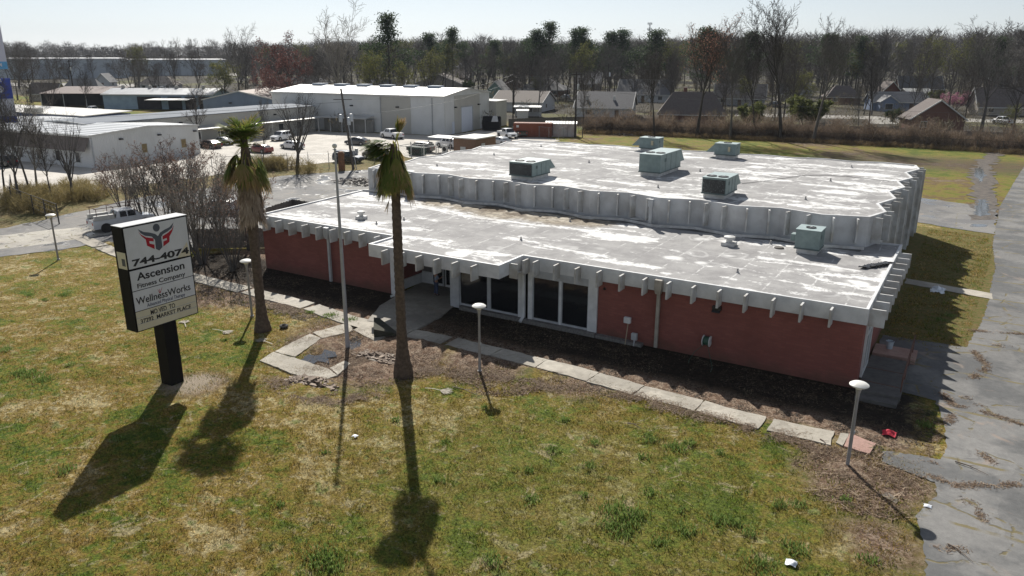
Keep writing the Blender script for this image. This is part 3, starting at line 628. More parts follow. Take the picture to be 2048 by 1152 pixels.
# hall -----------------------------------------------------------------
hall = thing('hall_building', 'taller rear hall with folded white walls and long fins', 'building', (-22, 27, 0))
HWALL = M('hall_white_stucco', (.62,.63,.64), (.47,.47,.47), .9, rough=.75, bmp=.006, streak=.45)
N = 15; fr = [(-1.98-2.755*i, 13.75 if i % 2 == 0 else 12.95) for i in range(N+1)]
rv = [(-1.98,13.75),(-1.27,16.2),(-2.08,19.0),(-1.27,21.9),(-2.05,24.8),(-1.22,27.6),(-1.98,30.4),(-1.16,33.2),(-1.9,36.1),(-1.1,39.0),(-1.6,41.7)]
bk = [(-1.6-2.77*i, 41.7-.1*i if i % 2 == 0 else 42.4-.1*i) for i in range(1, 15)]
lf = [(-43.3 if i % 2 == 0 else -44.1, 40.4-2.75*i) for i in range(0, 10)]
ring_ = fr+lf[::-1]+bk[::-1]+rv[::-1][:-1]        # clockwise from the front right corner
mb = MB(); n = len(ring_); inn = inset(ring_, .18)
for i in range(n):
    j = (i+1) % n; mb.prism([ring_[i], ring_[j], inn[j], inn[i]], 0, HH+.05)
mb.build('wall', HWALL, hall, world=True)
MB().prism(inset(ring_, .181), HH-.3, HH-.015).build('roof', ROOF, hall, world=True)
def hfin(a, c, t, z0, z1, w=.55):
    a, c = Vector(a), Vector(c); p = a.lerp(c, t); d = (c-a).normalized(); nn = Vector((d.y, -d.x))
    ctr = Vector((-22, 27)); 
    if (p+nn-ctr).length < (p-ctr).length: nn = -nn
    fin_box(p+nn*.002, nn, w, .11, z0, z1, hall)
for i in range(N):
    for t in (.25, .75): hfin(fr[i], fr[i+1], t, HF+.28, HH-.06)
for i in range(10):
    for t in (.25, .75): hfin(rv[i], rv[i+1], t, .15 if rv[i][1] > 15 else HF+.2, HH-.06, .58)
# raised ledge where the two roofs meet
mb = MB()
for i in range(N):
    a, c = fr[i], fr[i+1]; mb.prism([(a[0],a[1]-.86),(c[0],c[1]-.86),(c[0],c[1]-.72),(a[0],a[1]-.72)], HF-.01, HF+.17)
mb.build('ledge', CURB, hall, world=True)
MB().box(-43.2,12.3,HF-.005,-2.1,12.98,HF+.01).build('gap_floor', M('gap_dark', (.05,.05,.05), (.1,.1,.1), 2, rough=.5), hall, world=True)  # dark strip along the gap between ledge and hall wall
for x in (-38.5, -16.1):
    MB().box(x-.12,12.2,HF+.2,x+.12,12.4,HH+.0).box(x-.17,12.1,HH-.5,x+.17,12.45,HH+.02).build('downspout', GREYP, hall, world=True)
# ------------------------------------------------------------ roof equipment
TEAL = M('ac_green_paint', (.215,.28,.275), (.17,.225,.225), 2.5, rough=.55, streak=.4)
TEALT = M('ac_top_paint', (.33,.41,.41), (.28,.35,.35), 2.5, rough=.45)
COIL = None
m, nt, b = newmat('condenser_coil'); co = coords(nt); n_ = noise(nt, co, 14, 3, .8); nt.links.new(ramp(nt, n_, [(.5,(.02,.022,.024)),(.62,(.10,.11,.11)),(.7,(.3,.31,.3))]).outputs[0], b.inputs['Base Color']); b.inputs['Roughness'].default_value = .6; COIL = m
def ac(x0, y0, x1, y1, z, h, label, fans, hood, coil=True, curb=.3):
    t = thing('air_conditioner', label, 'air conditioner', ((x0+x1)/2, (y0+y1)/2, z), 0, 'rooftop air conditioners')
    w, d = (x1-x0)/2, (y1-y0)/2
    MB().box(-w+.12,-d+.12,-.02,w-.12,d-.12,curb).build('curb', CURB, t)
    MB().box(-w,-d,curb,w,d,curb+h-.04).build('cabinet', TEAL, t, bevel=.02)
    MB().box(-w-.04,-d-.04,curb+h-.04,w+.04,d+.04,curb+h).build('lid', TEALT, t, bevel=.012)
    if coil: MB().box(-w+.06,-d-.015,curb+.1,w-.06,-d-.001,curb+h-.14).build('coil', COIL, t)
    p = MB()
    for k in range(1, 4): p.box(w+.001,-d+2*d*k/4-.012,curb+.08,w+.012,-d+2*d*k/4+.012,curb+h-.1)
    p.box(w+.001,-d*.6,curb+h*.55,w+.03,-d*.45,curb+h*.75).box(-w-.03,-d-.03,curb,w+.03,-d-.001,curb+.09).box(w+.001,-d,curb,w+.03,d,curb+.07)
    p.build('panel_trim', M('ac_trim', (.11,.15,.15), (.09,.12,.12), 3), t)
    r = min(w*.42, .4)
    pos_ = [(-w*.48,-d*.5),(w*.48,-d*.5)] if fans == 2 else [(0,0)]
    for fx, fy in pos_:
        f = MB().lathe([(r,curb+h),(r,curb+h+.05),(r-.04,curb+h+.05),(r-.04,curb+h+.012),(.08,curb+h+.012)], (fx,fy,0), 20).build('fan', BLACK, t)
        g = MB()
        for k in range(8): a = k*math.pi/4; g.tube((fx,fy,curb+h+.055),(fx+math.cos(a)*(r-.02),fy+math.sin(a)*(r-.02),curb+h+.055),.008,n=4)
        g.lathe([(.09,curb+h+.06),(.09,curb+h+.075)], (fx,fy,0), 10).build('grille', GREYP, f)
    if hood == 'y':
        MB().extr(None, [(-w+.1,d,curb+h-.08),(-w+.1,d,curb+h*.3),(-w+.1,d+.95,curb+h*.3)], [(w-.0,d,curb+h-.02),(w-.0,d,curb+h*.3),(w-.0,d+.95,curb+h*.3)]).build('hood', TEAL, t)
    elif hood == 'x':
        MB().extr(None, [(-w,-d+.02,curb+h-.08),(-w-h*.75,-d+.02,curb+h*.2),(-w,-d+.02,curb+h*.25)], [(-w,d-.1,curb+h-.08),(-w-h*.75,d-.1,curb+h*.2),(-w,d-.1,curb+h*.25)]).build('hood', TEAL, t)
    elif hood == 'box': MB().box(-w-.4,-d*.2,curb+h*.25,-w,d*.6,curb+h*.6).build('duct_box', TEAL, t)
    if hood in ('x',): MB().box(w*.3,-d-.12,curb+h*.35,w*.5,-d-.001,curb+h*.75).build('switch_box', M('yellowed_plastic', (.5,.45,.32), (.4,.36,.25), 3), t)
    return t
ac(-29.5,14.7,-27.3,17.7,HH,1.15,'green rooftop air conditioner with dark coil, leftmost at the folded parapet',2,'y')
ac(-13.35,14.9,-11.6,17.8,HH,1.2,'green rooftop air conditioner with dark coil near the right end of the parapet',2,'y')
ac(-21.2,22.2,-19.3,27.2,HH,1.55,'longest green rooftop air conditioner, alone in the middle of the upper roof',2,'y',coil=False)
ac(-27.7,38.0,-25.6,39.6,HH,1.15,'green rooftop air conditioner with side hood behind the longest one at the back edge',1,'x',coil=False)
ac(-19.3,37.0,-17.2,38.6,HH,1.15,'green rooftop air conditioner with side hood, rightmost at the back edge',1,'x',coil=False)
ac(-5.6,9.8,-4.15,11.4,HF,1.25,'square green air conditioner with one fan on the lower front roof',1,'box',coil=False,curb=.28)
def vent(p, label, s=1.0):
    t = thing('roof_vent', label, 'vent', p, 0, 'roof vents')
    MB().box(-.42*s,-.42*s,-.02,.42*s,.42*s,.22).build('base', CURB, t, bevel=.03)
    MB().lathe([(.2*s,.22),(.2*s,.42),(.36*s,.44),(.36*s,.58),(.1,.64)], (0,0,0), 16).build('cap', CURB, t)
vent((-35.3,3.1,HF), 'white mushroom vent on the left part of the lower roof', .8); vent((-9.6,9.6,HF), 'wide white vent on the lower roof near the green air conditioner', 1.0)
pp = [((808,440),HF,'lower roof, left of the tall palm trunk'),((1140,443),HF,'lower roof beside the brown stain'),((1042,480),HF,'lower roof near its middle'),((1475,545),HF,'lower roof towards its front right part'),((1541,488),HF,'lower roof next to the dark round pad'),((753,448),HF,'lower roof beside the mushroom vent'),
      ((874,332),HH,'upper roof near the left palm'),((988,310),HH,'upper roof towards its left rim'),((1082,293),HH,'upper roof near its rear left corner'),((1178,325),HH,'upper roof between the left and the longest air conditioner'),((1316,375),HH,'upper roof in front of the longest air conditioner'),((1400,343),HH,'upper roof right of the longest air conditioner'),((1611,399),HH,'upper roof near the front right'),((1661,362),HH,'upper roof below the lying cable'),((1703,335),HH,'upper roof near the rear right corner')]
for (u, v_), z_, lb in pp:
    p = G(u, v_, z_); o = MB().tube((0,0,-.02),(0,0,.24),.05,n=10).lathe([(.12,-.01),(.06,.08),(.05,.09)], (0,0,0), 10).build('vent_pipe', M('lead_pipe', (.3,.29,.28), (.4,.39,.38), 4, rough=.5)); o.location = (p.x, p.y, z_)
    tag(o, 'thin grey vent pipe on the '+lb, 'pipe', 'vent pipes on the roofs')
p = G(1558,496,HF); o = MB().lathe([(.3,-.01),(.3,.05),(.24,.07)], (0,0,0), 18).build('drain_pad', M('dark_pad', (.05,.045,.04), (.08,.07,.06), 3)); o.location = p; tag(o, 'dark round pad lying left of the green air conditioner on the lower roof', 'roof pad')
cab = [G(u, v_, HH+.03) for u, v_ in ((1484,367),(1530,362),(1570,356),(1605,351),(1650,350),(1700,353),(1760,360),(1800,364))]
tag(MB().path(cab, .018, 5).build('roof_cable', BLACK), 'dark cable lying in a long curve across the upper roof', 'cable')
# crumpled tarp, broken flashing
rr = random.Random(5); mb = MB(); a, c = G(1722,537,HF), G(1784,527,HF)
for i in range(26):
    t = i/25; q = a.lerp(c, t); w = .5*math.sin(t*2.4+.3)*.8
    mb.slab([(q.x-.16,q.y-w,HF+rr.uniform(.02,.14)),(q.x+.2,q.y-w*.8,HF+rr.uniform(.02,.16)),(q.x+.17,q.y+w,HF+rr.uniform(.02,.12)),(q.x-.14,q.y+w*.9,HF+rr.uniform(.02,.14))], .01)
tag(mb.build('crumpled_tarp', M('black_plastic', (.02,.02,.022), (.05,.05,.05), 9, rough=.25)), 'crumpled black plastic at the right edge of the lower roof', 'tarp')
for (u, v_), l, r_ in (((1278,438),1.3,.4),((1003,401),1.2,.1),((1040,405),.9,.2)):
    p = G(u, v_, HF+.2); o = MB().slab([(-l/2,-.25,.1),(l/2,-.2,.02),(l/2,.25,.16),(-l/2,.2,.05)], .02).build('loose_flashing', CURB); o.location = (p.x, p.y, HF+.13); o.rotation_euler = (.1,.1,r_)
    tag(o, 'loose white sheet of flashing lying '+{1278:'by the ledge near the middle downspout',1003:'by the ledge, leftmost of three',1040:'on the ledge, below the left air conditioner'}[u], 'sheet', 'loose flashing at the foot of the hall wall')
# ------------------------------------------------------------ things at the foot of the wall
t = thing('meter_post', 'pale square box on a thin leaning post before the brick wall', 'utility box', (-12.3,-.3,0))
MB().box(-.2,-.1,1.3,.2,.1,1.65).build('box', WHITE, t, bevel=.02); MB().tube((-.08,0,-.1),(.05,0,1.3),.03,n=6).build('post', M('bare_wood', (.4,.33,.24)), t)
t = thing('meter_box', 'small grey box on a short pipe beside the leaning post', 'utility box', (-11.85,-.25,0))
MB().box(-.17,-.1,.35,.17,.1,.75).build('box', GREYP, t, bevel=.02); MB().tube((0,0,-.1),(0,0,.35),.05,n=6).build('pipe', GREYP, t)
t = thing('hose_reel', 'green garden hose wound on a white reel fixed to the brick wall', 'hose reel', (-7.7,-.15,1.1))
MB().lathe([(.16,-.16),(.24,-.15),(.24,.15),(.16,.16)], (0,0,0), 16, 'x').build('hose_coil', M('green_hose', (.03,.09,.06), (.02,.06,.04), 20, rough=.5, bmp=.01), t)
for s in (-1, 1): MB().lathe([(.3,s*.17),(.3,s*.2)], (0,0,0), 16, 'x').build('rim', WHITE, t)
MB().box(-.2,.05,-.03,.2,.24,.05).build('bracket', WHITE, t)
MB().path([(-.1,-.2,-.2),(-.5,-.4,-.6),(-.7,-.6,-1.05),(-.6,-1.0,-1.08)], .015, 5).path([(.1,-.2,-.1),(.4,-.5,-.7),(.7,-1.0,-1.07),(.8,-1.6,-1.08)], .015, 5).build('hose', M('green_hose', (1,1,1)), t)
# steps and railing by the side door
t = thing('door_steps', 'dark concrete landing with low steps outside the side door', 'steps', (1,2,0))
STEP = M('dark_step_concrete', (.12,.115,.11), (.08,.078,.075), 3, rough=.9, bmp=.01)
MB().box(.02,-.6,-.02,1.95,4.6,.3).build('landing', STEP, t, world=True); MB().box(.05,-1.3,-.02,1.9,-.6,.16).build('step', STEP, t, world=True)
MB().box(.02,5.0,.02,2.15,6.6,.32).build('ramp_slab', PINK, t, world=True)
t = thing('handrail', 'rusty red handrail along the outer side of the landing', 'railing', (1.9,2.5,.28))
MB().path([(.02,-2.6,.1),(.02,-2.6,.9),(.02,3.6,1.05),(.02,3.6,0)], .03).build('top_rail', RUST, t); MB().path([(.02,-2.6,.5),(.02,3.6,.6)], .022).build('middle_rail', RUST, t)
for y in (-.6, 1.5): MB().tube((.02,y,0),(.02,y,.95),.03).build('post', RUST, t)
MB().path([(-1.8,-2.5,.3),(.02,-2.6,.3)], .018).path([(-1.8,-.6,.3),(.02,-.6,.3)], .018).build('cross_rail', RUST, t)
t = thing('bucket', 'pale blue bucket standing on the pinkish slab', 'bucket', (.75,6.1,.32))
MB().lathe([(.15,0),(.2,.4),(.22,.41),(.22,.44),(.19,.43),(.14,.03)], (0,0,0), 18).build('pail', M('pale_blue_plastic', (.45,.53,.6), rough=.4), t); MB().path([(-.2,0,.4),(-.12,.12,.5),(.12,.12,.5),(.2,0,.4)], .008, 4).build('handle', BLACK, t)
# rags and bags
def rag(loc, w, label, name, cat, c1, n=60, hgt=.18, seed=1, aspect=1.0):
    rr = random.Random(seed); bm = bmesh.new(); bmesh.ops.create_grid(bm, x_segments=12, y_segments=12, size=w/2)
    for v in bm.verts:
        r = v.co.xy.length/(w/2); k = vn(np.array(v.co.x*9+seed*3), np.array(v.co.y*9+seed)); v.co.x *= 1+.35*(float(k)-.5); v.co.y *= aspect*(1+.35*(.5-float(k))); v.co.z = max(.0, hgt*(1-r*.8)*(.3+1.3*float(k)))
    bmesh.ops.solidify(bm, geom=bm.faces[:], thickness=.01)
    me = bpy.data.meshes.new(name); bm.to_mesh(me); bm.free(); me.materials.append(c1); o = bpy.data.objects.new(name, me); COL.objects.link(o); o.location = loc; return tag(o, label, cat)
rag((2.3,21.2,.0), .9, 'white plastic bag lying in the shade of the right hand grass strip', 'plastic_bag', 'bag', M('white_plastic', (.75,.78,.82), (.5,.55,.62), 6, rough=.4), seed=3, hgt=.3, aspect=1.7)
rag(G(1779,868)+Vector((0,0,.03)), .55, 'bright red cloth lying by the end of the front path', 'red_cloth', 'cloth', M('red_cloth', (.62,.03,.06), (.4,.02,.04), 6), seed=5)
rag(G(1582,1127)+Vector((0,0,.03)), .35, 'small white scrap of litter in the lawn, near the bottom right', 'paper_scrap', 'litter', M('white_plastic', (1,1,1)), seed=6, hgt=.12)
rag(G(1855,1013)+Vector((0,0,.03)), .25, 'small white scrap of paper at the edge of the asphalt', 'paper_scrap', 'litter', M('white_plastic', (1,1,1)), seed=7, hgt=.04)
rag(G(710,873)+Vector((0,0,.03)), .22, 'small white scrap of paper in the lawn beside the flagpole shadow', 'paper_scrap', 'litter', M('white_plastic', (1,1,1)), seed=8, hgt=.06)
rag(G(612,772)+Vector((0,0,.05)), .3, 'white scrap beside the hole in the bare soil', 'paper_scrap', 'litter', M('white_plastic', (1,1,1)), seed=9, hgt=.1)
# low wedge wall by the plaza
t = MB().add([(-26.6,-5.7,0),(-25.3,-7.2,0),(-24.3,-6.1,0),(-26.4,-5.4,0),(-26.6,-5.7,.6),(-25.3,-7.2,.55),(-24.3,-6.1,.1),(-26.4,-5.4,.5)],[(0,3,2,1),(4,5,6,7),(0,1,5,4),(1,2,6,5),(2,3,7,6),(3,0,4,7)]).build('planter_wall', M('mossy_concrete', (.035,.04,.025), (.06,.055,.045), 4, rough=.95, bmp=.02, world=True)); tag(t, 'dark mossy wedge of concrete beside the front path and the plaza', 'planter')
# ------------------------------------------------------------ pole sign
def mat_loc(o, M4): o.matrix_local = M4
def to_mesh(o):
    dg = bpy.context.evaluated_depsgraph_get(); me = bpy.data.meshes.new_from_object(o.evaluated_get(dg)); n = bpy.data.objects.new('lettering', me); COL.objects.link(n)
    c = o.data; bpy.data.objects.remove(o); bpy.data.curves.remove(c); n.name = 'lettering'; return n
def text(par, s, name, x, y0, y1, w, h, mat, off=.0, ext=.004, base=None, font_shear=0):
    """lettering on a face seen from +X: y0 left edge, base height, target width and height"""
    c = bpy.data.curves.new(name, 'FONT'); c.body = s; c.size = 1; c.offset = off; c.extrude = .02; c.shear = font_shear
    o = bpy.data.objects.new(name, c); COL.objects.link(o); c.materials.append(mat)
    bpy.context.view_layer.update()
    bb = [Vector(v) for v in o.bound_box]; x0 = min(v.x for v in bb); x1 = max(v.x for v in bb); b0 = min(v.y for v in bb); b1 = max(v.y for v in bb)
    sx, sy = w/(x1-x0), h/(b1-b0); o = to_mesh(o)
    o.parent = par
    o.matrix_local = Matrix(((0,0,.15,x),(sx,0,0,y0-x0*sx),(0,sy,0,y1-b0*sy),(0,0,0,1)))
    return o
SX, SYL, SYR, ZB, ZT = -29.5, -19.0, -15.62, 3.25, 8.35
SW, SH = SYR-SYL, ZT-ZB
sign = thing('pole_sign', 'tall black pole sign with white panels, black lettering and a marquee', 'sign', (-29.87,-17.3,0))
o_ = Vector((-29.87,-17.3,0)); X0 = SX+.003-o_.x; Y0 = SYL-o_.y
BSIGN = M('sign_black', (.006,.006,.0065), (.009,.0085,.0085), 2, rough=.6, spec=.12)
MB().box(-.43,-.36,-.1,.40,.36,ZB).build('pole', BSIGN, sign, bevel=.015)
c = MB().box(-.45,Y0-.02,ZB,X0-.006,Y0+SW+.02,ZT).build('cabinet', BSIGN, sign, bevel=.01)
MB().box(-.46,Y0-.03,ZT+.002,X0,Y0+SW+.03,ZT+.03).build('sunlit_top', M('sign_top_sheen', (.52,.53,.55), (.45,.46,.47)), sign)  # pale grey carries the sun's reflection on the black cabinet top
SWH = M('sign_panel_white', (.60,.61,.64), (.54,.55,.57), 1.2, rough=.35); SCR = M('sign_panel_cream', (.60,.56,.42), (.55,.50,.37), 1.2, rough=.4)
INK = M('sign_ink', (.012,.012,.014), (.016,.016,.018), rough=.5); GRINK = M('sign_slate_ink', (.075,.085,.105), (.075,.085,.105)); RDINK = M('sign_red_ink', (.36,.008,.02), (.33,.008,.02)); BLINK = M('sign_blue_ink', (.05,.06,.11), (.05,.06,.11))
fz = lambda t: ZT-t*SH; pan = []
for t0, t1, mt in ((.012,.392,SWH),(.412,.602,SWH),(.609,.799,SWH),(.806,.99,SCR)):
    pan.append(MB().box(X0-.004,Y0+.05,fz(t1),X0+.012,Y0+SW-.05,fz(t0)).build('panel', mt, sign))
CR = [(203,195),(737,85),(833,917),(325,1088)]     # the face in a close view: TL TR BR BL
def face(px, py):
    a, b_ = .5, .5
    for _ in range(30):
        X = (1-a)*(1-b_)*CR[0][0]+a*(1-b_)*CR[1][0]+a*b_*CR[2][0]+(1-a)*b_*CR[3][0]
        Y = (1-a)*(1-b_)*CR[0][1]+a*(1-b_)*CR[1][1]+a*b_*CR[2][1]+(1-a)*b_*CR[3][1]
        ax = (1-b_)*(CR[1][0]-CR[0][0])+b_*(CR[2][0]-CR[3][0]); ay = (1-b_)*(CR[1][1]-CR[0][1])+b_*(CR[2][1]-CR[3][1])
        bx = (1-a)*(CR[3][0]-CR[0][0])+a*(CR[2][0]-CR[1][0]); by = (1-a)*(CR[3][1]-CR[0][1])+a*(CR[2][1]-CR[1][1])
        D = ax*by-bx*ay; ex, ey = px-X, py-Y; a += (ex*by-bx*ey)/D; b_ += (ax*ey-ex*ay)/D
    return Y0+a*SW, ZT-b_*SH
def decal(pts, name, mt, par, d=.014):
    q = [face(*p) for p in pts]; bm = bmesh.new(); f = bm.faces.new([bm.verts.new((X0+d, y, z)) for y, z in q])
    r = bmesh.ops.extrude_face_region(bm, geom=[f]); bmesh.ops.translate(bm, verts=[v for v in r['geom'] if isinstance(v, bmesh.types.BMVert)], vec=(-.006,0,0))
    bmesh.ops.triangulate(bm, faces=[x for x in bm.faces if len(x.verts) > 4]); bmesh.ops.recalc_face_normals(bm, faces=bm.faces)
    me = bpy.data.meshes.new(name); bm.to_mesh(me); bm.free(); me.materials.append(mt); o = bpy.data.objects.new(name, me); COL.objects.link(o); o.parent = par; return o
decal([(325,205),(350,240),(385,260),(438,266),(465,292),(472,368),(500,382),(527,352),(517,268),(532,245),(572,222),(610,190),(623,147),(588,186),(545,208),(508,232),(490,262),(468,244),(420,232),(372,228)], 'emblem', GRINK, pan[0])
cx, cy = 477, 192; decal([(cx+29*math.cos(-k*.349), cy+33*math.sin(-k*.349)) for k in range(18)], 'emblem', GRINK, pan[0])
decal([(328,222),(352,260),(390,292),(400,342),(462,370),(460,332),(422,324),(418,304),(456,306),(452,280),(392,272),(352,250)], 'emblem', RDINK, pan[0])
decal([(628,165),(606,205),(572,234),(528,262),(529,290),(562,276),(566,292),(535,305),(534,348),(586,308),(588,262),(612,218)], 'emblem', RDINK, pan[0])
decal([(737,306),(655,442),(768,418)], 'cream_glow_patch', SCR, pan[0], .0135)  # sun shining through the broken panel corner, put into a cream colour
def tline(s, name, l, r_, capL, par, mat, off=0.0, desc=0):
    """l, r_: crop points at the left and right ends of the baseline; capL: crop point of the top left"""
    ya, za = face(*l); yb, zb = face(*r_); yc, zc = face(*capL); z = (za+zb)/2
    return text(par, s, name, X0+.016, ya, z-desc, yb-ya, (zc-za)+desc, mat, off)
tline('744-4074', 'lettering', (285,520), (757,402), (272,462), pan[0], INK, .035)
tline('Ascension', 'lettering', (320,638), (715,533), (318,570), pan[1], INK, .022)
tline('Fitness Company', 'lettering', (323,703), (722,600), (320,660), pan[1], INK, .018, .05)
tline('WellnessWorks', 'lettering', (315,845), (765,716), (303,785), pan[2], INK, .012)
tline('Advanced Physical Therapy', 'lettering', (400,860), (717,772), (398,828), pan[2], BLINK, .006, .05)
for a_, b2 in (((483,712),(500,745)),((497,708),(503,742)),((518,695),(505,742))): decal([(a_[0],a_[1]),(b2[0]-2,b2[1]),(b2[0]+3,b2[1]),(a_[0]+3,a_[1])], 'leaf_mark', RDINK, pan[2], .015)
tline('MO VED  TO', 'lettering', (430,936), (630,868), (426,893), pan[3], INK, .02)
tline('37292  MARKET PLACE', 'lettering', (350,1006), (768,880), (345,968), pan[3], INK, .02)
for t in (.868,.926): MB().box(X0+.012,Y0+.05,fz(t)-.012,X0+.02,Y0+SW-.05,fz(t)+.008).build('letter_track', GREYP, pan[3])
MB().box(-.30,Y0-.028,6.35,.36,Y0-.021,7.15).build('side_glow', SCR, sign); MB().box(.02,Y0-.034,6.5,.28,Y0-.029,6.85).build('side_glow_mark', M('mark_grey', (.1,.1,.1)), sign)  # sun glow inside the cabinet painted as a cream plate, dark mark on it

# ------------------------------------------------------------ flagpole and post lamps
t = thing('flagpole', 'tall bare grey flagpole with a round ball on top', 'flagpole', (-25.6,-9.1,0))
MB().lathe([(.13,-.1),(.12,.3),(.11,3),(.085,7),(.05,11.1)], (0,0,0), 14).build('pole', M('flagpole_grey', (.36,.37,.40), (.30,.31,.34), 2, rough=.4, metal=.2), t, smooth=True)
MB().lathe([(.05,11.1),(.09,11.14),(.05,11.2)], (0,0,0), 12).box(-.16,-.015,11.12,.16,.015,11.15).build('truck', GREYP, t)
MB().lathe([(.001,11.2)]+[(.13*math.sin(k*math.pi/10), 11.34-.13*math.cos(k*math.pi/10)) for k in range(1, 10)]+[(.001,11.47)], (0,0,0), 16).build('ball', M('dull_white', (.6,.6,.58)), t, smooth=True)
LAMPW = M('lamp_head_white', (.70,.70,.68), (.60,.59,.55), 5, rough=.45); LAMPP = M('lamp_pole_grey', (.30,.29,.29), (.22,.21,.21), 2, rough=.55, streak=.3)
def lamp(p, label, lean=(0,0)):
    t = thing('post_lamp', label, 'lamp', p, 0, 'mushroom headed post lamps'); t.rotation_euler = (lean[0], lean[1], 0)
    MB().lathe([(.12,-.1),(.12,.05),(.075,.07),(.07,1.8),(.062,3.0),(.075,3.25),(.12,3.45)], (0,0,0), 14).build('pole', LAMPP, t, smooth=True)
    MB().lathe([(.12,3.45),(.15,3.5),(.15,3.54),(.30,3.56),(.37,3.61),(.365,3.64),(.28,3.70),(.15,3.735),(.01,3.745)], (0,0,0), 28).build('head', LAMPW, t, smooth=True)
    MB().box(.055,-.04,1.5,.10,.04,1.62).build('hand_hole', GREYP, t)
lamp((.8,-8.2,0), 'mushroom headed post lamp nearest the asphalt drive'); lamp((-17.3,-8.0,0), 'mushroom headed post lamp right of the tall palm trunk')
lamp((-34.5,-8.3,0), 'mushroom headed post lamp left of the near palm trunk', (.01,.0)); lamp((-58.8,-7.1,0), 'mushroom headed post lamp left of the pole sign, in the far grass')

# ------------------------------------------------------------ palms
def palm_frond(A, o, d, L, R, droop, fan=100, n=26, tone=.3, sag=.35, rr=rnd):
    d = d.normalized(); pts = [o+d*(L*k/4)-Vector((0,0,1))*(droop*L*(k/4)**2) for k in range(5)]
    s0 = d.cross(Vector((0,0,1)));  s0 = s0.normalized() if s0.length > .1 else Vector((1,0,0))
    for k in range(4):
        w = .035; A[0] += [pts[k]-s0*w, pts[k]+s0*w, pts[k+1]+s0*w*.8, pts[k+1]-s0*w*.8]; A[1] += [tone*.9+.1]*4
    a = (pts[4]-pts[3]).normalized(); s = a.cross(Vector((0,0,1))); s = s.normalized() if s.length > .15 else s0; nn = s.cross(a)
    for k in range(n):
        th = rad(-fan+2*fan*k/(n-1)+rr.uniform(-3,3)); l = R*(1-.3*(abs(th)/rad(fan))**2)*rr.uniform(.85,1.1)
        dr = (a*math.cos(th)+s*math.sin(th)+nn*rr.uniform(-.05,.22)).normalized(); p = pts[4]; w = R*.042; sd_ = dr.cross(nn).normalized()
        tn = min(1, tone+rr.uniform(-.09,.09)); last = None
        for j, (f0, f1, w0, w1) in enumerate(((0,.4,.35,1),(.4,.75,1,.8),(.75,1,.8,.08))):
            q0 = p+dr*(l*f0)-Vector((0,0,1))*(sag*l*f0**2.2); q1 = p+dr*(l*f1)-Vector((0,0,1))*(sag*l*f1**2.2)
            A[0] += [q0-sd_*w*w0, q0+sd_*w*w0, q1+sd_*w*w1, q1-sd_*w*w1]
            A[1] += [max(0, min(1, tn+(0,.1,.38)[j]))]*4
    return A
PALMG = fixmat('palm_leaf', (.075,.14,.022), (.18,.21,.042), (.38,.26,.13), .45); PALMB = fixmat('palm_skirt', (.14,.11,.08), (.29,.22,.165), (.44,.36,.28), .3)
def quadmesh(A, name, mat, par): V = np.array([tuple(v) for v in A[0]]); return np_mesh(name, V, np.arange(len(V)).reshape(-1, 4), mat, par, np.array(A[1]))
TRUNK1 = M('palm_trunk_bark', (.13,.095,.07), (.07,.05,.038), 6, rough=.95, bmp=.03)
wind = Vector((-.853,-.522,0))
def palm_trunk(t, prof, name='trunk'):
    bm = MB(); P_ = []
    for r, z in prof: P_.append((r, z))
    bm.lathe(P_, (0,0,0), 18); return bm.build(name, TRUNK1, t, smooth=True)
def ring_prof(pts, step=.16, amp=.012):
    out = []; k = 0
    for (r0, z0), (r1, z1) in zip(pts[:-1], pts[1:]):
        n = max(1, int((z1-z0)/step))
        for i in range(n): f = i/n; out.append((r0+(r1-r0)*f+amp*(1 if k % 2 else -1)+rnd.uniform(-.006,.006), z0+(z1-z0)*f)); k += 1
    out.append(pts[-1]); return out
t = thing('palm_tree', 'tall fan palm with a bare trunk and crown blown to one side, before the entrance', 'palm tree', (-20.4,-10.5,0), 0, 'fan palms on the lawn')
palm_trunk(t, ring_prof([(.52,-.1),(.5,.35),(.40,.8),(.30,1.5),(.25,2.6),(.235,6),(.22,9.3),(.24,11.2),(.14,11.9)]))
rr = random.Random(11); A = [[], []]
for k in range(74):                                # hanging green and brown skirt
    a = rr.uniform(0, 6.283); z = rr.uniform(10.6, 12.1); out = Vector((math.cos(a), math.sin(a), 0)); f = (12.1-z)/1.4
    palm_frond(A, Vector((out.x*.2, out.y*.2, z)), out*(.38+.3*f)+Vector((0,0,-.85))+wind*.1, rr.uniform(.35,.65), rr.uniform(.7,1.0), .4, fan=34, n=15, tone=rr.choice((.1,.2,.25,.35,.55,.7)), sag=.3, rr=rr)
quadmesh(A, 'hanging_fronds', PALMG, t)
A = [[], []]
for k in range(26):                                # living fronds swept by the wind
    up_ = rr.uniform(-.25, .45); side = rr.uniform(-.4,.4); of = rr.uniform(0, .45)
    palm_frond(A, Vector((0,0,rr.uniform(11.4,12.0)))+wind*of, wind+Vector((0,0,up_))+Vector((.52,-.85,0))*side, rr.uniform(.1,.45), rr.uniform(.7,1.0), .2, fan=75, n=26, tone=rr.uniform(-.25,.3), sag=.22, rr=rr)
for k in range(5):
    palm_frond(A, Vector((.05,.05,11.9)), Vector((.15+.09*k,.08,1)), rr.uniform(.45,.65), rr.uniform(.65,.85), .0, fan=30, n=16, tone=.25+.1*k, sag=.02, rr=rr)
quadmesh(A, 'fronds', PALMG, t)
A = [[], []]; palm_frond(A, Vector((-.2,-.12,9.6)), Vector((-.25,-.1,-1)), .35, .75, .1, fan=14, n=9, tone=.8, sag=.1, rr=rr); quadmesh(A, 'dead_frond', PALMG, t)
t = thing('palm_tree', 'fan palm with a thick grey brown skirt of dead fronds, beside the pole sign', 'palm tree', (-31.9,-9.7,0), 0, 'fan palms on the lawn')
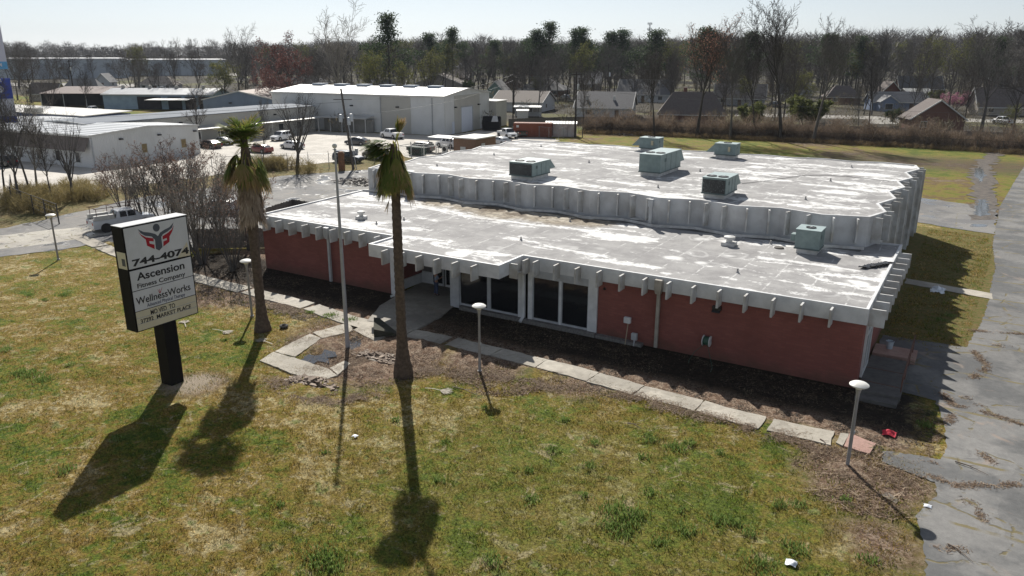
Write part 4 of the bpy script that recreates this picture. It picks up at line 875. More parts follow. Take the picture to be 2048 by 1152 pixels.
palm_trunk(t, ring_prof([(.52,-.1),(.48,.3),(.36,.8),(.28,1.8),(.27,5),(.33,7),(.28,10.5),(.16,11.5)]))
rr = random.Random(13); A = [[], []]
for k in range(95):
    a = rr.uniform(0, 6.283); z = rr.uniform(7.9, 10.6); out = Vector((math.cos(a), math.sin(a), 0))
    palm_frond(A, Vector((out.x*.25, out.y*.25, z)), out*rr.uniform(.22,.42)+Vector((0,0,-1)), rr.uniform(.4,.7), rr.uniform(.8,1.3), .3, fan=24, n=12, tone=rr.uniform(.1,.75), sag=.15, rr=rr)
quadmesh(A, 'skirt', PALMB, t)
A = [[], []]
for k in range(42):
    a = rr.uniform(0, 6.283); out = Vector((math.cos(a), math.sin(a), 0))
    palm_frond(A, Vector((out.x*.15, out.y*.15, rr.uniform(10.0,11.0))), out*.8+Vector((0,0,-.35))+wind*.25, rr.uniform(.45,.8), rr.uniform(.7,1.05), .6, fan=55, n=20, tone=rr.choice((.1,.2,.3,.5,.7,.9)), sag=.55, rr=rr)
quadmesh(A, 'hanging_fronds', PALMG, t)
A = [[], []]
for k in range(46):
    a = rr.uniform(0, 6.283); out = Vector((math.cos(a), math.sin(a), 0))
    palm_frond(A, Vector((0,0,rr.uniform(10.6,11.6))), out*rr.uniform(.2,1.0)+Vector((0,0,rr.uniform(.1,1.4)))+wind*rr.uniform(.0,.6), rr.uniform(.5,1.2), rr.uniform(.75,1.05), .18, fan=75, n=18, tone=rr.uniform(.05,.55), sag=.2, rr=rr)
quadmesh(A, 'fronds', PALMG, t)
# fallen palm fronds
for (u, v_), a, lb in (((372,655),2.6,'fallen pale palm frond lying on the lawn right of the pole sign'),((425,660),.2,'fallen pale palm frond, second right of the pole sign'),((850,778),.3,'fallen brown palm frond on the lawn below the tall palm'),((545,690),3.0,'fallen dry palm frond by the left corner of the plaza')):
    A = [[], []]; palm_frond(A, Vector((0,0,.06)), Vector((math.cos(a), math.sin(a), .12)), .8, .7, .15, fan=50, n=18, tone=.85, sag=.12, rr=rr)
    V = np.array([tuple(v) for v in A[0]]); V[:,2] = np.maximum(V[:,2], .03)
    o = np_mesh('fallen_frond', V, np.arange(len(V)).reshape(-1, 4), fixmat('dry_palm_leaf', (.3,.26,.2), (.4,.36,.29), (.52,.48,.40)) if 'dry_palm_leaf' not in bpy.data.materials else bpy.data.materials['dry_palm_leaf'], None, np.array(A[1]))
    o.location = G(u, v_); tag(o, lb, 'palm frond', 'fallen palm fronds')
o = MB().lathe([(.14,.02),(.2,.0),(.26,.06),(.26,.14),(.2,.18),(.14,.16),(.14,.02)], (0,0,0), 18).build('old_tyre', M('old_rubber', (.03,.03,.03), (.08,.075,.07), 5, rough=.85)); o.location = G(568,655); tag(o, 'old dark ring lying on the grass right of the near palm', 'ring')
rr = random.Random(3)
for (u, v_), a, l, lb in (((1910,925),-.4,1.3,'dark broken stick lying on the asphalt drive'),((1255,848),-.2,.8,'short bare stick in the lawn below the path'),((1105,745),-.3,.7,'thin twig on the bare soil by the front path'),((905,775),-.1,1.8,'long thin branch on the lawn right of the tall palm'),((1895,1090),-.7,1.0,'curved pale branch on the asphalt near the bottom right'),((1640,880),-.9,.7,'pale twig beside the path near the last lamp')):
    p = G(u, v_); d = Vector((math.cos(a), math.sin(a), 0)); o = MB().path([Vector((0,0,.05)), d*l*.4+Vector((0,.08,.07)), d*l+Vector((0,-.02,.05))], [.03,.02,.008], 5).path([d*l*.4+Vector((0,.08,.07)), d*l*.6+Vector((.1,.35,.06))], [.015,.005], 4).build('fallen_stick', M('dry_wood', (.22,.17,.13), (.12,.09,.07), 5))
    o.location = p; tag(o, lb, 'stick')
# ------------------------------------------------------------ person
def skin_person(loc, rz, label):
    SK = M('skin', (.36,.20,.13), (.32,.17,.11)); SH_ = M('grey_blue_shirt', (.22,.27,.36), (.17,.21,.29), 8); JE = M('blue_jeans', (.055,.075,.14), (.04,.055,.10), 8)
    t = thing('person', label, 'person', loc, rz)
    def skinned(name, V, E, Rr, mat, root=0):
        me = bpy.data.meshes.new(name); me.from_pydata(V, E, []); o = bpy.data.objects.new(name, me); COL.objects.link(o); o.parent = t
        me.materials.append(mat); sk = o.modifiers.new('skin', 'SKIN'); 
        for i, r in enumerate(Rr): me.skin_vertices[0].data[i].radius = r if isinstance(r, tuple) else (r, r)
        me.skin_vertices[0].data[root].use_root = True
        s = o.modifiers.new('sub', 'SUBSURF'); s.levels = 2; s.render_levels = 2; sk.use_smooth_shade = True; return o
    # facing +Y: standing, right arm raised to the head, left forearm forward
    body = skinned('body', [(0,0,.98),(0,0,1.2),(0,.01,1.42),(0,.02,1.53),(0,.04,1.66),(.09,0,.93),(.11,.02,.50),(.12,-.03,.07),(.12,.12,.03),(-.09,0,.93),(-.12,-.02,.50),(-.14,-.08,.07),(-.14,.07,.03),(.19,0,1.42),(.28,.08,1.2),(.22,.30,1.28),(.2,.38,1.31),(-.19,0,1.42),(-.33,.06,1.30),(-.2,.14,1.55),(-.14,.15,1.63)],
        [(0,1),(1,2),(2,3),(3,4),(0,5),(5,6),(6,7),(7,8),(0,9),(9,10),(10,11),(11,12),(2,13),(13,14),(14,15),(15,16),(2,17),(17,18),(18,19),(19,20)],
        [(.15,.11),(.14,.10),(.16,.10),.055,(.078,.10),.10,.065,.045,.035,.10,.065,.045,.035,.06,.047,.036,.03,.06,.047,.036,.03], SK)
    skinned('shirt', [(0,0,.92),(0,0,1.2),(0,.005,1.41),(.20,0,1.42),(.28,.08,1.22),(-.20,0,1.42),(-.32,.06,1.31)], [(0,1),(1,2),(2,3),(3,4),(2,5),(5,6)], [(.165,.13),(.155,.12),(.17,.115),.072,.062,.072,.062], SH_)
    skinned('trousers', [(0,0,.97),(.095,0,.88),(.11,.02,.50),(.12,-.03,.09),(-.095,0,.88),(-.12,-.02,.50),(-.14,-.08,.09)], [(0,1),(1,2),(2,3),(0,4),(4,5),(5,6)], [(.155,.12),.115,.08,.065,.115,.08,.065], JE)
    MB().lathe([(.001,1.63),(.07,1.645),(.098,1.69),(.095,1.745),(.06,1.785),(.001,1.795)], (0,.03,0), 14).build('hair', M('dark_hair', (.03,.02,.015)), t, smooth=True)
    MB().lathe([(.001,-.02),(.015,0),(.001,.02)], (0,.135,1.66), 8).build('nose', SK, t, smooth=True)
    for s in (-1, 1):
        MB().box(-.05+s*.13,-.1,-.0,.05+s*.13,.17,.09).build('shoe', M('dark_shoe', (.03,.03,.035)), t, bevel=.03, seg=2)
        hx, hy, hz = ((.2,.40,1.32) if s > 0 else (-.13,.16,1.66)); hd = MB()
        for k in range(4): hd.path([(hx-.03+.02*k,hy,hz),(hx-.03+.02*k,hy+.04,hz+.02),(hx-.028+.018*k,hy+.05,hz-.01)], [.009,.008,.006], 6)
        hd.tube((hx-.035*s,hy-.02,hz),(hx-.06*s,hy+.015,hz+.015),.01,.008,6).box(hx-.04,hy-.05,hz-.015,hx+.04,hy+.005,hz+.015); hd.build('hand', SK, t, smooth=True)
    return t
skin_person((-27.1,1.3,.05), rad(-30), 'person in a grey blue shirt and jeans standing in the shaded entrance')

# ------------------------------------------------------------ billboard at the left edge
bl = thing('billboard', 'blue and white billboard in two panels cut off by the left edge', 'billboard', (-100,20,0))
def board_pt(u, v, dist):
    d = fw*FPX+rt*(u-1024)-upv*(v-576); return CAM+d*(dist/math.hypot(d.x, d.y))
bd = 105.0
q = [board_pt(36, 245, bd), board_pt(25, 156, bd), board_pt(19, 138, bd), board_pt(0, 44, bd)]
bx = q[0].copy(); bl.location = (bx.x, bx.y, 0)
nrm = Vector((CAM.x-bx.x, CAM.y-bx.y, 0)).normalized(); lft = Vector((-nrm.y, nrm.x, 0)); lft = -lft if lft.dot(rt) > 0 else lft
def panel(zt_, zb_, name, mat, dx=0, w=9, th=.3):
    a = lft*0+nrm*dx; p = [a+Vector((0,0,zb_)), a+lft*w+Vector((0,0,zb_)), a+lft*w+Vector((0,0,zt_)), a+Vector((0,0,zt_))]
    return MB().slab([p[1],p[0],p[3],p[2]], th).build(name, mat, bl)
z_ = lambda v: board_pt(30, v, bd).z
BW = M('billboard_white', (.72,.74,.84), (.68,.70,.80), 1, rough=.5); BB = M('billboard_blue', (.06,.10,.45), (.055,.09,.40), 1, rough=.5); BC = M('billboard_cyan', (.16,.45,.80)); BLV = M('billboard_lavender', (.58,.59,.72), (.62,.63,.76), .5)
def bp(z0, z1, name, mat, dx): return panel(z1, z0, name, mat, dx)
zs = [z_(v) for v in (245,232,197,156)]
p1 = bp(zs[0], zs[1], 'panel', BB, .01); p2 = bp(zs[1], zs[2], 'panel', BW, 0); p3 = bp(zs[2], zs[3], 'panel', BB, .01)
zc = [z_(v) for v in (138,123,40)]
p4 = bp(zc[0], zc[1], 'panel', BC, .01); p5 = bp(zc[1], zc[2], 'panel', BLV, 0)
def btext(par, s, right, z0, h, w, mat, name='lettering'):
    c = bpy.data.curves.new(name, 'FONT'); c.body = s; c.size = 1; c.extrude = .02; c.offset = .015; o = bpy.data.objects.new(name, c); COL.objects.link(o); c.materials.append(mat)
    bpy.context.view_layer.update(); bb = [Vector(v) for v in o.bound_box]; x0 = min(v.x for v in bb); x1 = max(v.x for v in bb); b0 = min(v.y for v in bb); b1 = max(v.y for v in bb)
    sx, sy = w/(x1-x0), h/(b1-b0); o = to_mesh(o); R_ = -lft; org = lft*right+nrm*.03+Vector((0,0,z0-b0*sy))-R_*(x1*sx)
    o.parent = par; o.matrix_local = Matrix(((R_.x*sx,0,nrm.x*.5,org.x),(R_.y*sx,0,nrm.y*.5,org.y),(0,sy,0,org.z),(0,0,0,1)))
pxm = bd/FPX
btext(p3, 'S', 11*pxm, z_(186), (186-162)*pxm*1.0, 18*pxm, BW); btext(p3, '59', 24*pxm, z_(193.5), 5*pxm, 9*pxm, BW)
btext(p2, 'F', 27.5*pxm, z_(207), 5.5*pxm, 5*pxm, INK); btext(p2, 'NO', 20*pxm, z_(223.5), 9*pxm, 22*pxm, INK); btext(p1, 'TE', 22*pxm, z_(243.5), 7.5*pxm, 16*pxm, BW); btext(p4, 'OM', 7.5*pxm, z_(133), 5.5*pxm, 13*pxm, BW)
MB().box(-.3,-.3,0,.3,.3,zs[0]).build('post', BSIGN, bl).location = lft*4
MB().box(-.2,-.2,zs[3],.2,.2,zc[0]).build('post', BSIGN, bl).location = lft*1.6-nrm*.5
# ------------------------------------------------------------ utility poles, wires
POLEW = M('pole_wood', (.13,.115,.10), (.08,.07,.065), 3, rough=.9, bmp=.01, streak=.4); POLED = M('dark_pole_wood', (.05,.042,.038), (.03,.026,.024), 3, rough=.9); CERAM = M('transformer_grey', (.52,.55,.58), (.45,.48,.5), 2, rough=.45)
t = thing('utility_pole', 'leaning wooden utility pole with a crossarm and grey transformer cans', 'utility pole', (-73.3,43.1,0))
TOP = Vector((-.95,-.6,11.2)); f_ = lambda h: TOP*(h/11.2)
MB().path([(0,0,-.2), TOP*.5, TOP], [.2,.17,.13], 12).build('pole', POLEW, t, smooth=True)
a9 = Vector((.85,.52,0)); p_ = f_(9.7); MB().add(*(lambda m: (m.v, m.f))(MB().tube(p_-a9*1.3, p_+a9*1.3, .07, n=4))).build('crossarm', POLEW, t)
for s, z in ((-1, 6.6), (1, 6.7), (.45, 6.2)):
    p_ = f_(z)+a9*s*.75; MB().lathe([(.25,0),(.27,.05),(.27,.95),(.2,1.05),(.04,1.08)], p_, 14).build('transformer', CERAM, t, smooth=True)
for s in (-.5, .45, .1):
    p_ = f_(8.3)+a9*s*1.5; MB().lathe([(.05,0),(.09,.05),(.05,.1),(.09,.15),(.05,.25)], p_, 8).build('insulator', CERAM, t)
MB().tube((.35,.22,0), f_(6.3)+a9*.25, .07, n=8).box(.3,.1,2.2,.75,.35,2.9).build('conduit', GREYP, t)
def upole(u, v, v2, label, r=.14, arm=True, mat=POLED):
    p = G(u, v); h = HT(p, v2); t = thing('utility_pole', label, 'utility pole', p, 0, 'wooden utility poles')
    MB().path([(0,0,-.2),(0,0,h*.5),(0,0,h)], [r*1.2,r,r*.75], 10).build('pole', mat, t)
    if arm: MB().box(-1.1,-.05,h-.6,1.1,.05,h-.48).box(-.02,-.06,h-.58,.02,.06,h-.2).build('crossarm', mat, t); MB().lathe([(.2,h-3.4),(.22,h-3.3),(.22,h-2.4),(.1,h-2.3)], (.42,0,0), 10).build('transformer', CERAM, t)
    return p, h
pa, ha = upole(1150,275,143,'dark utility pole with transformer beside the rust red container',.17); pb, hb = upole(1026,240,147,'dark utility pole behind the white warehouse corner',.15, False)
pc, hc = upole(1214,222,128,'dark utility pole behind the dark roofed house',.16); pd, hd_ = upole(892,205,137,'thin utility pole behind the white warehouse roof',.13, False)
pe, he = upole(150,200,120,'thin utility pole left of the brick house with hip roof',.2); pf, hf = upole(275,198,125,'leaning dark utility pole beside the white ranch house',.2, False)
pg, hg = upole(812,250,150,'thin utility pole over the warehouse roof',.12)
WIRE = M('overhead_wire', (.10,.10,.105), (.13,.13,.13), rough=.5)
def wire(a, b, sag, label, n=14, r=.022):
    pts = [a.lerp(b, i/n)-Vector((0,0,sag*4*(i/n)*(1-i/n))) for i in range(n+1)]; tag(MB().path(pts, r, 4).build('overhead_wire', WIRE), label, 'wire', 'overhead wires')
V3 = lambda p, h: Vector((p[0], p[1], h))
for k, hh_ in enumerate((.3, .7, 3.2)): wire(V3(pb, hb-hh_), V3(pa, ha-hh_), .6, ('upper','middle','lower')[k]+' overhead wire between the two dark poles behind the hall')
for k, hh_ in enumerate((.3, 3.2)): wire(V3(pa, ha-hh_), Vector((20,125,9.5-hh_)), 1.2, ('upper','lower')[k]+' overhead wire running right from the pole by the container')
for k, hh_ in enumerate((.2, 1.6)): wire(Vector((-73.9,42.6,10-hh_*1.5)), V3(pb, hb-hh_), 1.5, ('upper','lower')[k]+' overhead wire from the leaning pole over the warehouse lot')
wire(Vector((-74.1,42.3,9.4)), Vector((-150,-30,9.5)), 2.0, 'overhead wire running left from the leaning pole'); 
tp = AT(1297, 900); hT = HT(tp, 46); t = thing('cell_tower', 'slim lattice mast with antennas above the far trees', 'mast', tp)
m_ = MB()
for k in range(3): a = k*2.094; m_.tube((1.3*math.cos(a),1.3*math.sin(a),0),(.7*math.cos(a),.7*math.sin(a),hT),.16,n=4)
for k in range(26):
    z0 = k*hT/26; r0 = 1.3-.6*k/26
    for j in range(3): a, b_ = j*2.094, (j+1)*2.094; m_.tube((r0*math.cos(a),r0*math.sin(a),z0),(r0*math.cos(b_),r0*math.sin(b_),z0+hT/26),.09,n=4)
m_.build('lattice', M('mast_grey', (.25,.25,.26)), t)
for z in (.99, .87, .78): 
    for j in range(6): a = j*1.047; MB().box(2.2*math.cos(a)-.3,2.2*math.sin(a)-.3,hT*z-1.3,2.2*math.cos(a)+.3,2.2*math.sin(a)+.3,hT*z+1.0).build('antenna', M('mast_white', (.5,.5,.5)), t)
# ------------------------------------------------------------ metal buildings
CLAD = ribbed('white_cladding', (.64,.65,.65), (.54,.55,.54), .3, .03, .45); CLADB = ribbed('beige_cladding', (.46,.45,.41), (.40,.39,.36), .3, .03, .5); CLADG = ribbed('blue_grey_cladding', (.17,.22,.30), (.13,.17,.24), .35, .03, .5)
RFW = ribbed('white_metal_roof', (.46,.46,.44), (.38,.38,.365), .6, .02, .4, axis='x'); RFR = ribbed('ribbed_grey_roof', (.60,.61,.61), (.48,.49,.50), 1.3, .14, .35, axis='y', dark=(.16,.17,.18)); RFG = M('grey_metal_roof', (.34,.36,.38), (.27,.28,.30), .4, rough=.5)
RFB = M('brown_metal_roof', (.10,.06,.05), (.075,.045,.04), .8, rough=.7)
def gabled(t, x0, x1, y0, y1, he, hr, wall, roof, axis='x', oh=.3, th=.12, trim=None, hip=0.0, wname='wall', open_front=False):
    """walls and pitched roof in the thing's local frame; axis = direction of the ridge"""
    mb = MB(); xm, ym = (x0+x1)/2, (y0+y1)/2
    if axis == 'x':
        P1 = [(x0,y0,0),(x0,y1,0),(x0,y1,he),(x0,ym,hr if not hip else he),(x0,y0,he)]; P2 = [(x1,)+p[1:] for p in P1]
    else:
        P1 = [(x0,y0,0),(x1,y0,0),(x1,y0,he),(xm,y0,hr if not hip else he),(x0,y0,he)]; P2 = [(p[0],y1,p[2]) for p in P1]
    n = 5; vs = [(a,b_,c-.03 if c > 0 else c) for a,b_,c in P1]+[(a,b_,c-.03 if c > 0 else c) for a,b_,c in P2]
    fs = [tuple(range(5)), tuple(range(9,4,-1))]+[(i,(i+1)%5,5+(i+1)%5,5+i) for i in range(5)]
    mb.add(vs, fs); w = mb.build(wname, wall, t)
    r = MB(); o = oh; k = (hr-he)/((y1-y0)/2 if axis == 'x' else (x1-x0)/2); d = k*o; e = .02
    if hip:
        if axis == 'x':
            a, b_ = x0+hip, x1-hip; A = (x0-o,y0-o,he-d+e); B = (x1+o,y0-o,he-d+e); C = (x1+o,y1+o,he-d+e); D = (x0-o,y1+o,he-d+e); E_ = (a,ym,hr+e); F = (b_,ym,hr+e)
            quads = [[A,B,F,E_],[C,D,E_,F],[D,A,E_],[B,C,F]]
        else:
            a, b_ = y0+hip, y1-hip; A = (x0-o,y0-o,he-d+e); B = (x1+o,y0-o,he-d+e); C = (x1+o,y1+o,he-d+e); D = (x0-o,y1+o,he-d+e); E_ = (xm,a,hr+e); F = (xm,b_,hr+e)
            quads = [[B,C,F,E_],[D,A,E_,F],[A,B,E_],[C,D,F]]
        vsum = []
        for q_ in quads: r.add(q_, [tuple(range(len(q_)))])
        r.add([A,B,C,D], [(3,2,1,0)])
    elif axis == 'x':
        r.slab([(x0-o,y0-o,he-d+e+th),(x1+o,y0-o,he-d+e+th),(x1+o,ym,hr+e+th),(x0-o,ym,hr+e+th)], th).slab([(x0-o,ym,hr+e+th),(x1+o,ym,hr+e+th),(x1+o,y1+o,he-d+e+th),(x0-o,y1+o,he-d+e+th)], th)
    else:
        r.slab([(x0-o,y0-o,he-d+e+th),(xm,y0-o,hr+e+th),(xm,y1+o,hr+e+th),(x0-o,y1+o,he-d+e+th)], th).slab([(xm,y0-o,hr+e+th),(x1+o,y0-o,he-d+e+th),(x1+o,y1+o,he-d+e+th),(xm,y1+o,hr+e+th)], th)
    rf = r.build('roof', roof, t)
    if trim is not None and not hip:
        if axis == 'x':
            for x in (x0-o-.03, x1+o-.09):
                MB().slab([(x,y0-o,he-d+e+th+.02),(x+.12,y0-o,he-d+e+th+.02),(x+.12,ym,hr+e+th+.02),(x,ym,hr+e+th+.02)], .24).slab([(x,ym,hr+e+th+.02),(x+.12,ym,hr+e+th+.02),(x+.12,y1+o,he-d+e+th+.02),(x,y1+o,he-d+e+th+.02)], .24).build('bargeboard', trim, t)
            MB().box(x0-o,y0-o-.08,he-d-.12,x1+o,y0-o-.005,he-d+e+th).build('gutter', trim, t)
        else:
            MB().slab([(x0-o,y0-o-.08,he-d+e+th+.02),(xm,y0-o-.08,hr+e+th+.02),(xm,y0-o+.05,hr+e+th+.02),(x0-o,y0-o+.05,he-d+e+th+.02)], .24).slab([(xm,y0-o-.08,hr+e+th+.02),(x1+o,y0-o-.08,he-d+e+th+.02),(x1+o,y0-o+.05,he-d+e+th+.02),(xm,y0-o+.05,hr+e+th+.02)], .24).build('bargeboard', trim, t)
    elif trim is not None:
        MB().box(x0-o,y0-o-.06,he-d-.14,x1+o,y0-o-.003,he-d+e).box(x1+o+.003,y0-o,he-d-.14,x1+o+.06,y1+o,he-d+e).build('gutter', trim, t)
    return w, rf
TRIM = M('white_trim', (.55,.55,.53), (.48,.48,.46), 3); DARKIN = M('dark_opening', (.02,.02,.022), (.03,.03,.03), 1, rough=.9)
WINDG = M('house_window_glass', (.03,.035,.04), (.05,.055,.06), 1, rough=.15)
wh = thing('warehouse', 'large white metal warehouse with low gabled roof and roller door on its end', 'warehouse', (-89.4,87.2,0), rad(8))
WL = 20
while PJ((-89.4-WL*.9903, 87.2-WL*.1392, 7.6))[0] > 545 and WL < 56: WL += .5
gabled(wh, -WL, 0, 0, 21, 7.6, 8.75, CLAD, RFW, 'x', .25, .15, TRIM)
MB().box(-14.8,-.05,.02,-7.8,-.004,7.3).build('cladding_panel', CLADB, wh); MB().box(.004,4.2,.02,.05,16,7.6).build('cladding_panel', CLADB, wh)
d = MB().box(.052,7.2,.02,.12,12.2,5.1).build('roller_door', M('roller_door_white', (.60,.64,.72), (.55,.6,.68), 3, rough=.4), wh)
MB().box(.052,12.25,.0,.16,12.6,5.3).box(.052,7.0,5.13,.18,12.6,5.3).build('door_frame', GREYP, d)
MB().box(.055,3.0,.02,.1,4.0,2.5).build('door', M('roller_door_white', (1,1,1)), wh)
for x in (-14.9, -2.8): MB().box(x-.08,-.2,0,x+.08,-.052,7.3).build('downspout', GREYP, wh)
MB().box(.05,-.18,0,.2,-.05,7.4).build('downspout', TRIM, wh)
for p_ in ((-22,-.3),(-10.8,-.3)): MB().box(p_[0]-.3,-.45,5.2,p_[0]+.3,-.052,5.45).build('wall_lamp', BLACK, wh)
for y in (4.4, 15.2): MB().box(.055,y-.3,5.2,.45,y+.3,5.45).build('wall_lamp', BLACK, wh)
for k in range(6): MB().box(-WL+4+(WL-7)/6*k,9.2,8.55,-WL+6.7+(WL-7)/6*k,11.6,9.25).build('ridge_vent', M('vent_blue_grey', (.33,.38,.45), (.28,.32,.38)), wh)
MB().box(-6,21.1,0,1.6,27,5.6).build('annex', CLADB, wh)
MB().slab([(-6.2,21,5.9),(1.8,21,5.7),(1.8,27.2,5.7),(-6.2,27.2,5.9)], .1).build('annex_roof', TRIM, wh)
wg = thing('warehouse_wing', 'long low beige wing of the warehouse with a covered walk along the parking lot', 'warehouse', (-117.7,56,0), rad(2))
gabled(wg, -11, 0, -26, 24.5, 5.1, 5.35, CLADB, M('pale_blue_roof', (.20,.22,.25), (.16,.18,.21), .3, rough=.8, spec=.1), 'y', .25, .12, TRIM)
cn = MB().slab([(.05,-24,3.3),(2.6,-24,2.95),(2.6,24,2.95),(.05,24,3.3)], .1).build('walk_canopy', RFW, wg)
for k in range(12): MB().box(2.4,-23.5+4.2*k,0,2.52,-23.38+4.2*k,2.9).build('canopy_post', TRIM, wg)
for k in range(9): w_ = MB().box(.01,-21+5*k,.9,.08,-19.6+5*k,2.3).build('window', TRIM, wg); MB().box(.082,-20.9+5*k,1.0,.09,-19.7+5*k,2.2).build('pane', WINDG, w_)
for k in range(4): MB().box(.01,-20+11*k,4.0,.35,-19.5+11*k,4.25).build('wall_lamp', BLACK, wg)
wc = thing('covered_walk', 'flat white canopy on posts along the foot of the warehouse front', 'canopy', (-105.5,84.2,0), rad(8))
MB().slab([(-12,-3,3.0),(0,-3,3.0),(0,.4,3.35),(-12,.4,3.35)], .1).build('canopy', RFW, wc)
for k in range(5): MB().box(-11.8+2.9*k,-2.9,0,-11.68+2.9*k,-2.78,2.95).build('post', TRIM, wc)
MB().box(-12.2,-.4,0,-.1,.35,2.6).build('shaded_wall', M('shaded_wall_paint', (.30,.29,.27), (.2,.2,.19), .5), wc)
lb = thing('metal_shop_building', 'white metal building with ribbed roof and tan boarded windows, left of the thicket', 'building', (-105.0,23.6,0), rad(5.5))
gabled(lb, -37, 0, 0, 19.4, 4.5, 5.1, CLAD, RFR, 'x', .2, .14, TRIM)
for y in (8.2, 15.6): w_ = MB().box(.004,y,1.2,.07,y+1.1,2.7).build('window', TRIM, lb); MB().box(.072,y+.1,1.3,.08,y+1.0,2.6).build('board', M('tan_board', (.27,.20,.09), (.2,.15,.07), 3), w_)
for y in (4.6, 11.4, 18.3): MB().box(.004,y,3.6,.4,y+.5,3.8).build('wall_lamp', BLACK, lb)
MB().slab([(-36.8,-1.1,2.5),(-.1,-1.1,2.5),(-.1,-.05,4.35),(-36.8,-.05,4.35)], .1).build('awning', M('grey_brown_awning', (.17,.145,.135), (.13,.11,.10), 1, rough=.9), lb)
for k in range(8): w_ = MB().box(-34.5+4.4*k,-.08,.6,-33.4+4.4*k,-.004,2.2).build('window', TRIM, lb); MB().box(-34.4+4.4*k,-.09,.7,-33.5+4.4*k,-.082,2.1).build('pane', WINDG, w_)
MB().box(.004,.1,0,.12,.25,4.3).build('downspout', GREYP, lb)
bl_ = thing('long_flat_building', 'long low building with white flat roof and dark blue band, left of the ribbed roof', 'building', (-143,45,0), rad(4))
MB().box(-44,0,0,0,10,4.2).build('wall', M('slate_blue_wall', (.06,.09,.17), (.05,.07,.13), .5), bl_); MB().slab([(-44.3,-.3,4.4),(.3,-.3,4.4),(.3,10.3,4.7),(-44.3,10.3,4.7)], .15).build('roof', M('pale_membrane', (.62,.61,.58), (.5,.49,.47), .3), bl_)
for k in range(2): MB().box(-26+10*k,-1.5,4.5,-23+10*k,.5,5.4).build('roof_unit', M('cream_unit', (.5,.49,.45)), bl_)
s_ = thing('open_shed', 'open fronted shed with rusty brown roof beside the blue sheds', 'shed', (-224,90,0), rad(33))
MB().slab([(-10,-1,4.4),(10,-1,4.4),(10,14,5.8),(-10,14,5.8)], .15).build('roof', RFB, s_); MB().box(-9.8,13.4,0,9.8,13.8,5.4).box(-9.9,-.5,0,-9.6,13.8,4.4).build('wall', M('dark_shed_wall', (.07,.075,.08), (.05,.05,.055), .5), s_)
for k in range(4): MB().box(-9.8+6.4*k,-.8,0,-9.6+6.4*k,-.6,4.3).build('post', GREYP, s_)
s_ = thing('storage_sheds', 'row of pale blue sheds with grey roof, round vents and dark open bays', 'shed', (-200,103,0), rad(30))
gabled(s_, -19, 13, 0, 13, 4.2, 5.6, M('pale_blue_shed_wall', (.30,.40,.48), (.24,.32,.40), .6), RFG, 'x', .4, .1, TRIM)
for x0, x1 in ((-9,-2),(0,4),(5,8),(9,12.5)): MB().box(x0,-.06,.02,x1,-.005,3.6).build('open_bay', DARKIN, s_)
for k in range(4): MB().lathe([(.5,5.7),(.55,6.1),(.35,6.5),(.02,6.6)], (-16+8*k,6.5,0), 12).build('turbine_vent', M('vent_tan', (.5,.47,.42)), s_)
MB().slab([(-4,-6,3.0),(8,-6,3.0),(9,-.1,3.3),(-3,-.1,3.3)], .1).build('lean_to_roof', RFW, s_)
s_ = thing('blue_metal_building', 'blue grey gabled metal building with a white roller door behind the wing', 'building', AT(468,202), rad(28))
gabled(s_, -9, 9.3, 0, 26, 4.9, 6.9, CLADG, M('rusty_tan_roof', (.28,.22,.19), (.2,.15,.13), .4), 'y', .3, .1, TRIM)
MB().box(-4.2,-.06,.02,-.2,-.005,3.2).build('roller_door', TRIM, s_); MB().box(-2.4,-.5,4.0,-1.8,-.005,4.3).build('wall_lamp', BLACK, s_)
for (u0, u1, v, h, dist, lb_) in ((-20,250,119,16,560,'huge pale warehouse on the horizon at the far left'),(232,450,121,15.6,600,'long pale blue warehouse with two dock lights near the horizon')):
    a, c_ = AT(u0, dist), AT(u1, dist); L_ = (c_-a).length; t = thing('distant_warehouse', lb_, 'warehouse', a, math.atan2(c_.y-a.y, c_.x-a.x))
    h = HT(AT((u0+u1)/2, dist), v)
    MB().box(0,0,0,L_,60,h).build('wall', ribbed('far_cladding', (.42,.46,.50), (.36,.40,.44), 9, .05), t); MB().box(-.5,-.5,h+.02,L_+.5,60.5,h+.7).build('roof', M('far_white_roof', (.66,.67,.68), (.6,.6,.61), .05), t)
    for k in range(5): MB().box(L_*(.15+.17*k),-.3,0,L_*(.15+.17*k)+5,-.02,h*.8).build('cladding_panel', ribbed('far_cladding_dark', (.27,.30,.34), (.24,.27,.3), 9, .05), t)
# ------------------------------------------------------------ houses
ROOFC = {'dark': M('dark_shingles', (.12,.12,.125), (.09,.09,.095), 2.5, rough=.95, bmp=.01), 'grey': M('grey_shingles', (.23,.23,.235), (.18,.18,.185), 2.5, rough=.95, bmp=.01), 'tan': M('tan_shingles', (.22,.195,.175), (.18,.16,.145), 2.5, rough=.95, bmp=.01), 'brown': M('brown_shingles', (.15,.13,.12), (.12,.10,.095), 2.5, rough=.95, bmp=.01)}
WALLC = {'white': M('white_siding', (.50,.51,.52), (.45,.46,.47), 1), 'brick': M('brown_brick', (.16,.075,.055), (.12,.06,.045), 6), 'red': M('red_boards', (.14,.04,.025), (.10,.03,.02), 3), 'blue': M('blue_siding', (.22,.27,.38), (.19,.24,.34), 1), 'green': M('green_siding', (.17,.26,.24), (.14,.22,.20), 1), 'tan': M('tan_siding', (.36,.33,.29), (.31,.28,.24), 1), 'grey': M('grey_siding', (.30,.31,.33), (.26,.27,.28), 1)}
def bis(f, lo, hi):
    s = f(hi) > f(lo)
    for _ in range(40):
        m = (lo+hi)/2
        if (f(m) > 0) == s: hi = m
        else: lo = m
    return lo
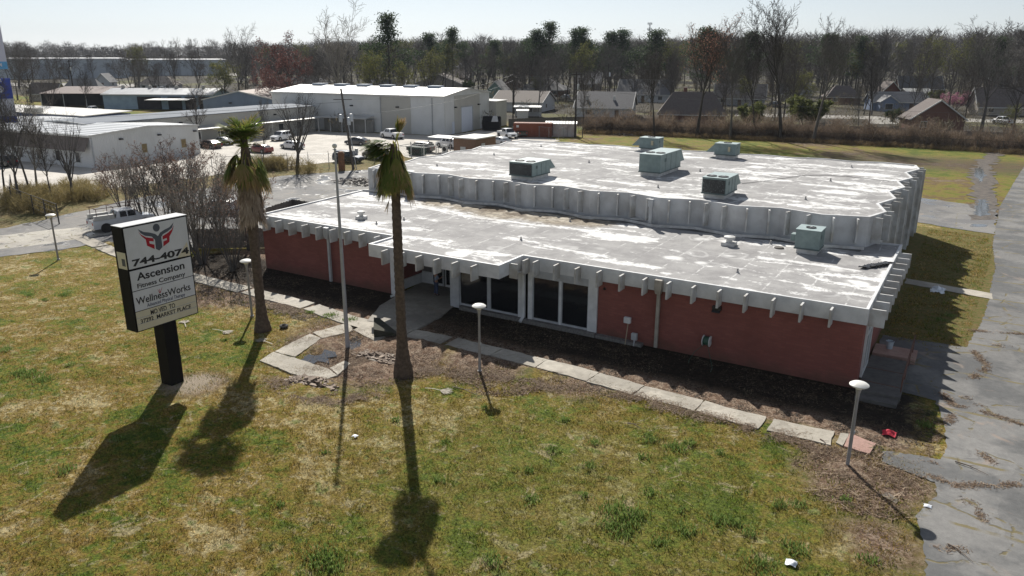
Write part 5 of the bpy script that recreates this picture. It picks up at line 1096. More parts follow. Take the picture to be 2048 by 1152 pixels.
def house(uC, vC, uL, uR, vr, label, kind='side', wall='brick', roof='dark', rz=0.0, he=2.7, chim=None, name='house', cat='house'):
    C_ = G(uC, vC, he); r = rad(rz); ex = Vector((math.cos(r), math.sin(r), 0)); ey = Vector((-math.sin(r), math.cos(r), 0))
    L_ = min(34, max(5, bis(lambda s: uL-PJ(C_-ex*s)[0], 1, 60))); Wd = min(15, max(6.5, bis(lambda s: PJ(C_+ey*s)[0]-uR, 1, 60)))
    if kind == 'front': mid = C_-ex*L_/2+ey*1
    else: mid = C_-ex*L_/2+ey*Wd/2
    hr = max(he+1.2, min(he+4.5, HT(mid, vr)))
    t = thing(name, label, cat, (C_.x, C_.y, 0), r)
    gabled(t, -L_, 0, 0, Wd, he, hr, WALLC[wall], ROOFC[roof], 'y' if kind == 'front' else 'x', .5, .12, TRIM, hip=(Wd/2*.95 if kind == 'hip' else 0))
    n = max(1, int(L_/5)); 
    for k in range(n):
        x = -L_+(k+.5)*L_/n
        if k == n//2: w_ = MB().box(x-.5,-.08,.05,x+.5,-.004,2.1).build('door', M('door_brown', (.12,.08,.06)), t)
        else: w_ = MB().box(x-.75,-.07,.8,x+.75,-.004,2.15).build('window', TRIM, t); MB().box(x-.66,-.09,.9,x+.66,-.072,2.05).build('pane', WINDG, w_)
    w_ = MB().box(.004,Wd*.3,.9,.07,Wd*.3+1.3,2.1).build('window', TRIM, t); MB().box(.072,Wd*.3+.1,1.0,.08,Wd*.3+1.2,2.0).build('pane', WINDG, w_)
    if chim: x = -L_*chim; MB().box(x-.45,Wd*.62,he,x+.45,Wd*.62+.8,hr+1.0).build('chimney', TRIM if wall != 'brick' else WALLC['brick'], t)
    return t, L_, Wd, he, hr
house(1083,205,985,1128,182,'house with tan roof and white gable end beside the white patio roof','side','white','tan',14)
t2 = house(1262,216,1150,1285,184,'long house with dark shingle roof and pale gable end behind the fence','side','white','dark',18,chim=None)[0]
for k in range(2): MB().box(-5-7*k,3.2,4.3,-4.4-7*k,3.7,5.4).build('roof_vent', TRIM, t2)
house(1338,189,1235,1366,155,'house with dark green grey roof and white gable seen between the bare trees','side','white','dark',16)
house(1452,225,1318,1492,184,'low brick house with brown hip roof behind the red budding tree','hip','brick','brown',20,chim=.62)
house(1530,195,1430,1552,168,'house with pale tan roof right of the red budding tree','side','grey','tan',14)
t6 = house(1850,203,1745,1872,184,'grey roofed house with a small blue front gable','side','blue','grey',26)[0]
gabled(t6, -13.5, -8.5, -3, 2.5, 2.7, 4.4, WALLC['blue'], ROOFC['grey'], 'y', .3, .1, TRIM, wname='porch_wall'); w_ = MB().box(-12.1,-3.08,.5,-9.9,-3.004,2.2).build('window', TRIM, t6); MB().box(-12,-3.1,.6,-10,-3.082,2.1).build('pane', WINDG, w_)
house(1930,238,1822,1972,200,'broad brown gabled roof of the nearest house at the right behind the brush','front','brick','brown',24)
house(2062,211,1958,2085,174,'long grey brown roofed house at the right edge behind the pink blossom','side','tan','brown',26)
house(2062,172,1985,2085,132,'dark roofed house high at the right edge','side','brick','dark',20)
house(1802,183,1765,1814,163,'small red brown gabled house among the trees','front','red','brown',30)
house(1886,176,1800,1902,147,'very dark roofed house behind the small blue gable','side','brick','dark',26)
house(1868,133,1832,1882,108,'distant blue grey house above the yellow lawn','front','blue','grey',30)
house(1200,167,1150,1226,145,'steep grey roofed house with pale chimney in the middle distance','side','grey','grey',22,chim=.1)
house(1125,179,1035,1150,155,'house with dark hip roof left of the steep grey roof','hip','brick','dark',18,chim=.8)
house(930,171,822,946,146,'pale tan gabled house rising behind the warehouse roof','front','tan','tan',24)
house(1012,187,968,1030,163,'green gabled house with white trim beside the warehouse corner','front','green','dark',24)
house(1041,168,1006,1056,149,'small brick house behind the green gabled house','front','brick','brown',30)
house(936,155,898,948,139,'brown brick house partly hidden by pines','side','brick','brown',26)
house(936,134,888,950,120,'distant pale grey house among tall trunks','side','grey','grey',26)
house(200,183,118,216,157,'brick house with dark grey hip roof at the left','hip','brick','grey',28)
house(219,163,190,227,147,'small white gabled house behind the left brick house','front','white','grey',30)
house(346,168,275,364,152,'white ranch house with tan roof at the left','hip','white','tan',30)
house(110,186,56,126,166,'brown roofed house hidden in the left hand trees','side','tan','brown',28)
house(645,166,560,662,151,'dark roofed house behind the tall bare tree','hip','brick','dark',26)
house(805,178,730,820,160,'low dark roof behind the tall pine','side','brick','dark',26)
house(1622,187,1560,1640,167,'grey roofed house between the two tallest bare trees','side','tan','grey',24)
house(1722,192,1655,1740,171,'brown roofed house behind the leaning bare tree','hip','brick','brown',24)
t = house(1862,185,1815,1890,178,'white metal carport roof behind the blue gabled house','side','white','tan',28,name='carport',cat='carport',he=2.4)[0]
for c_ in t.children:
    if c_.name.startswith('roof'): c_.data.materials[0] = RFW
pt = thing('patio_cover', 'flat white patio roof with dark windows in front of the tan roofed house', 'patio cover', G(1085,214,2.4)*1.0, rad(20)); pt.location.z = 0
MB().slab([(-7.5,-3,2.5),(0,-3,2.5),(0,0,2.8),(-7.5,0,2.8)], .1).build('canopy', RFW, pt); MB().box(-7.3,-.3,0,-.2,-.1,2.5).build('wall', WALLC['grey'], pt)
for k in range(6): MB().box(-7.0+1.15*k,-.34,1.1,-6.1+1.15*k,-.305,2.2).build('pane', WINDG, pt)
for k in range(3): MB().box(-7.4+3.6*k,-2.95,0,-7.3+3.6*k,-2.85,2.4).build('post', TRIM, pt)
t = thing('garden_shed', 'small white box shed beside the dark pole', 'shed', G(1045,240)*1.0, rad(30)); MB().box(-1.4,0,0,1.4,2,2.2).build('wall', TRIM, t); MB().slab([(-1.6,-.2,2.25),(1.6,-.2,2.25),(1.6,2.2,2.5),(-1.6,2.2,2.5)], .08).build('roof', RFW, t)
t = thing('field_shed', 'dark peaked roof showing just behind the hall roof', 'shed', (-14.6,60,0), rad(10)); gabled(t, -3.2, 3.2, -2.5, 2.5, 2.2, 3.5, M('grey_planks', (.15,.14,.13)), ROOFC['brown'], 'y', .4, .1)
# ------------------------------------------------------------ yard things behind the hall
t = thing('shipping_container', 'rust red shipping container beside the dark utility pole', 'container', (-73.6,95.2,0), rad(24))
RU = ribbed('rust_red_container', (.20,.055,.025), (.15,.045,.025), .28, .04, .7); MB().box(-3.8,-1.3,.1,3.8,1.3,2.75).build('body', RU, t, bevel=.03); MB().box(3.81,-1.15,.2,3.86,1.15,2.6).build('doors', RU, t); MB().box(-3.2,-1.33,1.9,-2.7,-1.305,2.35).build('notice', TRIM, t)
for k in range(4): MB().tube((3.9,-.9+.6*k,.25),(3.9,-.9+.6*k,2.55),.03,n=5).build('lock_bar', RUST, t)
t = thing('storage_shed', 'stained pinkish white shed with pale curved roof right of the rust red container', 'shed', (-69.5,99.5,0), rad(24))
MB().box(-3,-1.4,0,3,1.4,2.5).build('wall', M('stained_pink', (.42,.30,.29), (.5,.48,.47), .8), t); MB().slab([(-3.2,-1.6,2.55),(3.2,-1.6,2.55),(3.2,0,2.95),(-3.2,0,2.95)], .06).slab([(-3.2,0,2.95),(3.2,0,2.95),(3.2,1.6,2.55),(-3.2,1.6,2.55)], .06).build('roof', RFW, t)
t = thing('dumpster', 'black dumpster with slanted lids at the warehouse corner', 'dumpster', (-87.5,101.5,0), rad(24))
MB().extr(None, [(-1.9,-1.1,.2),(-1.9,1.1,.2),(-1.9,1.1,2.6),(-1.9,.2,3.0),(-1.9,-1.1,1.9)], [(1.9,-1.1,.2),(1.9,1.1,.2),(1.9,1.1,2.6),(1.9,.2,3.0),(1.9,-1.1,1.9)]).build('bin', BSIGN, t); MB().slab([(.1,-1.15,1.98),(1.6,-1.15,1.98),(1.2,.2,3.08),(.3,.2,3.08)], .05).build('lid', TRIM, t)
t = thing('brick_outbuilding', 'small tan brick block with a bright white flat roof behind the hall', 'building', (-67.4,65.5,0))
MB().box(-2.1,-3,0,2.1,3,2.85).build('wall', M('tan_brick', (.22,.13,.085), (.18,.11,.07), 4), t); MB().box(-2.3,-3.2,2.87,2.3,3.2,3.05).build('roof', M('bright_membrane', (.75,.74,.70)), t); MB().box(2.12,-1.3,.1,2.16,-.3,2.1).build('door', TRIM, t); MB().box(-.8,-3.05,.6,.2,-3.004,1.6).build('panel', TRIM, t)
t = thing('split_ac', 'white outdoor air conditioning box beside the small tan brick block', 'air conditioner', (-70.6,61.6,.5)); MB().box(-.5,-.2,0,.5,.2,1.3).build('case', TRIM, t, bevel=.03); MB().lathe([(.36,-.215),(.36,-.205)], (0,0,.65), 16, 'y').build('fan', BLACK, t); MB().box(-.55,-.25,-.5,.55,.25,-.01).build('stand', GREYP, t)
t = thing('generator_pen', 'low white railed pen round a dark generator behind the hall', 'enclosure', (-75,60,0))
for x, y in ((-2.6,-1.6),(0,-1.6),(2.6,-1.6),(2.6,1.6),(0,1.6),(-2.6,1.6)): MB().box(x-.06,y-.06,0,x+.06,y+.06,1.9).build('post', TRIM, t)
MB().box(-2.6,-1.64,1.5,2.6,-1.56,1.6).box(2.56,-1.6,1.5,2.64,1.6,1.6).box(-2.64,-1.6,1.5,-2.56,1.6,1.6).box(-2.6,1.56,1.5,2.6,1.64,1.6).build('rail', TRIM, t)
t = thing('generator', 'dark green generator box inside the railed pen', 'generator', (-75,60,0)); MB().box(-1.4,-.6,.1,1.4,.6,1.4).build('case', M('dark_green_paint', (.03,.06,.05)), t, bevel=.05); MB().box(-.9,-.62,.4,.9,-.605,1.1).build('grille', BLACK, t)
t = thing('lean_to', 'thin flat shade roof on two posts left of the small tan brick block', 'shelter', (-74,66,0)); MB().slab([(-2.4,-1.5,2.5),(2.4,-1.5,2.5),(2.4,1.5,2.6),(-2.4,1.5,2.6)], .1).build('roof', GREYP, t)
for x in (-2.2, 2.2): MB().box(x-.06,-1.4,0,x+.06,-1.28,2.45).build('post', GREYP, t)
# ------------------------------------------------------------ fences
WIREM = M('galvanised_wire', (.28,.29,.30), (.2,.2,.2), 5, rough=.5, metal=.5); DPOST = M('dark_fence_post', (.07,.065,.06), (.05,.045,.04), 5)
def chain_fence(pts, h, step, label, mat=WIREM, r=.035, mesh=True, barbed=False, diag=.45):
    p0 = Vector((pts[0][0], pts[0][1], 0)); t = thing('chain_link_fence', label, 'fence', p0); first = None; rails = MB(); wires = MB()
    for i in range(len(pts)-1):
        a, c_ = Vector((pts[i][0]-p0.x, pts[i][1]-p0.y, 0)), Vector((pts[i+1][0]-p0.x, pts[i+1][1]-p0.y, 0)); L_ = (c_-a).length; n = max(1, round(L_/step))
        for k in range(n+(i == len(pts)-2)):
            p = a.lerp(c_, k/n)
            if first is None:
                m_ = MB().tube((0,0,-.1),(0,0,h),r*1.3,n=6)
                if barbed: m_.tube((0,0,h),(.18,-.25,h+.35),r*.8,n=4)
                first = m_.build('post', mat, t); first.location = p
            else: o = first.copy(); COL.objects.link(o); o.parent = t; o.location = p
        z = Vector((0,0,h-.04)); rails.tube(a+z, c_+z, r*.75, n=5)
        for q_ in ((.05,) if mesh else (.3,.55,.8)): rails.tube(a+Vector((0,0,h*q_)), c_+Vector((0,0,h*q_)), r*.3, n=3)
        if mesh:
            d = (c_-a)/L_; m = int(L_/diag)
            for k in range(-int(h/diag), m):
                for sgn in (1,-1):
                    s0, s1 = k*diag, k*diag+h; z0, z1 = (0,h) if sgn > 0 else (h,0); q0, q1 = max(0,s0), min(L_,s1)
                    if q1 <= q0: continue
                    wires.tube(a+d*q0+Vector((0,0,z0+(z1-z0)*(q0-s0)/h)), a+d*q1+Vector((0,0,z0+(z1-z0)*(q1-s0)/h)), .006, n=3, cap=False)
    rails.build('rail', mat, t)
    if mesh: wires.build('wire_mesh', mat, t)
    return t
chain_fence([(-98,22),(-88,30.5),(-80.5,37.4),(-77,42),(-75.4,50),(-72.5,58),(-71.8,70)], 2.1, 3.6, 'chain link fence along the near edge of the warehouse lot', barbed=True)
chain_fence([(-95,7.5),(-91,5.5),(-86,3),(-79,1.6),(-72,.3)], 2.0, 4.0, 'dark sagging fence among the bare trees at the left', DPOST, .05, mesh=False)
chain_fence([(-77,96),(-66.5,92.8),(-68.5,104)], 2.2, 3.0, 'chain link fence round the yard with the rust red container')
chain_fence([(-69,106),(-54,109.5),(-38,112),(-26,114),(-9,115.5),(10,115.5)], 2.0, 3.6, 'chain link fence along the back of the field before the brush', DPOST)
def board_fence(pts, h, label, mat):
    p0 = Vector((pts[0][0], pts[0][1], 0)); t = thing('board_fence', label, 'fence', p0); mb = MB(); rr = random.Random(3); ps = MB()
    for i in range(len(pts)-1):
        a, c_ = Vector((pts[i][0]-p0.x, pts[i][1]-p0.y, 0)), Vector((pts[i+1][0]-p0.x, pts[i+1][1]-p0.y, 0)); L_ = (c_-a).length; d = (c_-a)/L_; n_ = Vector((-d.y, d.x, 0)); s = 0
        while s < L_: w_ = .145; q = a+d*s; e_ = a+d*min(L_, s+w_); hh_ = h+rr.uniform(-.04,.04); mb.prism([(q.x,q.y),(e_.x,e_.y),(e_.x+n_.x*.025,e_.y+n_.y*.025),(q.x+n_.x*.025,q.y+n_.y*.025)], 0, hh_); s += .155
        for z in (.4, h-.35): ps.prism([(a.x+n_.x*.03,a.y+n_.y*.03),(c_.x+n_.x*.03,c_.y+n_.y*.03),(c_.x+n_.x*.08,c_.y+n_.y*.08),(a.x+n_.x*.08,a.y+n_.y*.08)], z, z+.09)
    mb.build('boards', mat, t); ps.build('rail', mat, t); return t
GREYW = M('grey_weathered_boards', (.17,.15,.135), (.10,.09,.08), 6, rough=.95)
board_fence([G(531,416,1.8),G(585,399,1.8),G(622,404,1.8)], 1.8, 'weathered board enclosure beside the left corner of the low wing', GREYW)
board_fence([(-52.5,1.0),(-49.0,3.5),(-45.5,6.0)], 1.7, 'weathered board fence behind the bare shrubs by the low wing', GREYW)
board_fence([(-88,109.2),(-80,121),(-74,126),(-64,128),(-52,127)], 1.9, 'dark board fence of the back gardens behind the containers', GREYW)
board_fence([(-40,129),(-14,134),(8,134)], 1.9, 'dark board fence of the back gardens behind the brush at the right', GREYW)
# rubble
def pile(p, r, h, n, label, mat, seed, name='rubble_pile', cat='rubble'):
    rr = random.Random(seed); mb = MB()
    for k in range(n):
        a = rr.uniform(0, 6.28); q = rr.random()**.6*r; z = h*(1-q/r)*rr.uniform(.3,1); s = rr.uniform(.05,.2); x, y = q*math.cos(a)*1.6, q*math.sin(a)*.8
        ang = rr.uniform(0,3.1); dx, dy = Vector((math.cos(ang),math.sin(ang),rr.uniform(-.4,.4)))*s, Vector((-math.sin(ang),math.cos(ang),rr.uniform(-.4,.4)))*s*.7
        c_ = Vector((x,y,z)); mb.slab([c_-dx-dy, c_+dx-dy*.6, c_+dx*.8+dy, c_-dx+dy*.9], s*rr.uniform(.3,.9))
    o = mb.build(name, mat, None); o.location = p; return tag(o, label, cat)
pile(G(722,366), 3.0, .8, 420, 'heap of grey brown rubble in the side road left of the hall', M('rubble_grey', (.16,.14,.12), (.3,.28,.26), 2), 3)
pile(G(1247,270), 1.8, .6, 120, 'heap of dead branches and debris at the back of the field', M('rubble_brown', (.10,.08,.07), (.2,.17,.15), 2), 5, 'debris_pile', 'debris')
pile(G(755,712), 1.0, .22, 200, 'broken clods and debris beside the flagpole plaza', M('rubble_soil', (.10,.065,.045), (.25,.19,.14), 3), 6, 'debris_pile', 'debris')
pile(G(625,768), 1.0, .35, 200, 'turned up soil clods below the plaza', M('rubble_soil', (1,1,1)), 8, 'soil_heap', 'soil')
# ------------------------------------------------------------ vehicles
TYRE = M('tyre_rubber', (.015,.015,.015), (.02,.02,.02), rough=.85); RIM = M('wheel_rim', (.35,.36,.37), (.3,.3,.3), rough=.35, metal=.6); AGL = M('car_glass', (.015,.018,.022), (.02,.024,.028), 1, rough=.05, spec=.7)
HL = M('headlight_glass', (.7,.72,.75), rough=.1); TL_ = M('tail_light_red', (.35,.01,.01), rough=.2)
def loft(secs, name, mat, par, bevel=0):
    """secs: (x, [(y,z)...]) rings of equal count, mirrored shape already closed"""
    V = []; n = len(secs[0][1]); F = []
    for x, rg in secs: V += [(x, y, z) for y, z in rg]
    for k in range(len(secs)-1):
        for i in range(n): j = (i+1) % n; F.append((k*n+i, k*n+j, (k+1)*n+j, (k+1)*n+i))
    F += [tuple(range(n-1,-1,-1)), tuple(range((len(secs)-1)*n, len(secs)*n))]
    return MB().add(V, F).build(name, mat, par, smooth=True)
def rring(hw, z0, z1, r=.12, tuck=.0):
    return [(-hw+tuck,z0),(hw-tuck,z0),(hw,z0+(z1-z0)*.45),(hw-.01,z1-r),(hw-r*.9,z1),(-hw+r*.9,z1),(-hw+.01,z1-r),(-hw,z0+(z1-z0)*.45)]
def cring(hb, ht, z0, z1): return [(-hb,z0),(hb,z0),((hb+ht)/2,(z0+z1)/2),(ht,z1-.05),(ht-.12,z1),(-ht+.12,z1),(-ht,z1-.05),(-(hb+ht)/2,(z0+z1)/2)]
SPEC = {'sedan': dict(L=4.7, W=.91, gc=.22, hood=.82, belt=.95, roof=1.43, cab=(-1.85,-1.05,.55,1.35), wr=.33, wx=(-1.4,1.42), trunk=1.0),
        'suv':   dict(L=4.75, W=.95, gc=.28, hood=1.02, belt=1.12, roof=1.75, cab=(-2.28,-1.95,.6,1.3), wr=.37, wx=(-1.42,1.45), trunk=1.1),
        'van':   dict(L=5.5, W=1.0, gc=.3, hood=1.1, belt=1.25, roof=2.1, cab=(-2.7,-2.55,1.35,2.05), wr=.36, wx=(-1.7,1.8), trunk=1.2),
        'pickup':dict(L=5.6, W=.98, gc=.38, hood=1.15, belt=1.2, roof=1.88, cab=(-.75,-.55,1.0,1.65), wr=.4, wx=(-1.75,1.75), trunk=1.15)}
def make_car(kind, color, label, group=None, name=None, rack=False):
    s = SPEC[kind]; L_, W2 = s['L']/2, s['W']; pm = M('paint_'+color[0], color[1], tuple(c*.92 for c in color[1]), 2, rough=.28, spec=.5, coat=.6)
    t = thing(name or {'sedan':'parked_car','suv':'parked_suv','van':'parked_van','pickup':'pickup_truck'}[kind], label, {'sedan':'car','suv':'suv','van':'van','pickup':'pickup truck'}[kind], (0,0,0), 0, group)
    g, hd, bt = s['gc'], s['hood'], s['belt']; c0, c1, c2, c3 = s['cab']
    secs = [(-L_,rring(W2*.88,g+.18,s['trunk']-.1)),(-L_+.12,rring(W2*.96,g,s['trunk'])),(c1,rring(W2,g,bt)),(c2+.3,rring(W2,g,bt)),(c3,rring(W2*.99,g,hd+.02)),(L_-.5,rring(W2*.96,g,hd-.06)),(L_-.08,rring(W2*.88,g+.02,hd-.16)),(L_,rring(W2*.78,g+.12,hd-.28))]
    if kind == 'pickup': secs = [(-L_,rring(W2*.95,g+.1,bt-.03,.04)),(-L_+.08,rring(W2*.97,g,bt-.02,.04)),(-.8,rring(W2*.98,g,bt-.02,.04)),(-.7,rring(W2,g,bt)),(1.2,rring(W2,g,bt)),(c3,rring(W2*.99,g,hd)),(L_-.35,rring(W2*.97,g,hd-.06)),(L_-.05,rring(W2*.92,g+.04,hd-.12)),(L_,rring(W2*.84,g+.12,hd-.24))]
    body = loft(secs, 'body', pm, t)
    rf, hb, ht = s['roof'], W2*.95, W2*.78
    loft([(c0,cring(hb,hb*.9,bt-.04,bt-.0)),(c1,cring(hb*.98,ht,bt-.04,rf-.06)),((c1+c2)/2,cring(hb,ht,bt-.04,rf)),(c2,cring(hb*.99,ht,bt-.04,rf-.05)),(c3,cring(hb*.95,hb*.85,bt-.06,bt-.02))], 'cabin', pm, t)
    # glass shells slightly proud of the cabin
    for sg in (-1, 1):
        zz0, zz1 = bt+.04, rf-.14; y = lambda z: sg*(hb+(ht-hb)*((z-bt+.04)/(rf-bt))+.012)
        nW = 3 if kind in ('suv','van') else 2; xs0, xs1 = c1+(.15 if kind in ('sedan','suv') else .12), c2-.02
        for k in range(nW):
            a = xs0+(xs1-xs0)*k/nW+.04; e_ = xs0+(xs1-xs0)*(k+1)/nW-.04; fa = .16 if k == nW-1 else 0; ra = .2 if (k == 0 and kind == 'sedan') else 0
            MB().slab([(a-ra,y(zz0),zz0),(e_+fa,y(zz0),zz0),(e_-.05,y(zz1),zz1),(a+.03,y(zz1),zz1)][::sg], .01).build('side_window', AGL, t)
    MB().slab([(c2+.08,-ht+.06,rf-.09),(c2+.08,ht-.06,rf-.09),(c3-.02,hb-.12,bt+.05),(c3-.02,-hb+.12,bt+.05)][::-1], .02).build('windscreen', AGL, t)
    MB().slab([(c1-.05,-ht+.1,rf-.12),(c1-.05,ht-.1,rf-.12),(c0-.02 if kind == 'sedan' else c0-.03,hb-.14,bt+.06),(c0-.03,-hb+.14,bt+.06)], .02).build('rear_window', AGL, t)
    if kind == 'pickup': MB().box(-L_+.12,-W2+.12,bt-.03,-.85,W2-.12,bt+.003).build('bed_floor', BLACK, t)
    for x in s['wx']:
        for sg in (-1, 1):
            w_ = MB().lathe([(s['wr']*.62,-.11),(s['wr']*.96,-.11),(s['wr'],-.07),(s['wr'],.07),(s['wr']*.96,.11),(s['wr']*.62,.11)], (0,0,0), 16, 'y').build('wheel', TYRE, t); w_.location = (x, sg*(W2-.07), s['wr'])
            r_ = MB().lathe([(.02,sg*.116),(s['wr']*.6,sg*.114),(s['wr']*.6,sg*.10),(.02,sg*.10)], (0,0,0), 12, 'y').build('rim', RIM, w_)
            a = MB().lathe([(s['wr']*1.04,-.10),(s['wr']*1.16,-.10),(s['wr']*1.16,.015),(s['wr']*1.04,.015)], (x,sg*(W2-.01),s['wr']+.02), 16, 'y').build('wheel_arch', BLACK, t)
    for sg in (-1, 1):
        MB().box(L_-.22,sg*W2*.62-.17,hd-.32,L_-.03,sg*W2*.62+.17,hd-.17).build('headlight', HL, t); MB().box(-L_-.02,sg*W2*.72-.12,s['trunk']-.4,-L_+.1,sg*W2*.72+.12,s['trunk']-.15).build('tail_light', TL_, t)
        MB().box(c2-.02,sg*(W2+.0),bt-.02,c2+.14,sg*(W2+.17),bt+.12).build('mirror', pm, t)
    MB().box(L_-.03,-W2*.45,g+.18,L_+.015,W2*.45,hd-.34).build('grille', BLACK, t); MB().box(-L_+.3,-W2*.8,g-.08,L_-.3,W2*.8,g+.02).build('underbody', BLACK, t)
    if rack:
        m_ = MB()
        for x in (-2.4, -.9, 1.0):
            for sg in (-1, 1): m_.tube((x,sg*.85,1.2),(x,sg*.85,2.25),.03,n=5)
            m_.tube((x,-.85,2.25),(x,.85,2.25),.03,n=5)
        for sg in (-1, 1): m_.tube((-2.6,sg*.85,2.25),(1.6,sg*.85,2.25),.03,n=5)
        m_.build('ladder_rack', RUST, t); MB().box(-2.65,-.97,1.2,-.9,-.6,1.6).box(-2.65,.6,1.2,-.9,.97,1.6).build('tool_box', TRIM, t)
    return t
WHT, DRK, BLK, RED, SIL, NAV, BRN = ('white',(.72,.73,.75)), ('dark_grey',(.05,.052,.06)), ('black',(.012,.012,.016)), ('dark_red',(.16,.015,.015)), ('silver',(.38,.40,.42)), ('navy',(.015,.025,.05)), ('dark_brown',(.06,.04,.035))
gl = 'cars parked in the warehouse lot'
CARS = [('suv',WHT,(546,283),(581,278),'white suv facing left beside the covered walk',gl),('sedan',WHT,(560,295),(610,300),'white sedan in front of the white suv',gl),('sedan',RED,(502,303),(541,307),'dark red sedan left of the tall bare tree',gl),
 ('suv',NAV,(726,326),(668,322),'dark blue suv at the fence beside the leaning utility pole',gl),('sedan',DRK,(690,288),(740,291),'dark grey sedan in the middle of the lot, behind the leaning pole',gl),('suv',BRN,(730,315),(775,320),'dark brown suv half hidden by the windblown palm',gl),
 ('suv',BLK,(812,302),(871,306),'black suv right of the windblown palm',gl),('van',WHT,(741,262),(799,264),'white passenger van against the warehouse wall',gl),('pickup',WHT,(760,273),(809,280),'white pickup in front of the passenger van',gl),
 ('suv',WHT,(878,293),(916,297),'white suv under the thin shade roof beside the tan brick block',gl),('pickup',WHT,(1040,281),(990,270),'white pickup right of the tan brick block',gl),('sedan',SIL,(985,286),(1020,292),'silver sedan just behind the roof edge, next to the white pickup',gl),
 ('pickup',BLK,(1010,266),(1064,280),'black pickup next to the rust red container',gl),('sedan',WHT,(425,287),(467,291),'white sedan left of the near palm crown',gl),('suv',SIL,(398,278),(430,282),'silver blue suv at the left end of the lot',gl),('sedan',BRN,(402,294),(440,298),'dark brown sedan in front of the silver blue suv',gl),
 ('suv',BLK,(-12,331),(22,334),'black suv cut off by the left edge in front of the shop building',None),('sedan',WHT,(410,424),(476,427),'white sedan parked behind the bare thicket',None),
 ('pickup',SIL,(335,182),(310,182),'grey pickup in front of the white ranch house',None),('pickup',WHT,(176,225),(200,227),'white pickup beside the flat white roof at the left',None),('suv',NAV,(1536,213),(1558,215),'dark suv on the lawn behind the tall bare trees at the right',None),
 ('pickup',WHT,(1993,247),(2018,250),'white pickup behind the brush at the far right',None),('sedan',SIL,(1120,196),(1142,198),'silver car between the houses behind the container',None),('sedan',WHT,(60,172),(84,173),'white car on the far lot at the left edge',None),('suv',DRK,(300,146),(318,147),'dark suv before the pale blue far warehouse',None),('sedan',WHT,(282,147),(297,147),'white car before the pale blue far warehouse',None)]
protos = {}
def copy_tree(o, parent=None):
    c_ = o.copy(); COL.objects.link(c_)
    if parent: c_.parent = parent
    for ch in list(o.children): copy_tree(ch, c_)
    return c_
for kind, colr, f, r, lab, grp in CARS:
    a, c_ = G(*r), G(*f); key = (kind, colr[0])
    if key not in protos: t = make_car(kind, colr, lab, grp); protos[key] = t
    else:
        t = copy_tree(protos[key]); t['label'] = lab
        if grp: t['group'] = grp
        elif 'group' in t: del t['group']
    t.location = ((a+c_)/2); t.location.z = .01; t.rotation_euler = (0,0,math.atan2(c_.y-a.y, c_.x-a.x))
a, c_ = G(205,462), G(285,450); t = make_car('pickup', ('work_white',(.58,.60,.63)), 'white work truck with rusty ladder rack behind the pole sign', None, 'work_truck', True); t.location = (a+c_)/2; t.rotation_euler = (0,0,math.atan2(c_.y-a.y, c_.x-a.x))
# neighbourhood streets
STR = paving('pale_street', (.22,.21,.20), (.28,.27,.25), vs=.1)
sheet('street', [G(1470,226),G(2060,240),G(2060,247),G(1470,232)], .01, STR, jit=.3, step=3); sheet('street', [G(1735,239),G(1800,241),G(1796,248),G(1742,248)], .014, STR, jit=.1)
sheet('street', [G(-20,165),G(270,168),G(270,174),G(-20,172)], .01, STR, jit=.4, step=4); sheet('street', [G(280,185),G(400,181),G(400,184),G(280,189)], .014, STR, jit=.2, step=3)
sheet('street', [G(1180,215),G(1260,196),G(1268,197),G(1195,219)], .01, STR, jit=.2, step=2); sheet('street', [G(990,186),G(1060,184),G(1060,187),G(990,190)], .01, STR, jit=.2, step=3)
sheet('street', [G(280,146),G(480,147),G(480,152),G(280,150)], .01, STR, jit=.5, step=6)
# ------------------------------------------------------------ trees
def seg_mesh(name, segs, n, mat, par, tone=None):
    S = np.array([(*a, *b_, r0, r1) for a, b_, r0, r1 in segs]); p0, p1, r0, r1 = S[:,:3], S[:,3:6], S[:,6:7], S[:,7:8]
    d = p1-p0; d /= np.maximum(np.linalg.norm(d, axis=1, keepdims=True), 1e-6); h = np.where(np.abs(d[:,2:3]) > .9, np.array([[1.,0,0]]), np.array([[0,0,1.]]))
    a = np.cross(d, h); a /= np.linalg.norm(a, axis=1, keepdims=True); b_ = np.cross(d, a); V = []
    for p, r in ((p0, r0), (p1, r1)):
        for k in range(n): t = 2*np.pi*k/n; V.append(p+(a*np.cos(t)+b_*np.sin(t))*r)
    V = np.stack(V, 1); base = (np.arange(len(S))*2*n)[:,None]
    F = np.concatenate([base+np.array([[k,(k+1)%n,n+(k+1)%n,n+k]]) for k in range(n)], 0)
    tn = None if tone is None else np.repeat(np.array(tone), 2*n)
    return np_mesh(name, V.reshape(-1,3), F, mat, par, tn)
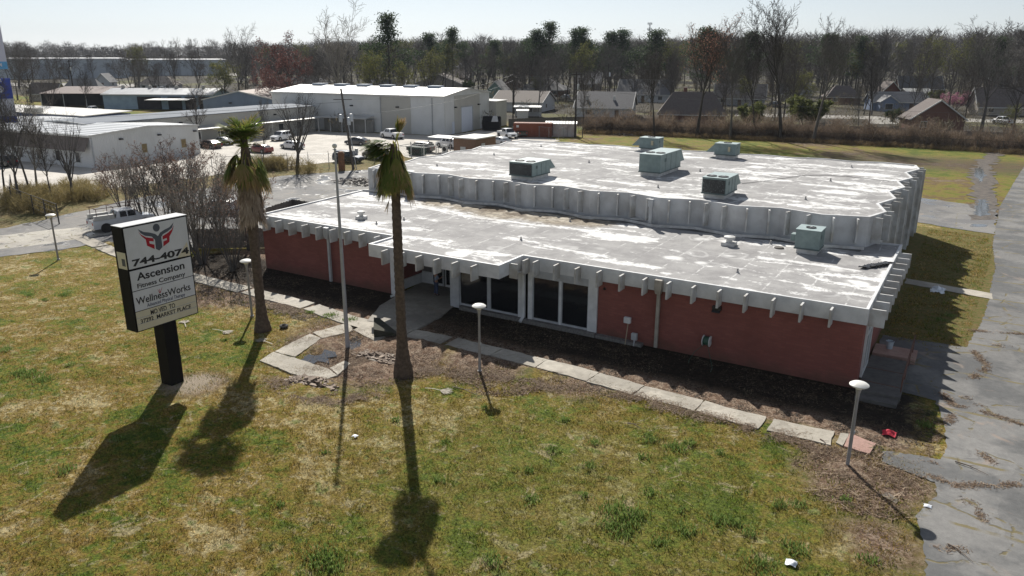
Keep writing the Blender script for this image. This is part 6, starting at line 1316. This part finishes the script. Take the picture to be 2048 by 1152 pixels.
def grow(R, style):
    """returns (thick segments, thin segments, twig tips) of a tree one unit high"""
    S = style; thick, thin, tips = [], [], []
    def br(p, d, L_, r, lv):
        n = S['seg'][lv]; pts = [p]; 
        for k in range(n):
            d = (d+Vector((R.gauss(0,1),R.gauss(0,1),R.gauss(0,.7)))*S['wob'][lv]+Vector((0,0,S['trop'][lv]))).normalized(); q = pts[-1]+d*(L_/n)
            ra, rb = r*(1-k/n*.75), r*(1-(k+1)/n*.75); (thick if lv <= S.get('tl',1) else thin).append((pts[-1], q, max(ra,S['rmin']), max(rb,S['rmin']*.6))); pts.append(q)
        if lv+1 < len(S['nc'])+1 and lv < len(S['nc']):
            c = S['nc'][lv]; c = c if lv == 0 else max(1, int(c*R.uniform(.7,1.3))); g = R.uniform(0, 6.28)
            for j in range(c):
                t = S['t0'][lv]+(1-S['t0'][lv])*((j+R.random()*.8)/c); t = min(t, .999); i = int(t*n); q = pts[i].lerp(pts[i+1], t*n-i); dd = (pts[i+1]-pts[i]).normalized()
                g += 2.4+R.uniform(-.5,.5); a = dd.orthogonal().normalized(); b2 = dd.cross(a); an = rad(S['ang'][lv])*R.uniform(.7,1.25)*(1-.35*t if lv == 0 else 1)
                nd = (dd*math.cos(an)+(a*math.cos(g)+b2*math.sin(g))*math.sin(an)).normalized()
                br(q, nd, L_*S['len'][lv]*(1-S['tap'][lv]*t)*R.uniform(.7,1.15), max(r*(1-.75*t)*S['rr'][lv], S['rmin']), lv+1)
        else: tips.append(pts[-1]); tips.append(pts[-2])
    for k in range(S.get('stems', 1)):
        if S.get('stems', 1) == 1: br(Vector((0,0,-.01)), Vector((R.gauss(0,.03),R.gauss(0,.03),1)).normalized(), S['L0'], S['r0'], 0)
        else:
            a = 6.28*k/S['stems']+R.uniform(-.3,.3); br(Vector((math.cos(a)*.03,math.sin(a)*.03,-.01)), Vector((math.cos(a)*R.uniform(.15,.6),math.sin(a)*R.uniform(.15,.6),1)).normalized(), S['L0']*R.uniform(.75,1.05), S['r0'], 0)
    zm = max(p.z for p in tips); f = 1/zm
    sc = lambda L_: [(a*f, b_*f, r0, r1) for a, b_, r0, r1 in L_]
    return sc(thick), sc(thin), [p*f for p in tips]
TALL = dict(seg=(9,6,4,3,2), wob=(.05,.10,.14,.2,.2), trop=(.02,.10,.08,.06,.05), nc=(16,8,6,4), t0=(.36,.22,.2,.15), ang=(46,38,38,38), len=(.48,.55,.5,.5), tap=(.42,.35,.3,.3), rr=(.5,.55,.55,.6), r0=.0135, rmin=.0011, L0=.95)
VASE = dict(seg=(5,7,5,3,2), wob=(.05,.08,.13,.2,.2), trop=(.02,.12,.08,.05,.05), nc=(8,8,6,4), t0=(.55,.22,.2,.15), ang=(40,32,36,38), len=(1.25,.52,.52,.5), tap=(.1,.4,.35,.3), rr=(.62,.5,.55,.6), r0=.017, rmin=.0011, L0=.5)
HIGH = dict(seg=(6,7,5,3,2), wob=(.05,.08,.13,.2,.2), trop=(.02,.12,.08,.05,.05), nc=(11,9,6,4), t0=(.60,.15,.2,.15), ang=(42,32,36,38), len=(.85,.52,.52,.5), tap=(.25,.35,.35,.3), rr=(.6,.5,.55,.6), r0=.0155, rmin=.0011, L0=.62)
OAK = dict(seg=(5,7,5,3,2), wob=(.06,.16,.2,.25,.2), trop=(.02,.05,.03,.03,.03), nc=(9,8,7,4), t0=(.4,.2,.2,.15), ang=(60,45,42,40), len=(1.05,.55,.5,.5), tap=(.3,.35,.35,.3), rr=(.6,.5,.55,.6), r0=.018, rmin=.0012, L0=.55)
SHRUB = dict(stems=9, tl=0, seg=(7,4,3,2), wob=(.06,.12,.2,.2), trop=(.03,.08,.06,.05), nc=(9,5,4), t0=(.3,.2,.2), ang=(30,32,35), len=(.45,.55,.55), tap=(.5,.3,.3), rr=(.5,.55,.6), r0=.009, rmin=.0019, L0=1.0)
UPR = dict(seg=(4,7,5,3), wob=(.03,.07,.12,.2), trop=(.02,.10,.08,.05), nc=(13,6,5), t0=(.45,.2,.2), ang=(34,30,36), len=(1.6,.42,.5), tap=(.1,.4,.35), rr=(.6,.5,.55), r0=.022, rmin=.0013, L0=.42)
def barkmat(name, c1, c2): return M(name, c1, c2, 1.5, rough=.95, detail=3)
BARKS = {'grey': barkmat('grey_bark', (.07,.065,.06), (.13,.12,.11)), 'brown': barkmat('brown_bark', (.05,.043,.038), (.09,.077,.067)), 'pale': barkmat('pale_bark', (.17,.155,.135), (.25,.23,.20)), 'dark': barkmat('dark_bark', (.035,.03,.026), (.062,.054,.047)), 'red': barkmat('reddish_twigs', (.14,.09,.07), (.20,.14,.11))}
LEAFM = {'red': fixmat('red_buds', (.09,.04,.037), (.17,.07,.06), (.26,.13,.11), .2), 'rust': fixmat('rusty_buds', (.15,.07,.05), (.26,.13,.09), (.38,.22,.15)), 'green': fixmat('young_leaves', (.07,.08,.02), (.13,.14,.035), (.22,.21,.07)), 'bushg': fixmat('bush_leaves', (.05,.07,.015), (.11,.13,.03), (.2,.2,.06)), 'ever': fixmat('evergreen_leaves', (.018,.032,.012), (.04,.062,.02), (.09,.11,.04)), 'pine': fixmat('pine_needles', (.02,.035,.018), (.042,.066,.032), (.08,.11,.05)), 'pod': fixmat('seed_pods', (.10,.06,.045), (.18,.11,.085), (.28,.20,.16)), 'pink': fixmat('pink_blossom', (.30,.10,.17), (.42,.17,.26), (.5,.28,.35))}
def tufts(R, pts, spread, size, per, name, mat, par, flat=1.0):
    P_ = np.repeat(np.array([tuple(p) for p in pts]), per, 0); n = len(P_); P_ = P_+R.normal(0, 1, (n,3))*np.array([spread,spread,spread*flat])
    a = R.normal(0, 1, (n,3)); a /= np.linalg.norm(a, axis=1, keepdims=True); b_ = np.cross(a, R.normal(0, 1, (n,3))); b_ /= np.linalg.norm(b_, axis=1, keepdims=True); s = size*R.uniform(.5,1.4,(n,1))
    V = np.stack([P_-a*s, P_+b_*s*.6, P_+a*s, P_-b_*s*.6], 1)
    return np_mesh(name, V.reshape(-1,3), np.arange(4*n).reshape(-1,4), mat, par, np.repeat(R.uniform(0,1,n), 4))
PROTO = {}
def make_tree(key, style, seed, bark, twig=None, leaf=None, per=2, ls=.012, sp=.012, frac=1.0, cat='tree', name='bare_tree'):
    R = random.Random(seed); th, tn, tips = grow(R, style); t = thing(name, 'tree', cat)
    seg_mesh('trunk', th, 6, BARKS[bark], t); seg_mesh('branches', tn, 3, BARKS[twig or bark], t)
    if leaf:
        N_ = np.random.RandomState(seed); k = [p for p in tips if R.random() < frac]; tufts(N_, k, sp, ls, per, 'crown', LEAFM[leaf], t)
    remember(t); PROTO[key] = [t, False]; return t
def make_pine(key, seed, start=.45, wide=.16):
    R = random.Random(seed); N_ = np.random.RandomState(seed); t = thing('pine_tree', 'pine', 'tree'); th = [((0,0,-.01),(0,0,.5),.012,.009),((0,0,.5),(.005,0,.97),.009,.003)]; tn = []; cl = []
    for k in range(34):
        z = start+(1-start)*(k/33)**.85; f = (z-start)/(1-start); w = wide*(math.sin(min(1, f*1.15+.22)*math.pi)**.7+.12)*R.uniform(.7,1.7); a = R.uniform(0,6.28); e = (math.cos(a)*w, math.sin(a)*w, z+.02); tn.append(((0,0,z-.02), e, .003, .0012)); cl.append(e); cl.append((e[0]*.6, e[1]*.6, z))
    cl.append((0,0,.985))
    seg_mesh('trunk', th, 6, BARKS['brown'], t); seg_mesh('branches', tn, 3, BARKS['brown'], t); tufts(N_, cl, .044, .010, 75, 'crown', LEAFM['pine'], t, .5); remember(t); PROTO[key] = [t, False]
def place(key, p, h, label, group, wide=1.0, rz=None, name=None):
    t, used = PROTO[key]; rz = rnd.uniform(0, 6.28) if rz is None else rz
    if used: o = dup(t, p, rz, tree=TREES[t['key']])
    else: o = t; PROTO[key][1] = True; t['key'] = t.name; o.location = p; o.rotation_euler = (0,0,rz)
    if 'key' in o and o is not t: del o['key']
    o.scale = (h*wide, h*wide, h); tag(o, label, 'tree', group)
    if not group and 'group' in o: del o['group']
    return o
for k in range(4): make_tree(f'tall{k}', TALL, 20+k, ('grey','brown','grey','dark')[k])
for k in range(3): make_tree(f'vase{k}', VASE, 40+k, ('grey','brown','pale')[k])
for k in range(2): make_tree(f'oak{k}', OAK, 50+k, 'brown')
for k in range(3): make_tree(f'high{k}', HIGH, 90+k, ('dark','grey','dark')[k])
make_tree('bush', SHRUB, 95, 'brown', None, 'bushg', 5, .018, .02, name='leafy_bush'); make_tree('upr0', UPR, 60, 'grey'); make_tree('upr1', UPR, 61, 'grey')
make_tree('red', OAK, 63, 'dark', None, 'red', 2, .009, .014, name='red_budding_tree'); make_tree('rust', HIGH, 64, 'dark', None, 'rust', 1, .005, .014, .7, name='red_budding_tree')
make_tree('grn', VASE, 66, 'brown', None, 'green', 2, .008, .014, .7, name='budding_tree'); make_tree('grn1', OAK, 67, 'brown', None, 'green', 2, .009, .016, .7, name='budding_tree')
make_tree('ever', OAK, 68, 'brown', None, 'ever', 9, .014, .020, name='evergreen_tree'); make_tree('pink', SHRUB, 69, 'brown', None, 'pink', 2, .012, .02, name='blossom_tree')
make_tree('myrtle0', SHRUB, 70, 'grey', 'pale', 'pod', 1, .008, .008, .3, name='bare_shrub'); make_tree('myrtle1', SHRUB, 71, 'grey', 'grey', 'pod', 1, .008, .008, .25, name='bare_shrub'); make_tree('myrtle2', SHRUB, 72, 'grey', 'red', 'pod', 1, .009, .010, .8, name='bare_shrub')
for k in range(3): make_pine(f'pine{k}', 80+k, (.45,.56,.38)[k], (.19,.20,.20)[k])
def T(key, u, v, vt, label, wide=1.0, group=None, rz=None):
    p = G(u, v); return place(key, p, HT(p, vt), label, group, wide, rz)
def TD(key, u, dist, vt, label, wide=1.0, group=None, rz=None):
    p = AT(u, dist); return place(key, p, HT(p, vt), label, group, wide, rz)
# along the back of the field, left to right
T('high2',1140+168,272,72,'tall bare tree wrapped in green vine, left of the red budding tree',.8)
T('rust',1393,274,26,'tall tree hazed with red buds at the back of the field',.95)
T('high1',1460,278,36,'slim tall bare tree just right of the red budding tree',.75)
T('high2',1508,277,52,'slender bare tree with sparse crown, second right of the red budding tree',.7)
T('high0',1560,282,-16,'tallest bare tree at the back of the field, its top leaving the picture',.95)
o = T('high1',1625,285,24,'large bare tree leaning to the right beside the tallest one',.9); o.rotation_euler = (0,.13,.5)
T('vase0',1962,262,30,'wide bare tree with pale forked limbs at the right behind the brown roof',1.1)
T('tall1',1925,262,108,'smaller dark bare tree left of the wide forked one at the right',.8)
T('oak0',2052,250,-10,'big bare tree cut off by the right edge of the picture',1.0)
T('tall0',1715,270,150,'thin bare tree behind the brush, right of the leaning tree',.6); T('tall3',1738,255,100,'dark bare tree by the yellow lawn behind the brush',.8)
T('tall1',1165,276,130,'dark thin vine covered tree beside the utility pole',.5)
T('bush',1500,264,204,'yellow green leafy bush at the foot of the slim bare trees',1.1); T('bush',1610,264,192,'large yellow green bush behind the leaning bare tree',1.5); T('ever',1795,252,218,'round dark evergreen shrub before the blue gabled house',1.1); T('ever',1320,182,90,'tall dark evergreen behind the vine wrapped tree',.8)
T('pink',1905,226,180,'tree in pink blossom before the grey brown roof at the right',1.6); T('bush',1870,205,180,'evergreen bush behind the nearest brown roof',1.6); T('grn',2010,262,205,'rusty leaved shrub at the far right',1.4)
T('grn1',1075,196,150,'greenish budding tree among the house roofs left of the dark pole',1.2); T('ever',935,200,160,'dark conifer beside the green gabled house',.7)
# left side
T('upr0',595,341,158,'many limbed bare tree at the near edge of the warehouse lot',1.15); T('tall0',527,332,195,'thin bare tree left of the many limbed one',.7); T('tall1',398,300,165,'thin bare tree before the covered walk, left of the near palm',.9)
T('vase0',40,408,175,'bare tree at the left edge below the billboard, leftmost of the roadside group',.9); T('tall2',62,392,150,'tall bare roadside tree at the left, second of the group',.8); T('vase2',76,388,160,'bare roadside tree at the left, third of the group',.8); T('tall1',105,405,230,'low bare roadside tree at the left, fourth of the group',.8); T('upr1',147,402,205,'upright bare roadside tree, rightmost of the group at the left',.9); T('tall3',10,395,210,'dark bare tree cut by the left edge under the billboard',.9)
gm = 'bare shrubs left of the low wing'
for i, (k, u, v, vt, w) in enumerate((('myrtle0',290,446,292,1.1),('myrtle1',335,462,285,1.15),('myrtle2',365,440,275,1.1),('myrtle1',388,500,322,1.0),('myrtle0',405,526,318,.95),('myrtle0',440,470,300,1.1),('myrtle1',466,541,352,.85),('myrtle2',500,500,345,.9),('myrtle2',250,430,305,1.0))):
    T(k,u,v,vt,('multi stemmed bare shrub behind the top left corner of the pole sign','multi stemmed bare shrub above the pole sign','reddish tipped bare shrub rising above the thicket','grey bare shrub just right of the top of the pole sign','tall grey bare shrub right of the pole sign, casting spidery shadows','bare shrub between the pole sign and the near palm, further back','bare shrub at the foot of the near palm crown, nearest the path','reddish bare shrub behind the near palm trunk','reddish bare shrub at the left end of the thicket')[i],w,gm)
# named trees of the middle distance
TD('vase2',672,215,-12,'very wide bare tree with pale limbs rising behind the warehouse',1.15); TD('red',572,235,62,'red budding tree left of the wide pale limbed tree',1.0); TD('red',545,205,118,'low red budding tree before the larger red one',1.0)
TD('vase0',470,250,40,'tall round topped bare tree left of the red budding tree',.8); TD('vase1',345,270,72,'brownish bare tree, left of a pair before the far warehouse',.8); TD('oak0',388,255,74,'brownish bare tree, right of a pair before the far warehouse',.8)
TD('pine0',777,235,33,'tall dark pine behind the warehouse, highest of the pines',1.0); TD('pine1',905,300,60,'flat topped pine right of the tall pine',.9); TD('grn1',740,215,100,'olive budding tree left of the tall pine',1.0); TD('grn',850,250,92,'olive budding tree right of the tall pine',1.0)
gp = 'pines on the skyline'
for i, (u, d, v) in enumerate(((1098,300,49),(1072,300,64),(1150,280,62),(1165,285,60),(1222,300,68),(1245,300,64),(1312,290,64),(1408,250,60),(1425,250,66),(1500,280,68),(1655,300,72),(1720,310,76),(1995,300,78),(1060,320,80),(990,330,84),(860,320,70))):
    TD(f'pine{i%3}', u, d, v, 'dark pine with a rounded crown standing on the wooded skyline', rnd.uniform(.95,1.45), gp)
TD('oak0',130,330,95,'bare tree before the far warehouse, near the left utility pole',1.0); TD('oak1',255,280,88,'dark bare tree left of the white ranch house',.9); TD('oak0',45,300,86,'broad bare tree behind the billboard',1.0); TD('vase1',85,200,116,'dark limbed bare tree right of the billboard',.9); TD('grn1',440,250,118,'olive tree with arching trunk before the red budding tree',1.2)
# the trees among and beyond the houses
prof_u = [0,100,200,300,400,500,600,700,800,900,1000,1100,1200,1300,1400,1500,1600,1700,1800,1900,2048]; prof_v = [88,90,93,92,90,86,88,82,78,78,80,82,80,78,72,70,66,62,58,60,58]
houses = [(o.location.x, o.location.y) for o in bpy.data.objects if o.get('category') in ('house','building','warehouse','shed','carport')]
rt_ = random.Random(77); n_ = 0; gb = {}
LB = {'bare': ('bare tree of the loose wood among and beyond the houses', 'bare trees among and beyond the houses'), 'olive': ('olive budding tree of the loose wood among and beyond the houses', 'olive trees among and beyond the houses')}
tries = 0
while n_ < 240 and tries < 5000:
    tries += 1
    u = rt_.uniform(-40, 2090); d = 165+rt_.random()**.8*300
    if u < 520 and d < 235: continue
    if d < 205 and (u < 1000 or rt_.random() < .6): continue
    p = AT(u, d)
    if min(math.hypot(p.x-x, p.y-y) for x, y in houses) < 8: continue
    if u < 520 and (d > 470 or rt_.random() < .55): continue
    vt = np.interp(u, prof_u, prof_v)+rt_.gauss(6, 9); h = HT(p, vt); 
    lowf = 1.0 if d > 260 else rt_.uniform(.55, .95); h = min(max(h*lowf, 7), 23)
    key = rt_.choice(['tall0','tall1','tall2','tall3','vase0','vase1','oak0','oak1','tall1','tall2','grn','grn1']); kd = 'olive' if key.startswith('grn') else 'bare'
    place(key, p, h, LB[kd][0], LB[kd][1], rt_.uniform(.8, 1.1)); n_ += 1
# ------------------------------------------------------------ far wood, brush, reeds as stuff
def slivers(name, cx, cy, hh, rx, per, mat, seed, wid=.16, ln=.16, trunk=True, low=.25):
    R = np.random.RandomState(seed); n = len(cx); idx = np.repeat(np.arange(n), per); m_ = len(idx); H_ = hh[idx]
    th = R.uniform(0, 2*np.pi, m_); f = low+(1-low)*R.uniform(0, 1, m_)**.8; prof = np.sqrt(np.clip(1-((f-.62)/.42)**2, .03, 1)); r = rx[idx]*prof*np.sqrt(R.uniform(.02, 1, m_))
    P_ = np.stack([cx[idx]+r*np.cos(th), cy[idx]+r*np.sin(th), H_*f], 1); d = np.stack([np.cos(th)*.6+R.normal(0,.35,m_), np.sin(th)*.6+R.normal(0,.35,m_), R.uniform(.2,1.3,m_)], 1); d /= np.linalg.norm(d, axis=1, keepdims=True)
    L_ = (H_*ln*R.uniform(.5,1.3,m_))[:,None]; s = np.cross(d, R.normal(0,1,(m_,3))); s /= np.linalg.norm(s, axis=1, keepdims=True); w = wid*R.uniform(.5,1.4,(m_,1))
    V = np.stack([P_-d*L_*.5-s*w*.5, P_-d*L_*.5+s*w*.5, P_+d*L_*.5], 1).reshape(-1,3); tone = np.repeat(np.clip(R.uniform(0,1,n)[idx]*.6+R.uniform(0,.4,m_), 0, 1), 3)
    if trunk:
        a = R.uniform(0,np.pi,n); dx, dy = np.cos(a)*hh*.011, np.sin(a)*hh*.011; z = np.zeros(n)
        Tv = np.stack([np.stack([cx-dx,cy-dy,z],1), np.stack([cx+dx,cy+dy,z],1), np.stack([cx,cy,hh*.9],1), np.stack([cx-dy,cy+dx,z],1), np.stack([cx+dy,cy-dx,z],1), np.stack([cx,cy,hh*.9],1)], 1).reshape(-1,3)
        V = np.concatenate([V, Tv]); tone = np.concatenate([tone, np.full(len(Tv), .1)])
    return np_mesh(name, V, np.arange(len(V)).reshape(-1,3), mat, attr=tone)
R = np.random.RandomState(8); N = 1500; uu = R.uniform(-120, 2170, N); dd = 330+R.uniform(0,1,N)**.9*900; px_ = []; 
for u, d in zip(uu, dd):
    if u < 470 and d < 700: d = 700+R.uniform(0,500)
    p = AT(u, d); vt = np.interp(u, prof_u, prof_v)+R.normal(5,6); vt = min(vt, 103-1.5*(d < 900)); h = min(max(HT(p, vt), 11), 30); px_.append((p.x, p.y, h))
px_ = np.array(px_)
WOODM = fixmat('far_wood', (.038,.036,.034), (.088,.08,.075), (.16,.145,.13), .2)
tag(slivers('far_wood', px_[:,0], px_[:,1], px_[:,2], px_[:,2]*.33, 260, WOODM, 3, .30, .17, True, .04), 'bare grey brown wood filling the skyline behind the houses', 'wood', kind='stuff')
# undergrowth between the houses
R = np.random.RandomState(12); N = 600; q = []
for k in range(N):
    u = R.uniform(450, 2100); d = R.uniform(165, 430); p = AT(u, d)
    if min(math.hypot(p.x-x, p.y-y) for x, y in houses) < 9: continue
    q.append((p.x, p.y, R.uniform(1.5, 5)))
q = np.array(q); tag(slivers('undergrowth', q[:,0], q[:,1], q[:,2], q[:,2]*.7, 70, fixmat('undergrowth_twigs', (.05,.05,.03), (.11,.095,.065), (.2,.165,.11)), 5, .12, .3, False, .05), 'low scrub and hedges between the houses', 'scrub', kind='stuff')
# brush behind the field fence
R = np.random.RandomState(15); A_ = []; line = [(-69,108),(-54,111.5),(-38,114),(-26,116),(-9,117.5),(12,117)]
for k in range(1500):
    i = R.randint(0, 5); t_ = R.rand(); x = line[i][0]*(1-t_)+line[i+1][0]*t_; y = line[i][1]*(1-t_)+line[i+1][1]*t_+abs(R.normal(0, 2.6)); A_.append((x+R.normal(0,.5), y, R.uniform(.9, 3.0)+(R.rand() < .12)*2))
A_ = np.array(A_); tag(slivers('brush', A_[:,0], A_[:,1], A_[:,2], A_[:,2]*.38, 75, fixmat('brush_twigs', (.06,.045,.035), (.15,.11,.08), (.32,.25,.18)), 6, .05, .5, False, .02), 'tangled brown brush along the back of the field', 'brush', kind='stuff')
R = np.random.RandomState(16); A_ = []
for (u, v, s, n) in ((25,402,2.0,40),(55,395,2.5,50),(115,398,3.0,90),(160,388,3.0,90),(90,400,2.5,60),(35,418,1.6,40),(540,338,2.2,60),(560,336,2,50),(525,335,2,40),(610,345,1.5,20),(80,425,1.5,30),(170,400,2,40)):
    p = G(u, v)
    for k in range(n): A_.append((p.x+R.normal(0,s*.6), p.y+R.normal(0,s*.6), R.uniform(.6,1.9)))
A_ = np.array(A_); tag(slivers('reeds', A_[:,0], A_[:,1], A_[:,2], A_[:,2]*.5, 60, fixmat('reed_blades', (.10,.09,.03), (.24,.19,.08), (.36,.30,.16)), 9, .04, .6, False, .02), 'tan reeds and rough grass along the ditch at the left', 'reeds', kind='stuff')
# straw fringe at the foot of the brush and scattered along the roadside
R = np.random.RandomState(18); A_ = []
for k in range(1300):
    t_ = R.rand(); i = R.randint(0, 5); x = line[i][0]*(1-t_)+line[i+1][0]*t_; y = line[i][1]*(1-t_)+line[i+1][1]*t_-1.2-abs(R.normal(0,.8)); A_.append((x, y, R.uniform(.3,1.0)))
A_ = np.array(A_); tag(slivers('dry_grass', A_[:,0], A_[:,1], A_[:,2], A_[:,2]*.6, 30, fixmat('dry_grass_blades', (.10,.07,.04), (.20,.14,.07), (.33,.25,.14)), 10, .03, .6, False, .02), 'fringe of dry grass before the brush and by the roadside', 'dry grass', kind='stuff')
t = thing('dead_stump', 'stump of a dead orange brown palm by the lot fence', 'tree stump', G(684,340)); MB().lathe([(.45,-.1),(.5,.6),(.42,1.6),(.5,2.3),(.3,2.6)], (0,0,0), 12).build('trunk', M('dead_palm_orange', (.26,.12,.06), (.14,.07,.04), 6, bmp=.05), t)
# ------------------------------------------------------------ haze
if HAZE:
    m = bpy.data.materials.new('haze'); m.use_nodes = True; nt = m.node_tree; nt.nodes.remove(nt.nodes['Principled BSDF']); pv = nt.nodes.new('ShaderNodeVolumePrincipled'); pv.inputs['Density'].default_value = .00009; pv.inputs['Color'].default_value = (.80,.88,1,1); pv.inputs['Anisotropy'].default_value = 0
    nt.links.new(pv.outputs[0], nt.nodes['Material Output'].inputs['Volume'])
    tag(MB().box(-2700,-2700,-1.2,2700,2700,75).build('haze', m), 'thin pale haze over the whole place', 'haze', kind='stuff')
